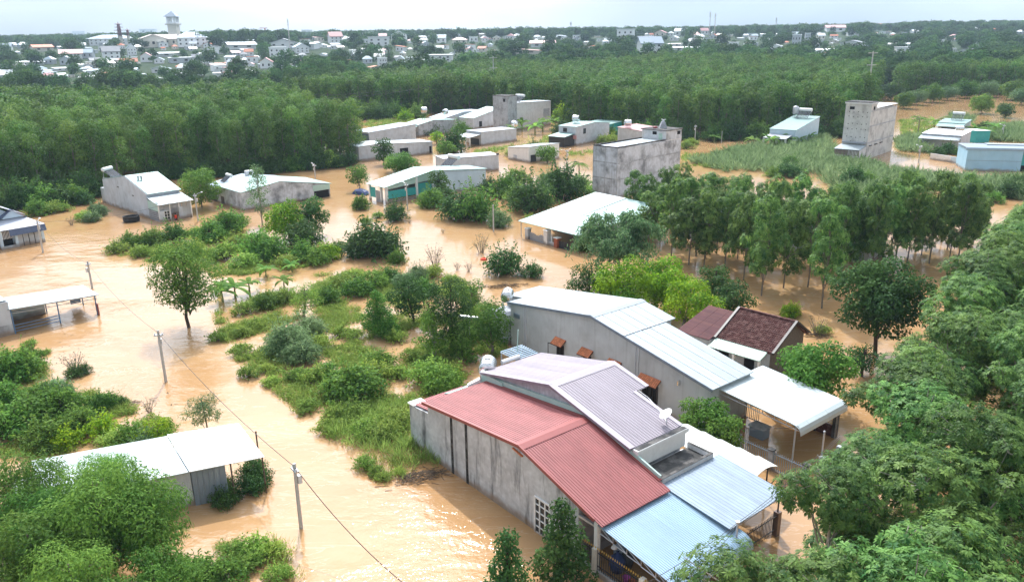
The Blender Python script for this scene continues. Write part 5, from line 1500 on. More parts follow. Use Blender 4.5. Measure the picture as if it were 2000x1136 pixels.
def cone_tree(seed, H=5.0, R=1.7, leaf=L_dark, dens=40, L=0.24, W=0.13):
    rng = np.random.default_rng(seed)
    cl = []
    for i in range(16):
        f = i / 15
        z = 0.7 + f * (H - 1.1); r = R * (1 - 0.82 * f ** 1.3) * 0.55; a = i * 2.4
        s = max(0.38, R * 0.62 * (1 - 0.62 * f)) * rng.uniform(0.85, 1.15)
        cl.append((r * math.cos(a), r * math.sin(a), z, s, s, s * 0.95))
    crown = leaf_mesh('crown', *clump_leaves(rng, cl, dens, L, W, 0.45, 0.15, 0.35), leaf)
    return limbs(rng, [(0, 0, -1.2), (0, 0, 1), (0, 0, H * 0.6), (0, 0, H * 0.9)], [c[:3] for c in cl[::2]], 0.1, 0.1, 5).mesh('trunk', M_bark_dark), crown
def slender_tree(seed, H=9.0, R=1.9, leaf=L_silver, dens=14):
    rng = np.random.default_rng(seed)
    cl = []
    for i in range(18):
        f = (i + 0.5) / 18; z = H * 0.2 + f * H * 0.78
        r = R * math.sin(math.pi * (0.15 + 0.8 * f)) * rng.uniform(0.3, 0.85); a = i * 2.4; s = rng.uniform(0.45, 0.85)
        cl.append((r * math.cos(a), r * math.sin(a), z, s, s, s * 1.1))
    crown = leaf_mesh('crown', *clump_leaves(rng, cl, dens, 0.32, 0.11, 0.3, 0.5, 0.6), leaf)
    return limbs(rng, [(0, 0, -1.2), (0.1, 0, H * 0.3), (0, 0.1, H * 0.65), (0, 0, H * 0.97)], [c[:3] for c in cl], 0.12, 0.15, 5).mesh('trunk', M_bark_pale), crown
def droop_tree(seed, H=8.4, R=6.0):
    """wide tree with arching branches and hanging narrow leaves"""
    rng = np.random.default_rng(seed)
    P, A, T = [], [], []
    b = MB(); b.path([Vector((0, 0, -1.2)), Vector((0.2, 0, 1.5)), Vector((0, 0.2, 3.6))], [0.24, 0.2, 0.16], 7)
    for i in range(58):
        a = i * 2.4 + rng.random() * 0.5; reach = R * rng.uniform(0.35, 1.0); top = H * rng.uniform(0.62, 1.0) - 1.6 * (reach / R) ** 2
        pts = []
        for t in np.linspace(0, 1, 9):
            x = reach * t; z = 2.6 + (top - 2.6) * math.sin(min(1, t * 1.35) * math.pi / 2) - max(0, t - 0.68) ** 2 * 13 * rng.uniform(0.7, 1.3)
            pts.append(np.array([x * math.cos(a + 0.25 * t), x * math.sin(a + 0.25 * t), z]))
        b.path([Vector(p) for p in pts], [0.055 * (1 - 0.9 * k / 8) + 0.006 for k in range(9)], 4)
        for k in range(3, 9):
            seg = pts[min(k, 8)] - pts[k - 1]
            for q in range(42):
                f = rng.random()
                p = pts[k - 1] + seg * f + rng.normal(size=3) * 0.26
                P.append(p)
    P = np.array(P); n = len(P)
    ax = nrm(rng.normal(size=(n, 3)) * 0.65 - UP * 0.9); nn = rng.normal(size=(n, 3)) + UP * 0.4
    nn = nrm(nn - ax * np.sum(ax * nn, axis=1, keepdims=True))
    crown = leaf_mesh('crown', P, ax, nn, 0.46 * rng.uniform(0.7, 1.3, n), 0.13 * rng.uniform(0.8, 1.2, n), 0.4 + 0.25 * rng.normal(size=n), L_drop, droop=0.05)
    return b.mesh('trunk', M_bark), crown
def shrub(seed, H=1.6, R=1.3, leaf=L_mid, dens=45, L=0.17, W=0.085, ncl=15, flat=0.8, hang=0.15, bark=M_bark_dark):
    """domed bush: clumps from the water line to an uneven top"""
    rng = np.random.default_rng(seed)
    cl = []
    for i in range(ncl):
        a = i * 2.4 + rng.random(); f = (i + 0.3) / ncl
        r = R * 0.78 * math.sqrt(f) * rng.uniform(0.8, 1.15); s = R * rng.uniform(0.2, 0.36)
        top = (H - s) * math.sqrt(max(0.0, 1 - (r / R) ** 2)) * rng.uniform(0.7, 1.1)
        cl.append((r * math.cos(a), r * math.sin(a), max(s * 0.35, top), s, s, s * flat))
        if top > 0.7: cl.append((r * 1.1 * math.cos(a + 0.5), r * 1.1 * math.sin(a + 0.5), top * 0.45, s * 1.1, s * 1.1, s))
    parts = [clump_leaves(rng, cl, dens, L, W, 0.45, hang, 0.55, -0.7)]
    b = MB()
    for i in range(34):      # ragged shoots standing out of the dome
        a = rng.random() * 6.28; e = rng.uniform(0.05, 1.4); ln = rng.uniform(0.85, 1.35)
        d = np.array([math.cos(a) * math.cos(e), math.sin(a) * math.cos(e), math.sin(e)])
        p1 = d * np.array([R, R, H]) * ln; p0_ = p1 * 0.55
        b.path([Vector((0, 0, -0.3)), Vector(p0_), Vector(p1)], [0.02, 0.012, 0.004], 3)
        n = 13
        t = np.linspace(0.1, 1.05, n)[:, None]
        P = p0_ + (p1 - p0_) * t + rng.normal(size=(n, 3)) * 0.03
        ax = nrm(rng.normal(size=(n, 3)) + d * 0.8); nn = rng.normal(size=(n, 3)) * 0.5 + UP; nn = nrm(nn - ax * np.sum(ax * nn, axis=1, keepdims=True))
        parts.append((P, ax, nn, L * rng.uniform(0.8, 1.4, n), W * rng.uniform(0.8, 1.3, n), np.clip(0.65 + 0.2 * rng.normal(size=n), 0, 1)))
    fol = leaf_mesh('foliage', *[np.concatenate(q) for q in zip(*parts)], leaf)
    for c in cl[::2]:
        b.path([Vector((c[0] * 0.15, c[1] * 0.15, -0.9)), Vector((c[0] * 0.5, c[1] * 0.5, c[2] * 0.4)), Vector(c[:3])], [0.03, 0.022, 0.008], 4)
    return b.mesh('stem', bark), fol
def twig_shrub(seed, H=2.0, R=1.2, leaf=L_dry, n_leaf=130):
    rng = np.random.default_rng(seed)
    b = MB(); tips = []
    for i in range(13):
        a = i * 2.4; e = np.array([R * math.cos(a) * rng.uniform(0.4, 1), R * math.sin(a) * rng.uniform(0.4, 1), H * rng.uniform(0.5, 1)])
        b.path([Vector((0, 0, -0.6)), Vector(e * 0.5 + np.array([0, 0, 0.1])), Vector(e)], [0.035, 0.02, 0.006], 4)
        for k in range(4):
            s = e * rng.uniform(0.4, 0.9); t = s + rng.normal(size=3) * 0.28 + UP * 0.18; b.tube(s, t, 0.012, 0.005, 3); tips.append(t)
    tips = np.array(tips); idx = rng.integers(0, len(tips), n_leaf)
    P = tips[idx] + rng.normal(size=(n_leaf, 3)) * 0.12
    ax = nrm(rng.normal(size=P.shape)); nn = nrm(np.cross(ax, rng.normal(size=P.shape)))
    return b.mesh('stem', M_bark), leaf_mesh('foliage', P, ax, nn, 0.16, 0.07, rng.random(n_leaf), leaf)
def banana(seed, H=2.6, n=9):
    """banana plant: thick stem and long arching torn leaves"""
    rng = np.random.default_rng(seed)
    V, F, T = [], [], []
    for i in range(n):
        a = i * 2.4 + rng.random() * 0.5; ln = H * rng.uniform(0.7, 0.95); lift = rng.uniform(0.3, 1.05); w = 0.34 * rng.uniform(0.8, 1.2)
        c, s = math.cos(a), math.sin(a)
        prev = None; tn = rng.random()
        seg = 7
        for k in range(seg + 1):
            t = k / seg
            r = ln * (math.sin(t * 1.25) * (1.15 - 0.35 * lift)); z = H * 0.48 + ln * (lift * t - 0.75 * t * t)
            ww = w * (0.12 + math.sin(math.pi * min(1, 0.1 + 0.92 * t)) * 0.9)
            x, y = r * c, r * s
            row = [(x - s * ww, y + c * ww, z - ww * 0.35), (x, y, z), (x + s * ww, y - c * ww, z - ww * 0.35)]
            b = len(V); V += row
            if prev is not None:
                F += [(prev, b, b + 1, prev + 1), (prev + 1, b + 1, b + 2, prev + 2)]
                T += [tn * 0.6 + 0.2 * rng.random()] * 2
            prev = b
    me = bpy.data.meshes.new('leaves'); me.from_pydata(V, [], F); me.materials.append(L_banana)
    at_ = me.attributes.new('tint', 'FLOAT', 'FACE'); at_.data.foreach_set('value', np.array(T, dtype=np.float32)); me.update()
    return MB().path([Vector((0, 0, -0.9)), Vector((0.03, 0, 0.3)), Vector((0, 0, H * 0.52))], [0.14, 0.12, 0.06], 7).mesh('stem', mat('banana stem', (0.22, 0.25, 0.10), 0.7, 0.2)), me
def palm(seed, H=3.2):
    rng = np.random.default_rng(seed)
    P, A, Nn = [], [], []
    b = MB(); b.path([Vector((0, 0, -1)), Vector((0.1, 0, H * 0.5)), Vector((0, 0, H))], [0.14, 0.11, 0.09], 7)
    for i in range(15):
        a = i * 2.4; lift = rng.uniform(-0.1, 0.9); ln = rng.uniform(1.5, 2.1); pts = []
        for t in np.linspace(0, 1, 12):
            pts.append(np.array([ln * t * math.cos(a), ln * t * math.sin(a), H + ln * (lift * t - 0.75 * t * t)]))
        b.path([Vector(p) for p in pts[::3]], [0.03, 0.02, 0.012, 0.006], 4)
        side = np.array([-math.sin(a), math.cos(a), 0])
        for p in pts[1:]:
            for s in (-1, 1):
                P.append(p); A.append(nrm(side * s + np.array([math.cos(a), math.sin(a), 0]) * 0.6 - UP * 0.35)); Nn.append(UP)
    P, A = np.array(P), np.array(A); Nn = nrm(np.array(Nn) - A * np.sum(np.array(Nn) * A, axis=1, keepdims=True))
    return b.mesh('trunk', M_bark), leaf_mesh('crown', P, A, Nn, 0.6, 0.09, rng.random(len(P)), L_mid)
def far_tree(seed, H=9.0, R=3.4, dens=2.2, m=None, L=0.95, W=0.6, conic=False):
    rng = np.random.default_rng(seed)
    cl = []
    n = 8
    for i in range(n):
        a = i * 2.4 + rng.random(); f = (i + 0.5) / n
        if conic:
            r = R * 0.4 * (1 - f); z = 1.0 + f * (H - 1.6); s = max(0.5, R * 0.6 * (1 - 0.75 * f))
        else:
            u = 1 - 2 * f; r = math.sqrt(1 - u * u) * R * 0.6; z = H * 0.58 - u * H * 0.27; s = R * rng.uniform(0.36, 0.55)
        cl.append((r * math.cos(a), r * math.sin(a), z, s, s, s * 0.85))
    crown = leaf_mesh('crown', *clump_leaves(rng, cl, dens, L, W, 0.5, 0.2, 0.3, -0.5), m or L_town)
    return MB().path([Vector((0, 0, -1)), Vector((0, 0, H * 0.3)), Vector((0, 0, H * 0.8))], [0.22, 0.18, 0.06], 5).mesh('trunk', M_bark_dark), crown

def place_tree(var, loc, scale=1.0, rz=0.0, name='tree', label=None, cat='tree', group=None, sz=None):
    """a tree: an Empty at the foot of the trunk with trunk and crown under it"""
    t = thing(name, label, cat, loc, rz, group)
    t.scale = (scale, scale, sz or scale)
    link('trunk', var[0], t); link('crown', var[1], t)
    return t
def place_shrub(var, loc, scale=1.0, rz=0.0, name='shrub', label=None, cat='shrub', group=None, sz=None):
    o = link(name, var[1], None, loc, rz, (scale, scale, sz or scale))
    tag(o, label, cat, group)
    link('stem', var[0], o)
    return o

# ------------------------------------------------------------------ rubber plantation
def in_poly(x, y, poly):
    c = False
    j = len(poly) - 1
    for i in range(len(poly)):
        xi, yi = poly[i]; xj, yj = poly[j]
        if (yi > y) != (yj > y) and x < (xj - xi) * (y - yi) / (yj - yi) + xi: c = not c
        j = i
    return c
PV = [plantation_tree(100 + i, 11.0, L=0.36, W=0.2) for i in range(4)]
PVF = [plantation_tree(140 + i, 4.2, L=0.58, W=0.34) for i in range(4)]
LEFT_BLOCK = [(-150, 118), (-92, 128), (-82, 139), (-75, 146), (-69, 160), (-44, 166), (-34, 175), (-37, 195), (-56, 218), (-84, 288), (-112, 300), (-260, 300), (-330, 240)]
MID_BLOCK = [(-106, 300), (-80, 292), (-52, 282), (-35, 284), (-7, 298), (2, 266), (17, 262), (20, 234), (36, 219), (53, 209), (76, 214), (90, 216), (104, 245), (118, 268), (135, 300), (190, 420), (330, 620), (330, 760), (-60, 760), (-200, 420)]
RIGHT_BLOCK = [(150, 318), (186, 346), (210, 332), (330, 330), (420, 420), (420, 620), (330, 620), (200, 420)]
BACKX = [(-400, 170), (0, 166), (250, 164), (520, 150), (560, 147), (700, 135), (860, 121), (960, 108), (1100, 113), (1240, 103), (1320, 98), (1500, 98), (1600, 107), (1700, 112), (1850, 115), (2000, 104), (2600, 100)]
def backline(px):
    for i in range(len(BACKX) - 1):
        (x0, y0), (x1, y1) = BACKX[i], BACKX[i + 1]
        if x0 <= px <= x1: return y0 + (y1 - y0) * (px - x0) / (x1 - x0)
    return 110
rng = np.random.default_rng(7)
cands = []
for bi, (poly, ang, sx, sy) in enumerate(((LEFT_BLOCK, 43, 3.4, 4.6), (MID_BLOCK, 38, 3.6, 5.0), (RIGHT_BLOCK, 38, 4.2, 5.2))):
    c, s = math.cos(R_(ang)), math.sin(R_(ang))
    for i in range(-260, 260):
        for j in range(-200, 200):
            u, v = i * sx, j * sy
            x = c * u - s * v + rng.normal() * 0.45; y = 300 + s * u + c * v + rng.normal() * 0.45
            if abs(x) > 0.78 * y + 12 or not in_poly(x, y, poly): continue
            gz = ground_z(x, y)
            px, py = proj((x, y, gz + 14.0))
            if px < -90 or px > 2090 or py < backline(px): continue
            pb = proj((x, y, max(gz, 0)))[1]
            cands.append((math.hypot(x, y), x, y, gz, bi))
cands.sort()
# the trees one can tell apart: the rows along the open edges and the nearest ones
EDGE = []
REST = []
for d, x, y, gz, bi in cands:
    (EDGE if len(EDGE) < 280 else REST).append((d, x, y, gz, bi))
PLAB = ('rubber tree in the dense plantation behind the houses on the left', 'rubber tree at the front of the plantation behind the tall houses', 'rubber tree in the far plantation at the right')
for d, x, y, gz, bi in EDGE:
    k = rng.integers(0, 4)
    sc = rng.uniform(0.8, 1.12)
    place_tree(PV[k], (x, y, max(gz, -0.2)), sc, rng.random() * 6.28, 'rubber_tree', PLAB[bi], 'rubber tree', ('rubber trees of the left plantation', 'rubber trees of the middle plantation', 'rubber trees of the right plantation')[bi])
def scatter(name, label, cat, pts, variants, group=None):
    """one object that sets copies of the variant crowns/trunks on points (x,y,z,scale,rot,variant)"""
    me = bpy.data.meshes.new(name)
    pts = np.array(pts, dtype=np.float32)
    me.vertices.add(len(pts)); me.vertices.foreach_set('co', pts[:, :3].reshape(-1))
    for nm, col in (('scl', 3), ('rot', 4)):
        a = me.attributes.new(nm, 'FLOAT', 'POINT'); a.data.foreach_set('value', np.ascontiguousarray(pts[:, col]))
    a = me.attributes.new('var', 'INT', 'POINT'); a.data.foreach_set('value', pts[:, 5].astype(np.int32))
    o = link(name, me); tag(o, label, cat, group, 'stuff')
    ng = bpy.data.node_groups.new(name, 'GeometryNodeTree')
    ng.interface.new_socket('Geometry', in_out='INPUT', socket_type='NodeSocketGeometry')
    ng.interface.new_socket('Geometry', in_out='OUTPUT', socket_type='NodeSocketGeometry')
    N, L = ng.nodes, ng.links.new
    gi, go = N.new('NodeGroupInput'), N.new('NodeGroupOutput')
    jg = N.new('GeometryNodeJoinGeometry')
    for k, obs in reversed(list(enumerate(variants))):
        jn = N.new('GeometryNodeJoinGeometry')
        for ob in obs:
            oi = N.new('GeometryNodeObjectInfo'); oi.inputs['Object'].default_value = ob; oi.transform_space = 'ORIGINAL'
            L(oi.outputs['Geometry'], jn.inputs[0])
        g2 = N.new('GeometryNodeGeometryToInstance'); L(jn.outputs[0], g2.inputs[0]); L(g2.outputs[0], jg.inputs[0])
    ip = N.new('GeometryNodeInstanceOnPoints')
    ip.inputs['Pick Instance'].default_value = True
    L(gi.outputs[0], ip.inputs['Points']); L(jg.outputs[0], ip.inputs['Instance'])
    def attr(nm, t):
        n = N.new('GeometryNodeInputNamedAttribute'); n.data_type = t; n.inputs['Name'].default_value = nm
        return n.outputs['Attribute']
    L(attr('var', 'INT'), ip.inputs['Instance Index'])
    cx = N.new('ShaderNodeCombineXYZ'); L(attr('rot', 'FLOAT'), cx.inputs['Z']); L(cx.outputs[0], ip.inputs['Rotation'])
    cs = N.new('ShaderNodeCombineXYZ')
    for q in 'XYZ': L(attr('scl', 'FLOAT'), cs.inputs[q])
    L(cs.outputs[0], ip.inputs['Scale']); L(ip.outputs[0], go.inputs[0])
    md = o.modifiers.new('scatter', 'NODES'); md.node_group = ng
    return o
# four ordinary trees of the far rows lend their shape to the rest of the plantation
SRC = []
pts = []
for n_, (d, x, y, gz, bi) in enumerate(REST):
    if n_ < 4:
        t = place_tree(PVF[n_], (x, y, max(gz, -0.2)), 1.0, 0.0, 'rubber_tree', PLAB[bi], 'rubber tree', ('rubber trees of the left plantation', 'rubber trees of the middle plantation', 'rubber trees of the right plantation')[bi])
        SRC.append(tuple(t.children))
    else:
        pts.append((x, y, max(gz, -0.2), rng.uniform(0.86, 1.12), rng.random() * 6.28, rng.integers(0, 4)))
scatter('plantation_canopy', 'far rows of the rubber plantation reading as one canopy', 'plantation', pts, SRC)
print('plantation trees', len(EDGE), len(pts))
# ------------------------------------------------------------------ trees and shrubs of the flooded lots
def z0(p): return (float(p[0]), float(p[1]), 0.0)
# near rubber trees on the right
RN = [rubber_near(10 + i) for i in range(4)]
RIGHT_TREES = [(9.6, 18.6), (11.0, 25.0), (13.4, 29.8), (16.4, 33.6), (19.2, 37.8), (23.0, 43.6), (27.6, 50.2), (32.2, 58.5), (38.5, 66.5), (48, 77), (56, 84), (84, 84), (84, 60), (40, 18), (14, 12), (6.2, 15)]
rng = np.random.default_rng(21)
c, s = math.cos(R_(52)), math.sin(R_(52))
lst = []
for i in range(-30, 60):
    for j in range(-30, 40):
        u, v = i * 3.1, j * 3.9
        x = 20 + c * u - s * v + rng.normal() * 0.5; y = 30 + s * u + c * v + rng.normal() * 0.5
        if not in_poly(x, y, RIGHT_TREES): continue
        px, py = proj((x, y, 9.0))
        if px > 2180 or py > 1340 or px < 1300: continue
        lst.append((px, py, x, y))
lst += [(0, 0, 10.0, 20.4), (0, 0, 7.7, 20.9)]
lst.sort(key=lambda q: math.hypot(q[2], q[3]))
for k, (px, py, x, y) in enumerate(lst):
    far = 'behind' if y > 60 else 'in'
    place_tree(RN[rng.integers(0, 4)], (x, y, 0), rng.uniform(0.85, 1.12), rng.random() * 6.28, 'rubber_tree',
               'leafy rubber tree standing in flood water, %s from the camera in the right foreground grove' % ordinal(k), 'rubber tree', 'rubber trees of the right foreground grove', rng.uniform(0.84, 1.12))
# slender flooded row in the middle right
RT = [rubber_tall(40 + i) for i in range(5)]
bases = [(1345, 517), (1375, 522), (1415, 520), (1452, 547), (1487, 577), (1530, 562), (1606, 602), (1577, 560), (1640, 540), (1672, 532), (1722, 522), (1770, 520), (1815, 515), (1855, 505), (1895, 492),
         (1290, 470), (1330, 478), (1262, 448), (1300, 440), (1345, 450), (1390, 462), (1440, 470), (1490, 478), (1540, 482), (1590, 486), (1640, 488), (1690, 486), (1740, 484), (1790, 478), (1840, 468), (1420, 440), (1880, 452), (1360, 500), (1400, 495), (1440, 505), (1475, 515), (1510, 520), (1555, 515), (1600, 515), (1635, 510), (1680, 508), (1700, 505), (1750, 505), (1800, 498), (1850, 488), (1900, 475), (1310, 500), (1270, 475), (1240, 440), (1330, 425), (1380, 430), (1870, 520), (1700, 540)]
bases.sort()
rng = np.random.default_rng(5)
for k, b_ in enumerate(bases):
    place_tree(RT[k % 5], z0(at(*b_)), rng.uniform(0.78, 1.0) * (0.78 if b_[1] < 500 else 0.9), rng.random() * 6.28, 'slender_rubber_tree', 'slender bare trunked rubber tree in the flooded row, %s from the left' % ordinal(k), 'rubber tree', 'flooded tree row right of centre', rng.uniform(0.85, 1.15) * (0.86 if b_[1] < 500 else 1.08))

def T(px, py, gen, name, label, cat='tree', scale=1.0, rz=0.0, sz=None, group=None):
    return place_tree(gen, z0(at(px, py)), scale, rz, name, label, cat, group, sz)
T(372, 640, round_tree(201, 9.2, 3.8, L_mid, 24, 0.25, 0.12, 1.3, 17, M_bark_dark, 0.2, 0.3), 'acacia_tree', 'tall airy tree with leaning trunk standing alone in the flooded road')
T(395, 405, round_tree(202, 6.4, 3.9, L_mid, 20, 0.32, 0.18, 0.4, 13), 'mango_tree', 'round green tree between the porch house and the double grey house')
T(512, 440, slender_tree(203, 9.0, 2.0), 'eucalyptus_tree', 'tall slender grey green tree in front of the double grey house')
T(560, 470, round_tree(204, 5.6, 3.4, L_bright, 20, 0.32, 0.18, 0.5, 12), 'bright_tree', 'yellow green tree at the edge of the left weed island')
T(612, 462, round_tree(205, 5.6, 2.9, L_dark, 20, 0.32, 0.2, 0.6, 11, M_bark_dark), 'dark_tree', 'dark evergreen tree touching the yellow green tree on its right')
T(590, 488, round_tree(206, 3.6, 3.0, L_dark, 20, 0.3, 0.18, 0.2, 10, M_bark_dark), 'dark_bush', 'dark bush below the yellow green tree', 'shrub')
T(700, 372, round_tree(207, 4.6, 2.6, L_mid, 16, 0.3, 0.16, 1.0, 10), 'small_tree', 'small green tree standing over the blue tarpaulin cart')
T(858, 388, round_tree(208, 5.2, 2.0, L_dark, 22, 0.3, 0.18, 0.9, 10, M_bark_dark), 'dark_tree', 'dark little tree in front of the teal house')
T(750, 322, round_tree(209, 5.8, 2.6, L_dark, 12, 0.4, 0.24, 0.8, 10, M_bark_dark), 'dark_tree', 'dark tree hiding part of the long low grey house')
T(783, 336, round_tree(210, 3.6, 4.0, L_mid, 14, 0.34, 0.2, 0.2, 13), 'round_bush', 'wide round bush in the water behind the teal house', 'shrub')
T(872, 303, round_tree(211, 3.2, 2.6, L_mid, 12, 0.4, 0.22, 0.3, 9), 'round_bush', 'bushy green shrub beside the plain grey block', 'shrub')
T(853, 282, round_tree(212, 3.4, 2.2, L_bright, 10, 0.4, 0.25, 0.5, 8), 'small_tree', 'small light green tree near the mouldy wall house')
T(1068, 318, round_tree(213, 3.6, 2.7, L_mid, 12, 0.4, 0.22, 0.4, 10), 'round_bush', 'green tree in front of the low white house', 'tree')
T(740, 655, cone_tree(214, 4.6, 1.7, L_mid, 42, 0.2, 0.11), 'column_tree', 'bright column shaped tree in the middle of the weed island')
T(803, 632, round_tree(215, 5.0, 2.2, L_dark, 34, 0.22, 0.12, 0.5, 11, M_bark_dark), 'dark_tree', 'dark green tree beside the bright column tree')
T(885, 690, round_tree(216, 7.4, 2.5, L_dark, 30, 0.22, 0.10, 0.6, 15, M_bark_dark, 0.15, 0.8), 'vine_tree', 'tall dark tree draped with vines left of the grey house')
T(848, 700, slender_tree(217, 4.6, 2.0, L_mid, 18), 'thin_tree', 'thin light tree leaning beside the vine draped tree')
T(955, 690, round_tree(218, 5.0, 2.4, L_mid, 32, 0.22, 0.11, 0.6, 12), 'corner_tree', 'green tree against the back corner of the grey house')
T(920, 622, round_tree(219, 4.0, 2.2, L_mid, 28, 0.22, 0.11, 0.4, 10), 'small_tree', 'leafy tree behind the vine draped tree')
T(600, 620, round_tree(220, 3.6, 1.9, L_weed, 40, 0.18, 0.08, 0.2, 10), 'fluffy_tree', 'fluffy bright green tree at the top of the centre weed island')
T(1205, 552, droop_tree(221, 8.2, 6.2), 'drooping_tree', 'wide tree with drooping feathery leaves in front of the white roof house')
T(1215, 622, round_tree(222, 6.0, 3.6, L_bright, 30, 0.25, 0.15, 0.6, 14), 'yellow_green_tree', 'glowing yellow green tree behind the grey house roof, the left one')
T(1295, 612, round_tree(223, 5.8, 3.1, L_bright, 30, 0.25, 0.15, 0.6, 13), 'yellow_green_tree', 'glowing yellow green tree behind the grey house roof, the middle one')
T(1345, 645, round_tree(224, 4.8, 3.0, L_bright, 30, 0.25, 0.15, 0.5, 12), 'yellow_green_tree', 'glowing yellow green tree above the maroon shed')
T(1150, 605, round_tree(225, 5.0, 2.4, L_dark, 30, 0.24, 0.12, 0.5, 10, M_bark_dark), 'dark_tree', 'dark shrubby tree left of the yellow green trees')
T(1425, 628, round_tree(226, 4.0, 2.3, L_dark, 32, 0.24, 0.14, 0.5, 10, M_bark_dark), 'dark_tree', 'dark round tree behind the tiled roof')
T(1395, 600, round_tree(227, 4.6, 2.3, L_dark, 28, 0.25, 0.15, 0.6, 10, M_bark_dark), 'dark_tree', 'dark tree right of the yellow green trees')
T(1712, 692, round_tree(228, 8.4, 4.2, L_dark, 26, 0.3, 0.18, 2.2, 16, M_bark_dark, 0.2), 'broad_dark_tree', 'broad dark leafy tree standing in water right of the tiled house')
T(1683, 735, round_tree(229, 2.8, 1.7, L_dark, 36, 0.2, 0.11, 0.4, 9, M_bark_dark), 'dark_bush', 'small dark bush below the broad dark tree', 'shrub')
T(1590, 800, round_tree(230, 4.9, 3.2, L_mid, 34, 0.26, 0.16, 1.4, 13), 'overhanging_tree', 'bright leafy tree hanging over the white canopy')
CT = [cone_tree(231, 5.4, 1.5, L_dark, 46, 0.2, 0.12), cone_tree(232, 4.2, 1.2, L_dark, 46, 0.19, 0.11)]
T(1097, 1150, CT[0], 'jackfruit_tree', 'dark glossy cone shaped tree in front of the white window')
T(992, 1172, CT[1], 'jackfruit_tree', 'smaller dark glossy tree at the bottom edge left of the window', rz=1.2)
CIT = round_tree(245, 4.0, 1.6, L_mid, 48, 0.2, 0.12, 0.3, 12, M_bark_dark, 0.09)
for k, (s_, w_, sc) in enumerate(((8.3, 14.3, 1.0), (9.7, 14.7, 1.08), (10.9, 13.9, 0.98))):
    place_tree(CIT, w1(s_, w_), sc, k * 1.9, 'citrus_tree', 'glossy dark green garden tree between the mauve and grey houses, %s from the lane' % ordinal(2 - k), 'tree', 'garden trees beside the mauve house', sc * 1.0)
# foreground trees bottom left
FG = [round_tree(240, 7.5, 3.6, L_mid, 52, 0.22, 0.075, 0.8, 16, M_bark, 0.16, 0.7), round_tree(241, 6.5, 3.0, L_mid, 52, 0.24, 0.075, 0.8, 14, M_bark, 0.14, 0.8), round_tree(242, 6.0, 3.0, L_mid, 52, 0.24, 0.08, 0.6, 14, M_bark, 0.14, 0.7)]
for k, (x, y, v, sc, lab) in enumerate(((-21.0, 34.8, 0, 0.95, 'tall leafy tree filling the lower left corner'), (-18.9, 35.4, 1, 0.9, 'narrow leaved tree in front of the white roofed house'), (-17.0, 31.6, 2, 0.7, 'narrow leaved tree at the bottom edge left of the lane'),
                                        (-19.6, 29.6, 0, 0.8, 'leafy tree at the bottom edge of the corner thicket'), (-16.4, 28.6, 2, 0.72, 'low leafy tree right of the corner thicket at the bottom edge'), (-24.0, 34.6, 2, 0.95, 'narrow leaved tree between the corner tree and the left edge'), (-26.5, 37.0, 0, 0.85, 'big leafy tree at the left edge above the corner tree'), (-22.5, 31.6, 1, 0.95, 'narrow leaved tree low in the bottom left corner'), (-23.2, 40.2, 0, 0.62, 'small leafy tree overlapping the left end of the white roof'))):
    place_tree(FG[v], (x, y, 0), sc, k * 1.3, 'leafy_tree', lab, 'tree', 'foreground trees bottom left')
T(402, 842, round_tree(243, 2.9, 1.5, L_silver, 60, 0.18, 0.05, 0.5, 10, M_bark, 0.07, 0.6), 'silvery_tree', 'small silvery tree behind the white roof at the lane')
T(312, 868, round_tree(244, 2.0, 1.5, L_bright, 60, 0.15, 0.09, 0.1, 9), 'bright_bush', 'bright yellow green bush behind the white roof', 'shrub')
# far right scrub
FT = [far_tree(300 + i, 8.0 + i, 3.6, 3.0, L=0.8, W=0.5) for i in range(4)]
FTM = [round_tree(310, 6.0, 4.6, L_mid, 7, 0.5, 0.3, 0.8, 12), round_tree(311, 4.2, 3.2, L_dark, 9, 0.45, 0.28, 0.4, 10, M_bark_dark), round_tree(312, 5.0, 4.4, L_silver, 7, 0.5, 0.28, 0.8, 12)]
scrub = [(1640, 268, 1, 1.0, 'round dark tree left of the right tower'), (1915, 222, 0, 1.0, 'spreading tree in the flooded field far right'), (1962, 230, 1, 1.05, 'dark round tree in the flooded field far right'),
         (1765, 212, 0, 0.9, None), (1790, 205, 2, 1.0, None), (1820, 200, 0, 1.1, None), (1850, 196, 2, 1.0, None), (1885, 192, 0, 1.2, None), (1930, 190, 2, 1.2, None), (1975, 196, 0, 1.2, None), (1740, 196, 2, 1.2, None), (1800, 184, 2, 1.2, None),
         (1835, 178, 0, 1.2, None), (1960, 178, 0, 1.4, None), (1700, 205, 0, 1.1, None), (1995, 205, 2, 1.1, None)]
for k, (px, py, v, sc, lab) in enumerate(sorted(scrub)):
    place_tree(FTM[v], z0(at(px, py)), sc, k * 1.7, 'scrub_tree', lab or 'scrubby tree at the edge of the far flooded field, %s from the left' % ordinal(k), 'tree', 'scrub trees along the far flooded field')

# ------------------------------------------------------------------ shrubs standing in the water
SV = {'m': [shrub(400 + i, 1.6, 1.3, L_mid) for i in range(4)], 'd': [shrub(410 + i, 1.7, 1.3, L_dark, 40) for i in range(3)], 'b': [shrub(420 + i, 1.5, 1.2, L_bright, 50, 0.16, 0.09) for i in range(2)],
      's': [shrub(430 + i, 1.6, 1.3, L_silver, 60, 0.2, 0.06, hang=0.4) for i in range(3)], 'w': [shrub(440 + i, 1.1, 1.2, L_weed, 55, 0.16, 0.08) for i in range(4)]}
def shrub_row(items, what, group, k_=1.3):
    items = sorted(items)
    for k, (px, py, v, sc) in enumerate(items):
        var = SV[v][(k * 7 + int(px)) % len(SV[v])]
        sc *= k_
        place_shrub(var, z0(at(px, py)), sc, (px * 0.37) % 6.28, 'shrub', '%s, %s from the left' % (what, ordinal(k)), 'shrub', group, sc * (0.85 + 0.3 * ((px * 13) % 10) / 10))
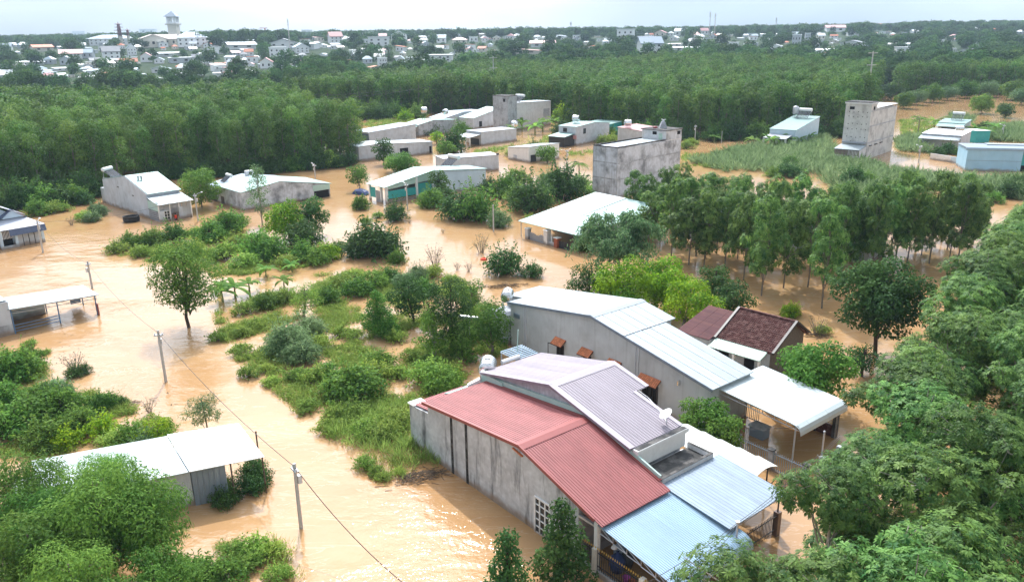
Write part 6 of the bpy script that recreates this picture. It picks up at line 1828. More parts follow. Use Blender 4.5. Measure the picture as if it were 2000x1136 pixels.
# by the teal house and the channel
shrub_row([(706, 408, 'm', 0.75), (739, 425, 'w', 0.5), (716, 437, 'w', 0.5), (773, 430, 'd', 0.9), (842, 404, 'm', 1.1), (868, 394, 'd', 1.0), (900, 425, 'd', 1.7), (932, 430, 'm', 1.7), (975, 442, 's', 0.9), (985, 385, 'm', 1.3),
           (955, 378, 'd', 1.0), (1010, 362, 'm', 1.3), (1035, 412, 'd', 1.9), (1015, 396, 'm', 1.2), (1098, 388, 'd', 2.0), (1130, 372, 'm', 1.2), (1075, 368, 's', 1.2), (1055, 402, 'm', 0.9), (727, 500, 'd', 1.7), (705, 498, 's', 1.0),
           (748, 495, 'd', 1.1), (776, 513, 'm', 0.55), (1040, 540, 'd', 0.65), (985, 535, 'd', 1.1), (845, 540, 'w', 0.7), (880, 552, 'w', 0.6), (1035, 430, 'w', 0.5), (570, 330, 'd', 0.9), (645, 312, 'd', 0.9), (655, 322, 'w', 0.9), (1150, 378, 'w', 0.9)],
          'shrub standing in the channel around the teal house', 'shrubs in the channel', 1.75)
shrub_row([(230, 492, 'w', 1.2), (255, 482, 'm', 1.0), (300, 478, 'm', 1.3), (340, 470, 'm', 1.4), (375, 500, 'w', 1.5), (410, 470, 'm', 1.6), (445, 455, 'm', 1.6), (470, 480, 'w', 1.5), (505, 500, 'm', 1.6), (435, 505, 'w', 1.6), (480, 520, 'w', 1.4),
           (535, 505, 'm', 1.5), (560, 520, 'w', 1.2), (640, 505, 'b', 1.2), (620, 515, 'm', 1.2), (660, 490, 'm', 0.8), (275, 500, 'w', 1.0), (320, 498, 'w', 1.1), (595, 508, 'm', 1.2), (460, 440, 'm', 1.2), (165, 430, 'w', 1.0), (190, 420, 's', 1.1), (180, 432, 's', 0.9)],
          'leafy shrub on the weed island left of centre', 'shrubs on the left weed island')
shrub_row([(60, 400, 'm', 1.8), (90, 405, 'm', 1.9), (120, 402, 'd', 1.7), (145, 396, 'm', 1.6), (165, 398, 'd', 1.1), (75, 420, 'm', 1.2), (100, 415, 'w', 1.4), (125, 412, 'w', 1.0)],
          'thicket shrub at the foot of the left plantation', 'shrubs below the left plantation')
shrub_row([(480, 610, 'w', 1.2), (520, 600, 'm', 1.2), (555, 590, 'w', 1.3), (640, 590, 'm', 1.3), (670, 560, 'w', 1.5), (700, 575, 'm', 1.4), (690, 545, 'w', 1.2), (730, 560, 'm', 1.4), (760, 548, 'm', 1.2), (790, 560, 's', 1.2), (815, 548, 's', 1.1), (830, 575, 'm', 1.3),
           (565, 690, 's', 1.7), (600, 660, 's', 1.5), (590, 705, 's', 1.4), (625, 680, 'w', 1.1), (545, 665, 'w', 1.0), (500, 640, 'w', 1.0), (470, 690, 'w', 1.0), (470, 655, 'w', 0.9), (690, 775, 'm', 1.9), (665, 770, 'w', 1.4), (725, 745, 'w', 1.5), (740, 720, 'm', 1.2),
           (615, 745, 'w', 1.1), (640, 735, 'm', 0.9), (580, 740, 'w', 1.0), (690, 660, 'w', 1.0), (665, 655, 'w', 0.9), (760, 655, 'm', 1.0), (775, 665, 'w', 0.9), (835, 745, 'w', 1.6), (865, 765, 'm', 1.4), (880, 740, 'w', 1.3), (805, 700, 'w', 0.9), (840, 720, 'm', 1.0),
           (520, 725, 'w', 0.7), (485, 735, 'w', 0.8), (530, 750, 'w', 0.7), (425, 665, 'w', 0.8), (640, 840, 'w', 0.9), (660, 820, 'w', 1.1), (710, 850, 'w', 1.2), (750, 855, 'w', 1.2), (780, 830, 'w', 1.2), (600, 800, 'w', 0.9), (690, 810, 'w', 1.1), (905, 700, 'm', 1.2), (780, 735, 'w', 0.9),
           (735, 925, 'w', 0.5), (750, 935, 'w', 0.5), (712, 912, 'w', 0.7), (780, 925, 'w', 0.45), (975, 655, 'w', 1.3), (920, 660, 'm', 1.4)],
          'shrub among the flooded weeds in the centre of the picture', 'shrubs of the centre weed island', 1.05)
shrub_row([(15, 745, 'm', 1.9), (45, 735, 'm', 1.8), (10, 790, 'm', 1.6), (62, 710, 'm', 1.2), (90, 800, 'm', 1.7), (60, 830, 'm', 1.9), (125, 810, 'm', 1.6), (110, 775, 's', 1.3), (195, 800, 'm', 1.0), (215, 795, 'm', 0.9), (240, 790, 'd', 0.5), (145, 735, 'd', 0.7), (165, 728, 'd', 0.6),
           (160, 840, 'm', 1.5), (205, 850, 'b', 1.2), (20, 850, 'm', 1.9), (255, 868, 'm', 1.2), (285, 880, 's', 1.0), (90, 870, 'm', 1.6), (225, 870, 'w', 1.2), (130, 870, 'b', 1.2), (60, 672, 'w', 0.6), (90, 690, 'w', 0.5)],
          'leafy shrub in the lower left thicket', 'shrubs of the lower left thicket', 0.88)
shrub_row([(460, 1085, 'w', 1.0), (500, 1080, 'w', 1.1), (535, 1085, 'w', 0.9), (545, 1130, 'w', 0.8), (480, 1110, 'w', 1.0), (380, 1150, 'm', 1.4), (430, 1145, 'm', 1.2), (335, 1150, 'm', 1.3), (495, 930, 'd', 0.9), (440, 960, 'm', 0.8), (505, 940, 'd', 0.8), (440, 985, 'd', 0.8), (490, 960, 'd', 0.9)],
          'shrub at the lane in the lower left', 'shrubs at the lane', 0.9)
shrub_row([(1540, 345, 'd', 2.4), (1545, 330, 'm', 2.0), (1665, 365, 'd', 2.5), (1690, 360, 'm', 2.0), (1785, 370, 'd', 1.8), (1970, 385, 'd', 2.4), (1990, 370, 'd', 2.2), (1850, 300, 'd', 2.0), (1830, 305, 'd', 1.6), (1870, 303, 'm', 1.4), (1510, 345, 'm', 1.6), (1940, 395, 'm', 1.6), (1640, 380, 'm', 1.6), (1920, 255, 'd', 2.0), (1945, 265, 'm', 1.6)],
          'dark shrub at the edge of the cane field', 'shrubs around the cane field', 0.85)
shrub_row([(735, 228, 'm', 2.0), (720, 232, 'm', 2.4), (775, 228, 'm', 2.0), (790, 235, 'b', 1.6), (748, 233, 'd', 2.0), (815, 230, 'm', 1.8), (900, 262, 'm', 1.6), (885, 298, 'd', 1.9), (905, 272, 'm', 1.0), (835, 263, 'm', 1.5), (1100, 238, 'b', 2.4), (1180, 280, 'w', 1.4), (1195, 277, 'w', 1.2), (1340, 290, 'w', 1.2), (1350, 282, 'w', 1.0), (1025, 300, 'w', 1.2), (1045, 302, 'd', 1.2), (1000, 305, 'w', 1.0)],
          'shrub between the houses of the back cluster', 'shrubs of the back cluster', 1.6)
shrub_row([(1410, 730, 'm', 0.8), (1605, 650, 'w', 0.6), (1345, 668, 'b', 0.7), (1545, 618, 'b', 0.7), (1140, 490, 'm', 0.7), (1480, 760, 'd', 0.7)], 'small shrub around the tiled house', 'shrubs around the tiled house')
rng = np.random.default_rng(17)
und = []
for (ax_, ay_), (bx_, by_), n_ in (((10, 412), (110, 396), 8), ((120, 394), (215, 380), 8), ((300, 352), (440, 345), 10), ((450, 346), (690, 325), 14), ((1080, 264), (1400, 277), 12), ((1400, 276), (1650, 268), 10), ((700, 230), (960, 217), 10)):
    for i in range(n_):
        t_ = (i + rng.random()) / n_; und.append((ax_ + (bx_ - ax_) * t_, ay_ + (by_ - ay_) * t_ - 2, 'd' if rng.random() < 0.7 else 'm', rng.uniform(1.2, 2.3)))
shrub_row(und, 'dark undergrowth bush along the plantation edge', 'undergrowth along the plantation edge', 1.2)
TW = [twig_shrub(500 + i) for i in range(3)]
for k, (px, py, sc, lab) in enumerate(((148, 728, 1.0, 'pale leafless shrub in the white glare at the left'), (850, 520, 1.3, 'sparse pale shrub in the channel at the centre'), (940, 494, 1.3, 'dead bare shrub standing in the current'), (292, 805, 0.6, 'lone dry stalk at the flooded lane edge'),
                                       (915, 530, 0.6, 'small dry weed at the right end of the channel'), (893, 527, 0.55, 'small dry weed in the channel left of its twin'), (140, 440, 0.7, 'dry weed in the water beside the left plantation'), (1595, 655, 0.9, 'thin dry shrub in the water behind the tiled house'), (800, 436, 0.4, 'tiny dry twig in the middle of the channel'), (865, 455, 0.35, 'floating twig in the channel centre'))):
    place_shrub(TW[k % 3], z0(at(px, py)), sc, k, 'dry_shrub', lab, 'shrub')
# bananas and palms
BV = [banana(520 + i, 2.6, 9) for i in range(4)]
ban = [(435, 590, 1.0), (460, 582, 1.0), (488, 572, 0.9), (555, 562, 0.75), (520, 540, 0.8), (570, 530, 0.7), (430, 572, 0.8), (1020, 255, 1.7), (1045, 262, 1.7), (1060, 255, 1.9), (1085, 252, 1.8), (1005, 262, 1.5), (1180, 258, 1.6), (1205, 252, 1.9), (1225, 256, 1.7), (1245, 258, 1.5),
       (1070, 312, 1.1), (1082, 308, 1.0), (1505, 288, 1.5), (1520, 284, 1.5), (1540, 286, 1.4), (1560, 284, 1.3), (1470, 284, 1.2), (1580, 278, 1.2), (1840, 255, 1.7), (1825, 250, 1.6), (1855, 262, 1.5), (1905, 268, 1.7), (1920, 272, 1.6), (1940, 262, 1.6), (1395, 278, 1.1), (1895, 400, 1.2), (1905, 420, 1.1), (880, 300, 1.3)]
for k, (px, py, sc) in enumerate(sorted(ban)):
    place_shrub(BV[k % 4], z0(at(px, py)), sc, k * 1.1, 'banana_plant', 'banana plant with long arching leaves, %s from the left' % ordinal(k), 'banana plant', 'banana plants')
PMV = [palm(540), palm(541)]
T(1130, 352, PMV[0], 'palm_tree', 'small palm tree in the water left of the tall grey house', 'palm tree')
T(1792, 262, PMV[1], 'palm_tree', 'thin drooping palm on the flooded field right of the right tower', 'palm tree', 1.3)

# ------------------------------------------------------------------ ground cover: weeds, grass and cane
def cover(name, label, cat, polys, n_clump, leaf, blade=True, h=0.5, w=0.05, r=0.5, per=16, seed=0, mask=0.0, lean=0.5, hvar=0.4):
    """one mass of plants grown in clumps over photo-surveyed lots"""
    rng = np.random.default_rng(seed)
    C = []
    for poly in polys:
        wp = [tuple(at(*p)[:2]) for p in poly]
        xs, ys = [p[0] for p in wp], [p[1] for p in wp]
        area = 0.5 * abs(sum(wp[i][0] * wp[i - 1][1] - wp[i - 1][0] * wp[i][1] for i in range(len(wp))))
        k = int(area * n_clump); t = 0
        while k > 0 and t < area * n_clump * 12:
            t += 1
            x, y = rng.uniform(min(xs), max(xs)), rng.uniform(min(ys), max(ys))
            if not in_poly(x, y, wp): continue
            if mask and math.sin(x * 0.9 + 1.7 * math.sin(y * 0.31)) + math.sin(y * 0.7 + 1.3 * math.sin(x * 0.43)) + 0.6 * math.sin(x * 1.9 - y * 1.6) < mask - 0.9: continue
            C.append((x, y)); k -= 1
    C = np.array(C); n = len(C)
    P = np.concatenate([np.repeat(C, per, 0) + rng.normal(size=(n * per, 2)) * r * 0.5, np.full((n * per, 1), 0.0)], 1)
    hh = h * np.repeat(rng.uniform(1 - hvar, 1 + hvar, n), per) * rng.uniform(0.6, 1.2, n * per)
    T = np.clip(np.repeat(rng.uniform(0.15, 0.85, n), per) + 0.15 * rng.normal(size=n * per), 0, 1)
    if blade:
        P[:, 2] = -0.05
        ax = nrm(rng.normal(size=P.shape) * np.array([lean, lean, 0.15]) + UP)
        nn = nrm(np.cross(ax, rng.normal(size=P.shape)))
        me = leaf_mesh(name, P, ax, nn, hh, w * rng.uniform(0.7, 1.4, len(P)), T, leaf, droop=0.1)
    else:
        rr = np.linalg.norm(P[:, :2] - np.repeat(C, per, 0), axis=1)
        P[:, 2] = rng.uniform(0, 1, len(P)) * hh * np.clip(1.2 - rr / r, 0.15, 1)
        nn = nrm(rng.normal(size=P.shape) * 0.6 + UP)
        ax = rng.normal(size=P.shape); ax = nrm(ax - nn * np.sum(ax * nn, axis=1, keepdims=True))
        me = leaf_mesh(name, P, ax, nn, 0.2 * rng.uniform(0.7, 1.3, len(P)), 0.1, T, leaf)
    return tag(link(name, me), label, cat, kind='stuff')
ISL = [(420, 600), (520, 575), (600, 540), (700, 530), (760, 545), (900, 545), (985, 600), (985, 690), (930, 720), (800, 800), (810, 872), (720, 885), (650, 850), (570, 790), (480, 720), (430, 660)]
LISL = [(205, 485), (250, 472), (330, 458), (440, 432), (500, 470), (540, 490), (600, 470), (650, 500), (600, 522), (470, 538), (420, 545), (390, 520), (300, 512), (250, 508)]
LOW = [(0, 690), (70, 690), (90, 740), (200, 775), (250, 790), (330, 830), (360, 850), (250, 880), (100, 890), (0, 890)]
cover('weeds', 'low leafy weeds standing in the shallow flood water', 'weeds', [ISL, LISL, LOW], 3.4, L_weed, False, 0.5, r=0.5, per=24, seed=1, mask=1.1)
cover('marsh_grass', 'clumps of grass poking out of the flood water', 'grass', [ISL, LISL, LOW, [(690, 790), (800, 790), (870, 900), (800, 925), (700, 890)], [(430, 1060), (560, 1060), (590, 1136), (420, 1136)], [(690, 900), (800, 905), (790, 945), (700, 930)]], 2.6, L_grass, True, 0.65, 0.028, 0.4, 22, 2, mask=1.05)
cover('tall_grass', 'tall green grass beside the stained wall of the red roofed house', 'grass', [[(640, 800), (800, 790), (812, 880), (870, 915), (810, 912), (720, 885), (650, 860)]], 5.0, L_grass, True, 1.1, 0.035, 0.35, 20, 3, mask=0.0)
cover('meadow_grass', 'pale grass strips between the houses of the back cluster', 'grass', [[(705, 250), (720, 236), (800, 232), (830, 240), (790, 246), (750, 248)], [(925, 295), (1000, 285), (1012, 294), (960, 304), (930, 302)], [(1060, 270), (1080, 262), (1085, 285), (1050, 285)], [(1110, 300), (1155, 296), (1160, 304), (1115, 306)],
      [(1335, 305), (1420, 298), (1490, 310), (1480, 328), (1400, 330), (1335, 325)], [(1755, 235), (1830, 240), (1820, 262), (1760, 265)]], 0.7, L_grass, True, 1.0, 0.10, 0.6, 14, 4, mask=0.2)
CANE = [[(1350, 318), (1425, 296), (1480, 284), (1500, 292), (1560, 272), (1600, 258), (1640, 300), (1690, 318), (1700, 322), (1760, 338), (1880, 350), (2000, 352), (2000, 392), (1890, 380), (1800, 368), (1740, 362), (1660, 352), (1590, 342), (1500, 338), (1420, 336)], [(1600, 350), (1740, 372), (1800, 392), (1640, 380)],
        [(1750, 275), (1800, 268), (1815, 300), (1760, 296)], [(1920, 250), (2000, 245), (2000, 280), (1930, 275)], [(1860, 225), (1900, 232), (1895, 242), (1850, 240)]]
cover('cane_field', 'field of tall cane and reeds on the right', 'cane', CANE, 0.75, L_cane, True, 2.3, 0.17, 0.7, 20, 6, lean=0.65, hvar=0.25)

def flotsam():
    rng = np.random.default_rng(91)
    P = []
    for px, py, sx, sy, n in ((930, 500, 40, 12, 60), (870, 455, 60, 14, 60), (620, 690, 60, 40, 90), (700, 620, 60, 40, 120), (800, 690, 60, 40, 120), (330, 560, 90, 20, 60), (100, 660, 70, 30, 60), (760, 470, 90, 30, 60), (180, 460, 70, 20, 60), (280, 800, 40, 20, 60), (1060, 560, 40, 15, 40), (900, 340, 60, 8, 30), (880, 830, 20, 40, 40)):
        for i in range(n): P.append(at(px + rng.normal() * sx, py + rng.normal() * sy, 0.012))
    P = np.array(P); n = len(P)
    ax = nrm(rng.normal(size=(n, 3)) * np.array([1, 1, 0.05])); nn = nrm(np.cross(ax, np.cross(UP, ax)) + 0.02)
    me = leaf_mesh('flotsam', P, ax, nn, rng.uniform(0.1, 0.45, n), rng.uniform(0.03, 0.09, n), rng.random(n), leafmat('drowned leaves', (0.05, 0.04, 0.02), (0.14, 0.13, 0.05), 0.1), fold=0.0, droop=0.0)
    tag(link('flotsam', me), 'drowned leaves and twigs drifting on the flood water', 'flotsam', kind='stuff')
flotsam()
# ------------------------------------------------------------------ the town on the far slope
def unit_meshes():
    U = {}
    U['box'] = [(-.5, .5, -.5, .5, -0.3, 1.0)]
    return U
def um(kind, m):
    key = ('um', kind, m.name)
    if key in SHEETS: return SHEETS[key]
    b = MB()
    if kind == 'wall': b.box(-.5, .5, -.5, .5, -0.4, 1)
    elif kind == 'gable_wall_x':   # ridge along x, gables at the ends
        b.add([(-.5, -.5, -.4), (.5, -.5, -.4), (.5, .5, -.4), (-.5, .5, -.4), (-.5, -.5, 1), (.5, -.5, 1), (.5, .5, 1), (-.5, .5, 1), (-.5, 0, 1.5), (.5, 0, 1.5)],
              [(0, 3, 2, 1), (0, 1, 5, 4), (2, 3, 7, 6), (1, 2, 6, 9, 5), (3, 0, 4, 8, 7), (4, 5, 9, 8), (6, 7, 8, 9)])
    elif kind == 'gable_roof_x':
        b.add([(-.56, -.6, .93), (.56, -.6, .93), (.56, 0, 1.56), (-.56, 0, 1.56), (.56, .6, .93), (-.56, .6, .93), (-.56, -.6, .86), (.56, -.6, .86), (.56, 0, 1.5), (-.56, 0, 1.5), (.56, .6, .86), (-.56, .6, .86)],
              [(0, 1, 2, 3), (3, 2, 4, 5), (7, 6, 9, 8), (8, 9, 11, 10), (0, 6, 7, 1), (5, 4, 10, 11), (0, 3, 9, 6), (3, 5, 11, 9), (1, 7, 8, 2), (2, 8, 10, 4)])
    elif kind == 'hip_roof':
        b.add([(-.58, -.58, .98), (.58, -.58, .98), (.58, .58, .98), (-.58, .58, .98), (-.2, 0, 1.6), (.2, 0, 1.6)], [(0, 1, 5, 4), (1, 2, 5), (2, 3, 4, 5), (3, 0, 4), (3, 2, 1, 0)])
    elif kind == 'flat_roof': b.box(-.54, .54, -.54, .54, 1.003, 1.08)
    elif kind == 'shed_roof':
        b.add([(-.56, -.6, .98), (.56, -.6, .98), (.56, .6, 1.25), (-.56, .6, 1.25), (-.56, -.6, .92), (.56, -.6, .92), (.56, .6, 1.19), (-.56, .6, 1.19)], [(0, 1, 2, 3), (7, 6, 5, 4), (0, 4, 5, 1), (1, 5, 6, 2), (2, 6, 7, 3), (3, 7, 4, 0)])
    elif kind == 'window': b.box(-.5, .5, -.5, .5, -.5, .5)
    SHEETS[key] = b.mesh(kind, m)
    return SHEETS[key]
HOUSE_BOXES = []
def town_building(px, py, wpx, hpx, roof='gable', rm=None, wm=None, deep=0.9, rot=0.0, label=None, name='town_house', win=(2, 1), group=None, cat='house', turn=False):
    """a building whose foot shows at photo position px,py, about wpx wide with walls hpx high"""
    p = on_land(px, py)
    d = p[1] * 0.955
    k = d / FPX
    w, hh = wpx * k, hpx * k
    rm = rm or M_roof_farwhite; wm = wm or M_farwhite
    kind = 'gable_wall_x' if roof == 'gable' else 'wall'
    o = link(name, um(kind, wm), None, (p[0], p[1], p[2]), R_(rot) + math.atan2(-p[0], p[1]) * 1.0, (w, w * deep, hh))
    if turn: o.rotation_euler = (0, 0, o.rotation_euler[2] + R_(90)); o.scale = (w * deep, w, hh)
    tag(o, label, cat, group)
    link('roof', um({'gable': 'gable_roof_x', 'hip': 'hip_roof', 'flat': 'flat_roof', 'shed': 'shed_roof'}[roof], rm), o)
    nx, nz = win
    if hpx >= 4:
        for i in range(nx):
            for j in range(nz):
                if turn: link('window', um('window', M_glass), o, (-0.503, -.5 + (i + .5) / nx, 0.12 + (j + .5) * 0.8 / nz), 0, (0.02, 0.28 / nx, 0.34 / nz))
                else: link('window', um('window', M_glass), o, (-.5 + (i + .5) / nx, -0.503, 0.12 + (j + .5) * 0.8 / nz), 0, (0.28 / nx, 0.02, 0.34 / nz))
    HOUSE_BOXES.append((px - wpx * 0.62, px + wpx * 0.62, py - hpx * 1.7, py - hpx * 0.25, p[1]))
    return o, p, k
town_building(220, 88, 80, 12, 'hip', M_roof_bluegrey, M_farwhite, 0.3, 0, 'long white two storey building with lilac roof left of the church', 'long_building', (10, 2), cat='building')
town_building(298, 92, 48, 15, 'gable', M_roof_tan, M_cream, 0.8, 8, 'big cream church hall with pale gable roofs below the tower', 'church_hall', (3, 1), cat='church', turn=True)
town_building(322, 90, 44, 14, 'gable', M_roof_tan, M_cream, 0.6, 0, 'cream church wing with tan roof beside the tower', 'church_wing', (4, 1), cat='church')
town_building(376, 91, 52, 17, 'hip', M_roof_bluegrey, M_farwhite, 0.6, 0, 'white villa with grey hipped roofs right of the church tower', 'villa', (5, 2))
# bell tower
p = on_land(343, 84); k = p[1] * 0.955 / FPX
t = thing('bell_tower', 'tall cream bell tower with pyramid roof above the town', 'church tower', tuple(p), 0)
def tb(m_, name, w, z0_, z1_, mat_, w2=None):
    w2 = w if w2 is None else w2
    V = [(-w, -w, z0_), (w, -w, z0_), (w, w, z0_), (-w, w, z0_), (-w2, -w2, z1_), (w2, -w2, z1_), (w2, w2, z1_), (-w2, w2, z1_)]
    return MB().add([(a * k, b_ * k, c_ * k) for a, b_, c_ in V], [(0, 3, 2, 1), (4, 5, 6, 7), (0, 1, 5, 4), (1, 2, 6, 5), (2, 3, 7, 6), (3, 0, 4, 7)]).build(name, mat_, t)
tb(t, 'skirt_roof', 22, 8, 16, M_roof_tan, 10); tb(t, 'shaft', 8.5, -6, 33, M_cream); tb(t, 'ledge', 11.5, 33.2, 35.5, M_cream); tb(t, 'belfry_floor', 9, 35.7, 38, M_farwhite)
for sx_ in (-1, 0, 1):
    for sy_ in (-1, 0, 1):
        if (sx_, sy_) == (0, 0): continue
        MB().box(-1.5 * k, 1.5 * k, -1.5 * k, 1.5 * k, 38 * k, 46 * k).build('pillar', M_farwhite, t, loc=(sx_ * 7.2 * k, sy_ * 7.2 * k, 0))
tb(t, 'lintel', 9, 46.1, 48, M_farwhite); tb(t, 'pyramid_roof', 13, 48.2, 58, M_roof_bluegrey, 0.8)
HOUSE_BOXES.append((325, 362, 25, 80, p[1]))
# pagodas
for px, py, tiers, r, lab in ((234, 70, 4, 7.5, 'tall dark red pagoda with four upturned roofs on the skyline'), (250, 70, 2, 4.5, 'small dark red pagoda beside the tall one')):
    p = on_land(px, 78); d = 950.0; dv = ray(px, py); p = np.array([0, 0, CAM_H]) + dv / dv[1] * d; k = d * 0.955 / FPX
    g = ground_z(p[0], p[1])
    t = thing('pagoda', lab, 'pagoda', (p[0], p[1], g), 0.4)
    zb = (p[2] - g)
    MB().tube((0, 0, -1), (0, 0, zb), r * 0.6 * k, n=8).build('base', M_cream, t)
    for i in range(tiers):
        rr = r * (1 - 0.11 * i)
        MB().lathe([(rr * 0.55 * k, 0), (rr * 0.52 * k, 4.0 * k)], 8, (0, 0, zb + i * 5.6 * k)).build('storey', M_pagoda, t)
        MB().lathe([(rr * 1.5 * k, 4.9 * k), (rr * 1.2 * k, 4.1 * k), (rr * 0.5 * k, 5.6 * k), (rr * 0.1 * k, 5.7 * k)], 8, (0, 0, zb + i * 5.6 * k)).build('tier_roof', M_pagoda, t)
    MB().lathe([(0.7 * k, 0), (0.4 * k, 2 * k), (0.1 * k, 4 * k)], 6, (0, 0, zb + tiers * 5.6 * k)).build('finial', M_pagoda, t)
    HOUSE_BOXES.append((px - 9, px + 9, 42, 70, d))
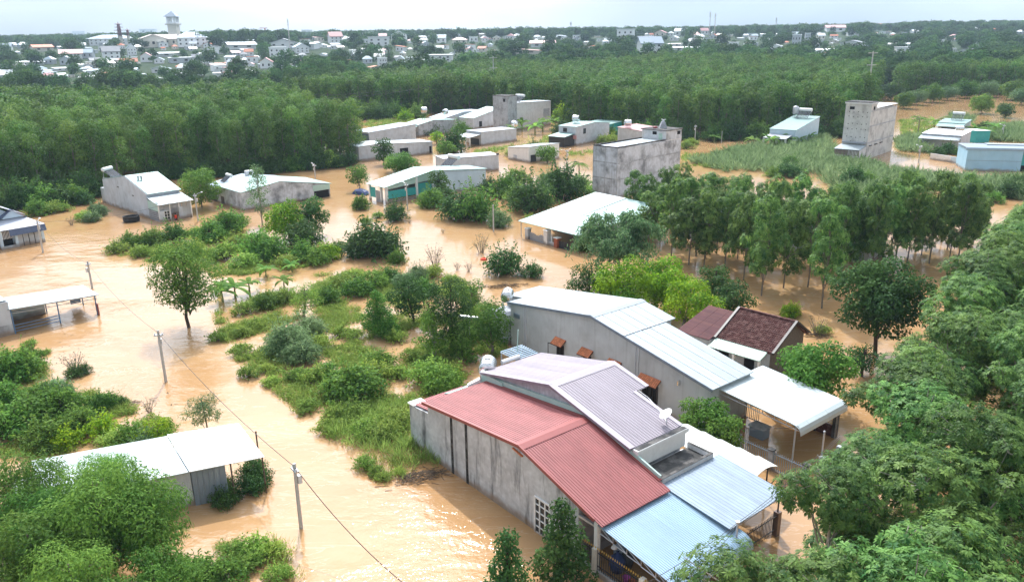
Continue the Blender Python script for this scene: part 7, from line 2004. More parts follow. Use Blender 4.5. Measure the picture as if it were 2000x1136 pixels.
keys = [
 (155, 74, 22, 11, 'flat', M_roof_farwhite, M_farwhite, 'pale block on the skyline left of the long white building'), (290, 66, 28, 8, 'flat', M_roof_farwhite, M_farwhite, 'pale flat block behind the church hall'),
 (218, 116, 30, 16, 'gable', M_roof_dkgrey, M_farwhite, 'white gabled house with dark grey roof in the left town'), (258, 108, 16, 14, 'gable', M_roof_bluegrey, M_farwhite, 'narrow pale house beside the white gabled house'),
 (140, 116, 38, 12, 'gable', M_roof_pink, M_farwhite, 'wide house with faded pink roof in the left town'), (10, 104, 26, 12, 'gable', M_roof_bluegrey, M_farwhite, 'pale house at the far left edge of the town'),
 (82, 100, 34, 8, 'gable', M_roof_orange, M_cream, 'house with a tan tiled roof in the left town'), (58, 127, 46, 6, 'shed', M_roof_farwhite, M_farwhite, 'long low white shed in the left town'), (122, 138, 30, 5, 'shed', M_roof_farwhite, M_farwhite, 'short white shed above the left plantation'),
 (320, 110, 52, 6, 'shed', M_roof_farwhite, M_farwhite, 'long white roof below the church'), (352, 122, 40, 9, 'flat', M_roof_farwhite, M_conc_pale, 'grey warehouse below the church'), (250, 142, 34, 6, 'gable', M_roof_farblue, M_farwhite, 'pale blue roofed shed in the left town'), (315, 142, 32, 8, 'gable', M_roof_bluegrey, M_farwhite, 'grey gabled shed left of the big trees'),
 (172, 158, 26, 7, 'gable', M_roof_farwhite, M_cream, 'cream shed at the edge of the left plantation'), (295, 158, 34, 5, 'shed', M_roof_farwhite, M_farwhite, 'white roof peeping over the left plantation'), (420, 105, 44, 10, 'gable', M_roof_dkgrey, M_farwhite, 'brown fronted house right of the villa'),
 (470, 95, 50, 8, 'gable', M_roof_farblue, M_farwhite, 'broad blue grey roof left of the radio mast'), (555, 98, 50, 14, 'gable', M_roof_dkgrey, M_farwhite, 'white villa with dark roof under the radio mast'), (545, 112, 30, 18, 'flat', M_roof_farwhite, M_farwhite, 'white three storey house front below the dark roofed villa'), (600, 96, 40, 10, 'shed', M_roof_farblue, M_farwhite, 'blue grey warehouse roof right of the dark roofed villa'),
 (588, 104, 26, 12, 'gable', M_roof_farblue, M_farwhite, 'pale gabled house right of the white villa'), (600, 72, 16, 12, 'flat', M_roof_farwhite, M_farwhite, 'white block on the skyline right of the mast'), (655, 85, 24, 14, 'gable', M_roof_pink, M_farwhite, 'white house with faded roof in the middle town'), (740, 90, 40, 16, 'flat', M_roof_farwhite, M_farwhite, 'white modern house with terraces in the middle town'),
 (722, 90, 22, 12, 'flat', M_roof_farwhite, M_farwhite, 'white box house beside the modern terrace house'), (780, 82, 30, 14, 'gable', M_roof_green, M_farwhite, 'house with pale green roof in the middle town'), (716, 76, 24, 12, 'flat', M_roof_farwhite, M_farwhite, 'pale block above the modern terrace house'), (542, 150, 30, 6, 'gable', M_roof_orange, M_cream, 'house with bright orange roof at the plantation edge'), (548, 138, 12, 12, 'flat', M_roof_farwhite, M_farwhite, 'white post like house above the orange roof'),
 (747, 130, 16, 16, 'flat', M_roof_farwhite, M_farwhite, 'white cube house above the second plantation'), (735, 136, 28, 5, 'gable', M_roof_orange, M_cream, 'orange red roof at the edge of the second plantation'), (783, 128, 16, 12, 'gable', M_roof_farblue, M_farwhite, 'pale little house above the second plantation'), (862, 121, 44, 13, 'flat', M_roof_farwhite, M_farwhite, 'wide white flat roofed building above the plantation'), (832, 122, 16, 5, 'shed', M_roof_farwhite, M_farwhite, 'low white annex beside the wide flat building'),
 (862, 84, 18, 10, 'gable', M_roof_farblue, M_farwhite, 'small pale house right of the green roof'), (898, 85, 26, 7, 'hip', M_roof_pink, M_cream, 'house with pink red roof in the middle town'), (925, 82, 16, 9, 'flat', M_roof_farwhite, M_farwhite, 'white box house right of the pink red roof'), (1060, 92, 46, 8, 'gable', M_roof_pink, M_farwhite, 'school with pink roof at the centre of the town'), (1020, 104, 66, 5, 'gable', M_roof_pink, M_cream, 'long pink roof below the school'), (1158, 97, 30, 5, 'gable', M_roof_orange, M_cream, 'low red roof right of the school'),
 (1222, 78, 32, 19, 'flat', M_roof_farwhite, M_farwhite, 'tall white block right of the centre'), (1268, 104, 42, 20, 'gable', M_roof_bluegrey, M_farwhite, 'large white villa with grey gables right of the centre'), (1260, 82, 30, 10, 'flat', M_roof_farwhite, M_conc_pale, 'grey block behind the large white villa'), (1360, 91, 28, 10, 'gable', M_roof_dkgrey, M_farwhite, 'white gable fronted house with grey roof'), (1318, 90, 26, 4, 'shed', M_roof_farwhite, M_farwhite, 'low white roof left of the gable fronted house'), (1340, 98, 50, 5, 'shed', M_roof_farwhite, M_farwhite, 'long low white shed below the gable fronted house'),
 (1290, 72, 20, 8, 'gable', M_roof_pink, M_cream, 'pink roofed house behind the large villa'), (1330, 70, 22, 9, 'gable', M_roof_farblue, M_farwhite, 'pale house behind the gable fronted house'), (1375, 68, 14, 8, 'gable', M_roof_pink, M_farwhite, 'small pink house below the twin masts'), (1432, 90, 20, 7, 'flat', M_roof_farwhite, M_farwhite, 'white low block right of the twin masts'), (1500, 72, 30, 5, 'shed', M_roof_farwhite, M_farwhite, 'white roofs on the right skyline'), (1555, 92, 16, 22, 'flat', M_roof_farwhite, M_conc_pale, 'narrow tall grey house in the right town'), (1577, 78, 10, 12, 'flat', M_roof_farwhite, M_conc_pale, 'narrow grey tower house behind the tall one'),
 (1515, 96, 22, 6, 'gable', M_roof_farwhite, M_farwhite, 'white shed left of the narrow tall house'), (1610, 103, 34, 5, 'gable', M_roof_farwhite, M_farwhite, 'white roof above the red hut'), (1614, 109, 14, 4, 'gable', M_roof_orange, M_farwhite, 'tiny bright red roof above the plantation'), (1665, 90, 38, 7, 'gable', M_roof_dkgrey, M_farwhite, 'hall with blue grey roof in the right town'), (1630, 62, 34, 8, 'gable', M_roof_pink, M_farwhite, 'wide pale pink building on the right skyline'), (1670, 70, 30, 6, 'flat', M_roof_farwhite, M_farwhite, 'white strip building in the right town'),
 (1755, 92, 40, 6, 'shed', M_roof_farwhite, M_farwhite, 'white sheds in the right town, the upper one'), (1762, 104, 26, 11, 'flat', M_roof_farwhite, M_farwhite, 'pale blue white warehouse in the right town'), (1740, 52, 24, 6, 'hip', M_roof_dkgrey, M_cream, 'hip roofed house on the right skyline'), (1720, 54, 20, 5, 'gable', M_roof_orange, M_cream, 'orange roof on the right skyline'), (1890, 104, 36, 6, 'gable', M_roof_dkgrey, M_farwhite, 'grey shed roof at the right of the town'), (1862, 102, 10, 7, 'flat', M_roof_farwhite, M_farwhite, 'small white house right of the warehouse'), (1910, 88, 8, 5, 'flat', M_roof_farwhite, M_farwhite, 'tiny white house in the right woods'), (1840, 84, 8, 6, 'flat', M_roof_farwhite, M_farwhite, 'tiny white front in the right woods'),
]
for (px, py, w, hh, rf, rm, wm, lab) in keys:
    town_building(px, py, w, hh, rf, rm, wm, 0.8, (px * 37) % 40 - 20, lab, 'town_building', (3, 2) if hh >= 12 else (2, 1), cat='building' if rf == 'flat' else 'house', turn=(rf == 'gable' and px % 3 == 0))
rng = np.random.default_rng(77)
cnt = 0
lst = []
while len(lst) < 290:
    px = rng.uniform(-20, 2020) if rng.random() < 0.55 else rng.uniform(-20, 960)
    lo, hi = 70 - 0.012 * (px - 1000) + 4, backline(px) - 4
    py = lo + (hi - lo) * (rng.random() ** 1.5 if px > 600 else rng.random())
    if any(abs(px - q[0]) < 0.6 * (q[2] + 10) and abs(py - q[1]) < 9 for q in keys): continue
    if px > 1780 and rng.random() < 0.6: continue
    w = rng.uniform(9, 22) * (0.55 + 0.65 * (py - 60) / 90)
    lst.append((px, py, w, w * rng.uniform(0.25, 0.6)))
lst.sort()
RC = {'white': M_roof_farwhite, 'blue grey': M_roof_farblue, 'pink': M_roof_pink, 'orange': M_roof_orange, 'dark grey': M_roof_dkgrey}
for i, (px, py, w, hh) in enumerate(lst):
    cname = ['white', 'white', 'white', 'blue grey', 'blue grey', 'pink', 'orange', 'dark grey'][rng.integers(0, 8)]
    rf = ['gable', 'gable', 'shed', 'hip', 'flat'][rng.integers(0, 5)]
    town_building(px, py, w, hh, rf, RC[cname], [M_farwhite, M_farwhite, M_cream, M_conc_pale][rng.integers(0, 4)], 0.8, rng.uniform(-35, 35), 'small %s roofed town house, %s scattered house from the left' % (cname, ordinal(i)), group='scattered far town houses', turn=rng.random() < 0.4)

# town trees
TV = [far_tree(600 + i, 9 + 1.2 * (i % 3), 4.4 + 0.6 * (i % 4), 2.6, L=0.85, W=0.5) for i in range(5)]
TVF = [far_tree(620 + i, 9, 4.8, 1.2, L=1.3, W=0.8) for i in range(4)]
rng = np.random.default_rng(31)
near_, far_ = [], []
def blocks(x, y, gz, H, R):
    px, py = proj((x, y, gz + H * 0.9)); r = R * FPX / y
    pb = proj((x, y, gz))[1]
    for a, b_, t0, t1, d in HOUSE_BOXES:
        if y < d + 2 and a - r * 0.7 < px < b_ + r * 0.7 and py < t1 and pb > t0: return True
        if abs(y - d) < 12 and a - r < px < b_ + r and pb > t0 and py < t1: return True
    return False
def outside_plantation(x, y):
    px, py = proj((x, y, ground_z(x, y) + 9))
    for poly in (LEFT_BLOCK, MID_BLOCK, RIGHT_BLOCK):
        if in_poly(x, y, poly) and proj((x, y, ground_z(x, y) + 12.5))[1] > backline(px) - 1: return False
    return True
N_ = 0
while N_ < 13000:
    y = 380 + 1250 * rng.random() ** 1.35
    x = rng.uniform(-0.72, 0.72) * y
    N_ += 1
    if not outside_plantation(x, y) or y < 300: continue
    if y < 620 and rng.random() < 0.32: continue
    gz = ground_z(x, y)
    H, R = rng.uniform(5, 13), 4.2
    if blocks(x, y, gz, H, R) and rng.random() < 0.96: continue
    near_.append((y, x, gz, H / 9.0))
near_.sort()
for i, (y, x, gz, sc) in enumerate(near_[:290]):
    px = proj((x, y, gz))[0]
    place_tree(TV[i % 5], (x, y, gz), sc * 1.05, rng.random() * 6.28, 'town_tree', 'round tree among the houses at the near edge of the town', 'tree', 'trees at the near edge of the town')
SRC = []
pts = []
for i, (y, x, gz, sc) in enumerate(near_[290:]):
    if i < 4:
        t = place_tree(TVF[i], (x, y, gz), 1.0, 0, 'town_tree', 'round tree among the houses at the near edge of the town', 'tree', 'trees at the near edge of the town'); SRC.append(tuple(t.children))
    else: pts.append((x, y, gz, sc, rng.random() * 6.28, rng.integers(0, 4)))
for i in range(16000):
    y = 1450 + 2600 * rng.random() ** 1.2; x = rng.uniform(-0.74, 0.74) * y
    gz = ground_z(x, y)
    pts.append((x, y, gz, rng.uniform(0.7, 1.3), rng.random() * 6.28, rng.integers(0, 4)))
scatter('town_woods', 'trees covering the far town slope and the skyline', 'woods', pts, SRC)
# big landmark trees
BT = [far_tree(640, 15, 8, 2.4, L=1.1, W=0.7), far_tree(641, 13, 9, 2.2, L=1.1, W=0.7), far_tree(642, 13, 3.0, 2.4, conic=True)]
for px, py, v, sc, lab in ((430, 90, 0, 1.1, 'big dark tree right of the villa on the skyline'), (480, 90, 0, 1.15, 'big dark tree left of the radio mast'), (620, 152, 1, 0.95, 'broad dark tree mass above the plantation, left half'), (665, 150, 1, 0.9, 'broad dark tree mass above the plantation, right half'), (465, 150, 0, 0.8, 'tall tree clump left of the orange roof'), (380, 155, 0, 0.75, 'tall tree clump below the church'), (1195, 80, 0, 0.7, 'dark tree left of the tall white block'), (1230, 92, 0, 0.8, 'dark tree in front of the tall white block'),
                          (1685, 72, 0, 1.2, 'big rounded tree on the right skyline'), (1590, 66, 0, 0.9, 'dark tree clump on the skyline above the narrow tall house'), (1475, 60, 0, 1.0, 'tree crown on the skyline right of the twin masts'), (1700, 95, 0, 0.9, 'pale green tree beside the grey hall'), (1935, 120, 1, 0.9, 'dark spreading tree above the right plantation'), (1985, 112, 1, 1.0, 'dark spreading tree at the right edge'), (1110, 100, 1, 0.8, 'rounded tree mass below the school'), (1090, 112, 1, 0.8, 'rounded tree mass at the edge of the plantation'), (1165, 112, 1, 0.7, 'dark grove at the plantation edge right of the school')):
    p = on_land(px, py)
    place_tree(BT[v], tuple(p), sc, px, 'big_tree', lab, 'tree', 'landmark trees of the town')
for k in range(26):
    p = on_land(682 + k * 3.4, 119 + (k % 3))
    place_tree(BT[2], tuple(p), 0.62 + 0.1 * ((k * 5) % 4) / 4, k, 'cypress_tree', 'dark cypress in the straight row in the middle town, %s from the left' % ordinal(k), 'cypress', 'cypress row')
# masts and crane
def mast(px, ytop, ybase, d, label, lattice=True, head=False):
    dv = ray(px, ytop); top = np.array([0, 0, CAM_H]) + dv / dv[1] * d
    g = ground_z(top[0], top[1]); H = top[2] - g
    t = thing('radio_mast', label, 'mast', (top[0], top[1], g))
    r = d / FPX * 1.1
    b = MB()
    for kx in range(3):
        a = kx * 2.094
        b.tube((r * math.cos(a), r * math.sin(a), 0), (r * 0.5 * math.cos(a), r * 0.5 * math.sin(a), H), 0.14 * r + 0.05, n=4)
    n = 14
    for i in range(n):
        a = (i % 3) * 2.094; a2 = ((i + 1) % 3) * 2.094; z1_, z2_ = H * i / n, H * (i + 1) / n
        b.tube((r * math.cos(a), r * math.sin(a), z1_), (r * 0.9 * math.cos(a2), r * 0.9 * math.sin(a2), z2_), 0.1 * r, n=4)
    b.build('lattice', mat('mast red white', (0.55, 0.5, 0.5), 0.6, 0.3), t)
    for z in (0.86, 0.95):
        MB().lathe([(r * 1.5, 0), (r * 1.5, r * 3)], 6, (0, 0, H * z - r * 3)).build('antenna', M_farwhite, t)
mast(561, 36, 92, 700, 'thin radio mast rising above the middle town'); mast(1388, 23, 66, 1100, 'left one of the twin radio masts'); mast(1398, 26, 80, 1000, 'right one of the twin radio masts'); mast(1115, 42, 62, 1500, 'lone thin mast on the centre skyline'); mast(1517, 34, 60, 1500, 'thin mast on the right skyline'); mast(1320, 50, 64, 1300, 'short mast behind the large villa')
dv = ray(517, 55); top = np.array([0, 0, CAM_H]) + dv / dv[1] * 1400; g = ground_z(top[0], top[1])
t = thing('tower_crane', 'tiny tower crane on the skyline left of the mast', 'crane', (top[0], top[1], g))
MB().beam((0, 0, 0), (0, 0.01, top[2] - g), 1.6, 1.6).build('mast', M_roof_orange, t); MB().beam((-9, 0, top[2] - g), (4, 0, top[2] - g), 1.2, 1.2).build('jib', M_roof_orange, t)
# ------------------------------------------------------------------ poles, wires and small things
def pole(base, top, label, r=0.13, lamp=0, name='utility_pole', arm=True):
    b_ = at(*base); d = ray(*top)
    t_ = math.hypot(b_[0], b_[1]) / math.hypot(d[0], d[1]); H = CAM_H + d[2] * t_
    t = thing(name, label, 'utility pole', (b_[0], b_[1], 0), (base[0] * 0.7) % 3)
    MB().tube((0, 0, -1.5), (0, 0, H), r, r * 0.72, 8).build('shaft', M_pole, t)
    if arm:
        MB().box(-0.12, 0.12, -0.35, 0.35, H - 0.45, H - 0.35).build('crossarm', M_steel, t)
        for y in (-0.28, 0.0, 0.28):
            MB().lathe([(0.03, 0), (0.06, 0.04), (0.06, 0.1), (0.02, 0.14)], 8, (0, y, H - 0.35)).build('insulator', M_white, t)
        MB().box(0.1, 0.32, -0.14, 0.14, H - 1.3, H - 0.8).build('meter_box', M_whitewash, t)
    for k in range(lamp):
        a = k * 2.6
        MB().path([Vector((0, 0, H - 0.5)), Vector((0.5 * math.cos(a), 0.5 * math.sin(a), H - 0.1)), Vector((1.1 * math.cos(a), 1.1 * math.sin(a), H))], [0.035] * 3, 5).build('lamp_arm', M_steel, t)
        MB().lathe([(0.03, 0.1), (0.14, 0.06), (0.17, 0), (0.1, -0.06)], 8, (1.2 * math.cos(a), 1.2 * math.sin(a), H)).build('lamp_head', M_white, t)
    return np.array([b_[0], b_[1], H])
P80 = pole((84, 493), (72, 430), 'concrete lamp post in front of the pale blue house', lamp=1)
P380 = pole((387, 432), (375, 378), 'lamp post at the corner of the porch house', lamp=1)
P615 = pole((616, 349), (614, 320), 'lamp post behind the double grey house with two lamps', lamp=2)
P795 = pole((796, 408), (795, 357), 'lamp post in the channel in front of the teal house', lamp=1)
P966 = pole((964, 452), (966, 400), 'short concrete pole in the channel at the centre', arm=False)
PC = pole((180, 563), (171, 510), 'concrete pole in the white glare at the left')
PA = pole((324, 745), (308, 645), 'leaning looking concrete pole in the middle of the flooded lane')
PB = pole((588, 1030), (572, 905), 'nearest concrete pole standing in the lane')
P1103 = pole((1107, 333), (1105, 292), 'lamp post beside the low white house', lamp=2)
P911 = pole((911, 290), (911, 262), 'white post in front of the grey box house', 0.1)
P1357 = pole((1357, 279), (1359, 244), 'concrete pole at the edge of the middle plantation')
P1605 = pole((1603, 248), (1606, 217), 'concrete pole between the two right hand houses')
P1795 = pole((1794, 318), (1797, 284), 'lamp post on the flooded road right of the right tower', lamp=2)
P1960 = pole((1957, 272), (1962, 243), 'lamp post in the far right cane', lamp=1)
P1408 = pole((1409, 280), (1408, 256), 'short white stake at the middle plantation', 0.08, arm=False)
def tallpole(px, ytop, ybase, d, lab):
    dv = ray(px, ytop); top = np.array([0, 0, CAM_H]) + dv / dv[1] * d
    g = ground_z(top[0], top[1])
    t = thing('power_pole', lab, 'utility pole', (top[0], top[1], g))
    MB().tube((0, 0, -1), (0, 0, top[2] - g), 0.32, 0.2, 8).build('shaft', M_pole, t)
    for z in (0.6, 4.5): MB().box(-1.6, 1.6, -0.12, 0.12, top[2] - g - z - 0.12, top[2] - g - z + 0.12).build('crossarm', M_pole, t)
    return top
PT1 = tallpole(963, 110, 145, 330, 'tall power pole rising out of the middle plantation')
PT2 = tallpole(1706, 100, 158, 280, 'tall power pole rising out of the right plantation')
def wire(a, b, sag, label, r=0.014, name='overhead_wire'):
    pts = []
    for i in range(15):
        t = i / 14
        p = np.array(a) * (1 - t) + np.array(b) * t; p[2] -= sag * 4 * t * (1 - t); pts.append(Vector(p))
    o = MB().path(pts, [r] * 15, 4).build(name, M_wire)
    tag(o, label, 'wire')
dz = np.array([0, 0, -0.2])
wire(P80 + dz, PC + dz, 0.8, 'cable from the lamp post to the pole in the glare'); wire(PC + dz, PA + dz, 0.7, 'cable between the two poles over the bright water'); wire(PA + dz, PB + dz, 0.6, 'cable dipping along the lane to the nearest pole', 0.018)
wire(PB + dz, at(790, 1140, 1.0), 0.5, 'cable running from the nearest pole out of the bottom of the picture', 0.022)
wire(P80 + dz, P380 + dz, 1.0, 'cable from the pale blue house to the porch house', 0.02)
TB = np.array(w1(18.6, 5.2, 2.9))
t = thing('canopy_pole', 'short steel pole holding cables at the blue canopy corner', 'pole', w1(18.05, 5.3, 0))
MB().tube((0, 0, -1), (0, 0, 3.25), 0.06, n=8).build('shaft', M_steel, t); MB().box(-0.1, 0.1, -0.1, 0.1, 3.2, 3.3).build('cap', M_steel, t)
e1 = np.array(w1(18.05, 5.3, 3.2))
for k in range(3):
    wire(e1 + np.array([0, 0, -0.12 * k]), np.array(w1(17.2, 16.4, 4.0 - 0.15 * k)), 0.25 + 0.1 * k, 'cable from the canopy pole towards the trees, %s of three' % ('top', 'middle', 'lowest')[k], 0.013)
    wire(e1 + np.array([0, 0, -0.12 * k]), at(1240 + 30 * k, 1150, 3.0), 0.2 + 0.1 * k, 'cable from the canopy pole out of the bottom, %s of three' % ('top', 'middle', 'lowest')[k], 0.013)
wire(np.array(w1(13.6, 17.7, 2.6)), np.array(w1(9.0, 12.6, 2.4)), 0.1, 'thin washing line across the grey house yard', 0.012)
for k in range(2):
    wire(PT1 + np.array([1.4 * (2 * k - 1), 0, -0.6]), at(-60 + 20 * k, 176 + 4 * k, 14), 6.0, 'power line sweeping left over the plantation, %s wire' % ('upper', 'lower')[k], 0.05)
    wire(PT1 + np.array([1.4 * (2 * k - 1), 0, -4.5]), at(560, 186 + 8 * k, 10), 3.0, 'lower power line across the plantation, %s wire' % ('upper', 'lower')[k], 0.05)
    wire(PT2 + np.array([1.4 * (2 * k - 1), 0, -0.6]), PT1 + np.array([0, 0, -0.6 - k]), 7.0, 'power line between the two tall poles, %s wire' % ('upper', 'lower')[k], 0.035)
    wire(PT2 + np.array([1.4 * (2 * k - 1), 0, -4.5]), at(2080, 150 + 4 * k, 14), 3.0, 'power line running right from the right tall pole, %s wire' % ('upper', 'lower')[k], 0.035)
t = thing('yard_post', 'grey steel post at the corner of the yard fence', 'post', w1(15.4, 18.0, 0))
MB().tube((0, 0, -1), (0, 0, 2.9), 0.06, n=8).build('shaft', M_steel, t); MB().lathe([(0.02, 0), (0.08, 0.05), (0.02, 0.1)], 8, (0, 0, 2.9)).build('finial', M_steel, t)

# black floating tub
p = at(257, 432)
t = thing('black_tub', 'large round black rubber tub floating near the porch house', 'tub', (p[0], p[1], 0))
MB().lathe([(0.9, -0.2), (1.12, 0.0), (1.2, 0.4), (1.16, 0.78), (1.22, 0.84), (1.1, 0.86), (1.02, 0.75), (1.05, 0.3), (0.9, 0.1), (0.05, 0.08)], 24).build('shell', M_rubber, t, True)
MB().lathe([(1.24, 0.40), (1.28, 0.45), (1.24, 0.5)], 24).build('rim_band', M_dark, t, True)
# tarpaulin cart
p = at(706, 379)
t = thing('tarp_cart', 'small cart covered with a dark blue tarpaulin beside the teal house', 'cart', (p[0], p[1], 0), R_(-35))
b = MB()
rows = [(-1.6, 0.25, 0.75), (-1.2, 0.75, 0.85), (-0.4, 0.95, 0.9), (0.5, 0.9, 0.9), (1.2, 0.6, 0.8), (1.6, 0.2, 0.7)]
V, F = [], []
for i, (x, z, w) in enumerate(rows):
    for j in range(7):
        a = math.pi * j / 6
        V.append((x, w * math.cos(a), max(0.02, z * math.sin(a) ** 0.6 + 0.05 * math.sin(i * 2.1 + j * 1.7))))
for i in range(5):
    for j in range(6): F.append((i * 7 + j, (i + 1) * 7 + j, (i + 1) * 7 + j + 1, i * 7 + j + 1))
F += [tuple(range(7)), tuple(range(41, 34, -1))]
b.add(V, F).build('tarpaulin', M_tarp, t); MB().box(-1.7, 1.7, -0.75, 0.75, -0.6, 0.05).build('bed', M_dark, t)
for x in (-1.0, 1.0):
    for y in (-0.8, 0.8): MB().lathe([(0.3, -0.08), (0.32, 0), (0.3, 0.08)], 12, (x, y, -0.45), 'Y').build('wheel', M_rubber, t)
# orange float and planks
p = at(945, 507)
t = thing('orange_float', 'small orange float caught in weeds in the current', 'float', (p[0], p[1], 0.02), 0.4)
MB().lathe([(0.3, -0.05), (0.42, 0.0), (0.45, 0.1), (0.38, 0.17), (0.25, 0.18), (0.2, 0.1), (0.22, 0.0)], 16).build('ring', M_orange, t, True)
# debris rafts
def debris(px, py, L_, W_, rot, label, n=90, seed=0):
    rng = np.random.default_rng(seed); p = at(px, py)
    b = MB()
    for i in range(n):
        x, y = rng.normal() * L_ * 0.32, rng.normal() * W_ * 0.32; a = rng.normal() * 0.6; l = rng.uniform(0.25, 0.9)
        z = max(0.02, 0.22 * (1 - abs(x) / L_ - abs(y) / W_)) + rng.random() * 0.08
        b.tube((x - l / 2 * math.cos(a), y - l / 2 * math.sin(a), z), (x + l / 2 * math.cos(a), y + l / 2 * math.sin(a), z + rng.normal() * 0.04), 0.02, 0.012, 4)
    tag(b.build('debris_raft', M_debris, None, loc=(p[0], p[1], 0), rz=R_(rot)), label, 'debris', kind='stuff')
debris(822, 932, 2.6, 1.3, 20, 'raft of broken twigs caught at the corner of the stained wall', 170, 1)
debris(222, 792, 3.0, 1.0, 10, 'raft of grey branches at the edge of the lower left thicket', 120, 2)
debris(1540, 955, 2.0, 1.4, 60, 'dark pile of branches at the fence post on the right', 140, 3)
debris(1595, 657, 2.2, 0.5, -10, 'narrow strip of floating wood behind the tiled house', 60, 4)
debris(985, 560, 4.0, 1.2, 10, 'long raft of dead stalks behind the grey house corner', 140, 5)
debris(595, 392, 2.4, 1.0, 30, 'pile of pale rubbish at the end of the double grey house', 80, 6)
debris(280, 845, 3.0, 1.5, 5, 'trampled dry reeds beside the lower left bushes', 120, 7)
# sacks under the blue canopy
t = thing('plastic_sacks', 'blue and black plastic sacks under the blue canopy', 'sacks', w1(13.9, 1.0, 0))
for i, (x, y, z, r, m_) in enumerate(((0, 0, 0.5, 0.45, M_tarp), (0.5, 0.3, 0.45, 0.4, M_dark), (0.2, 0.6, 0.75, 0.35, M_roof_bluegrey))):
    MB().lathe([(r * 0.7, -0.5), (r, -0.1), (r * 0.95, 0.25), (r * 0.4, 0.5), (r * 0.12, 0.6), (r * 0.2, 0.68)], 10, (x, y, z)).build('sack', m_, t, True)
t = thing('porch_lamp', 'small white lamp shade hanging under the blue canopy', 'lamp shade', w1(14.1, 0.5, 1.75))
MB().lathe([(0.18, 0), (0.12, 0.1), (0.03, 0.16)], 12).build('shade', M_white, t, True); MB().tube((0, 0, 0.15), (0, 0, 1.0), 0.01, n=4).build('cord', M_wire, t)
# purple and red pots behind the spear fence
for k, (s_, m_, lab) in enumerate(((15.1, mat('purple plastic', (0.42, 0.07, 0.33), 0.4, 0.4), 'purple plastic bucket behind the spear fence'), (15.5, M_brick, 'brown bucket behind the spear fence'))):
    t = thing('bucket', lab, 'bucket', w1(s_, 0.4, 0.3)); MB().lathe([(0.14, -0.3), (0.2, 0.3), (0.22, 0.32), (0.18, 0.3), (0.12, -0.2)], 12).build('tub', m_, t, True)

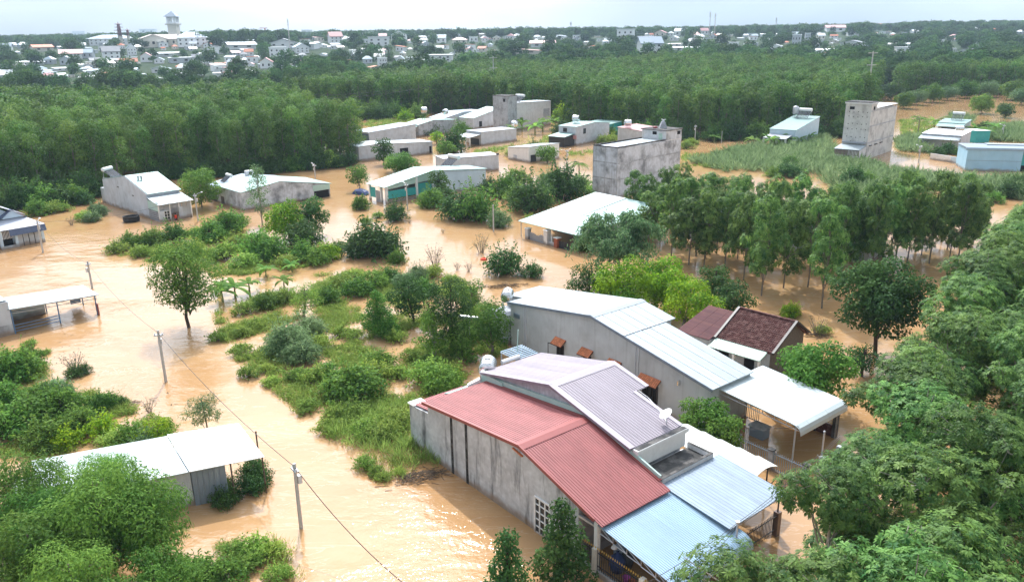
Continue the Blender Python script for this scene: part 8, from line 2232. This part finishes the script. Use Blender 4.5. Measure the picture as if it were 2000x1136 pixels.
# rescuer standing waist deep at the door of the porch house
def person(loc, rz, label):
    t = thing('person', label, 'person', loc, rz)
    V = [(0, 0, 0.92), (0, 0, 1.15), (0, 0.01, 1.38), (0, 0, 1.50), (0, 0.01, 1.60), (0, 0.01, 1.72),
         (0.2, 0, 1.42), (0.27, 0.03, 1.15), (0.24, 0.2, 0.95), (-0.2, 0, 1.42), (-0.3, 0.05, 1.18), (-0.26, 0.24, 1.0),
         (0.1, 0, 0.88), (0.11, 0.02, 0.48), (0.11, -0.01, 0.06), (0.11, 0.13, 0.03), (-0.1, 0, 0.88), (-0.11, 0.03, 0.48), (-0.11, -0.01, 0.06), (-0.11, 0.13, 0.03)]
    E = [(0, 1), (1, 2), (2, 3), (3, 4), (4, 5), (2, 6), (6, 7), (7, 8), (2, 9), (9, 10), (10, 11), (0, 12), (12, 13), (13, 14), (14, 15), (0, 16), (16, 17), (17, 18), (18, 19)]
    rad = [0.15, 0.14, 0.16, 0.06, 0.095, 0.085, 0.075, 0.05, 0.038, 0.075, 0.05, 0.038, 0.1, 0.07, 0.05, 0.035, 0.1, 0.07, 0.05, 0.035]
    # hands: palm and five fingers as short chains
    for h_, s_ in ((8, 1), (11, -1)):
        b0 = np.array(V[h_]); palm_ = b0 + np.array([0.0, 0.07, -0.05]); V.append(tuple(palm_)); rad.append(0.032); E.append((h_, len(V) - 1)); pi_ = len(V) - 1
        for f, (dx, ln_) in enumerate(((-0.03, 0.07), (-0.01, 0.085), (0.01, 0.08), (0.03, 0.06), (0.045 * s_, 0.04))):
            V.append(tuple(palm_ + np.array([dx, ln_ * 0.8, -ln_ * 0.6]))); rad.append(0.009); E.append((pi_, len(V) - 1))
    me = bpy.data.meshes.new('body'); me.from_pydata(V, E, [])
    me.materials.append(M_darkcloth); me.materials.append(M_skin)
    o = link('body', me, t)
    sk = o.modifiers.new('skin', 'SKIN')
    for i, r in enumerate(rad): me.skin_vertices[0].data[i].radius = (r, r * 0.85)
    me.skin_vertices[0].data[0].use_root = True
    o.modifiers.new('sub', 'SUBSURF').levels = 1
    o.modifiers['sub'].render_levels = 2
    MB().lathe([(0.15, 0), (0.2, 0.05), (0.215, 0.3), (0.2, 0.48), (0.1, 0.54), (0.08, 0.52)], 14, (0, 0, 0.98)).build('life_vest', M_orange, t, True)
    MB().lathe([(0.11, 0), (0.125, 0.06), (0.11, 0.14), (0.05, 0.19), (0.01, 0.195)], 12, (0, 0.0, 1.62)).build('cap', M_hair, t, True)
    MB().lathe([(0.06, 0), (0.09, 0.05), (0.1, 0.1), (0.085, 0.15)], 12, (0, 0.015, 1.50)).build('head', M_skin, t, True)
    MB().box(-0.015, 0.015, 0.09, 0.13, 1.565, 1.60).build('nose', M_skin, t)
    for x in (-0.04, 0.04): MB().box(x - 0.015, x + 0.015, 0.098, 0.108, 1.605, 1.62).build('eye', M_hair, t)
    return t
pp = from_frame((-69.2, 134.5), -44, 21.75, 2.35)
person((pp[0], pp[1], -0.7), R_(200), 'person in an orange red vest standing waist deep at the porch door')

# ------------------------------------------------------------------ haze
def haze():
    m = bpy.data.materials.new('humid air'); m.use_nodes = True
    nt = m.node_tree; nt.nodes.clear()
    o = nt.nodes.new('ShaderNodeOutputMaterial'); v = nt.nodes.new('ShaderNodeVolumePrincipled')
    v.inputs['Color'].default_value = (0.62, 0.81, 1.0, 1); v.inputs['Density'].default_value = HAZE
    v.inputs['Anisotropy'].default_value = 0.0
    nt.links.new(v.outputs[0], o.inputs['Volume'])
    b = MB().box(-6200, 6200, -180, 5700, -3.0, 175.0)
    ob = b.build('haze', m); tag(ob, 'thin bluish humid haze over the far town', 'haze', kind='stuff')
HAZE = 0.00017
haze()
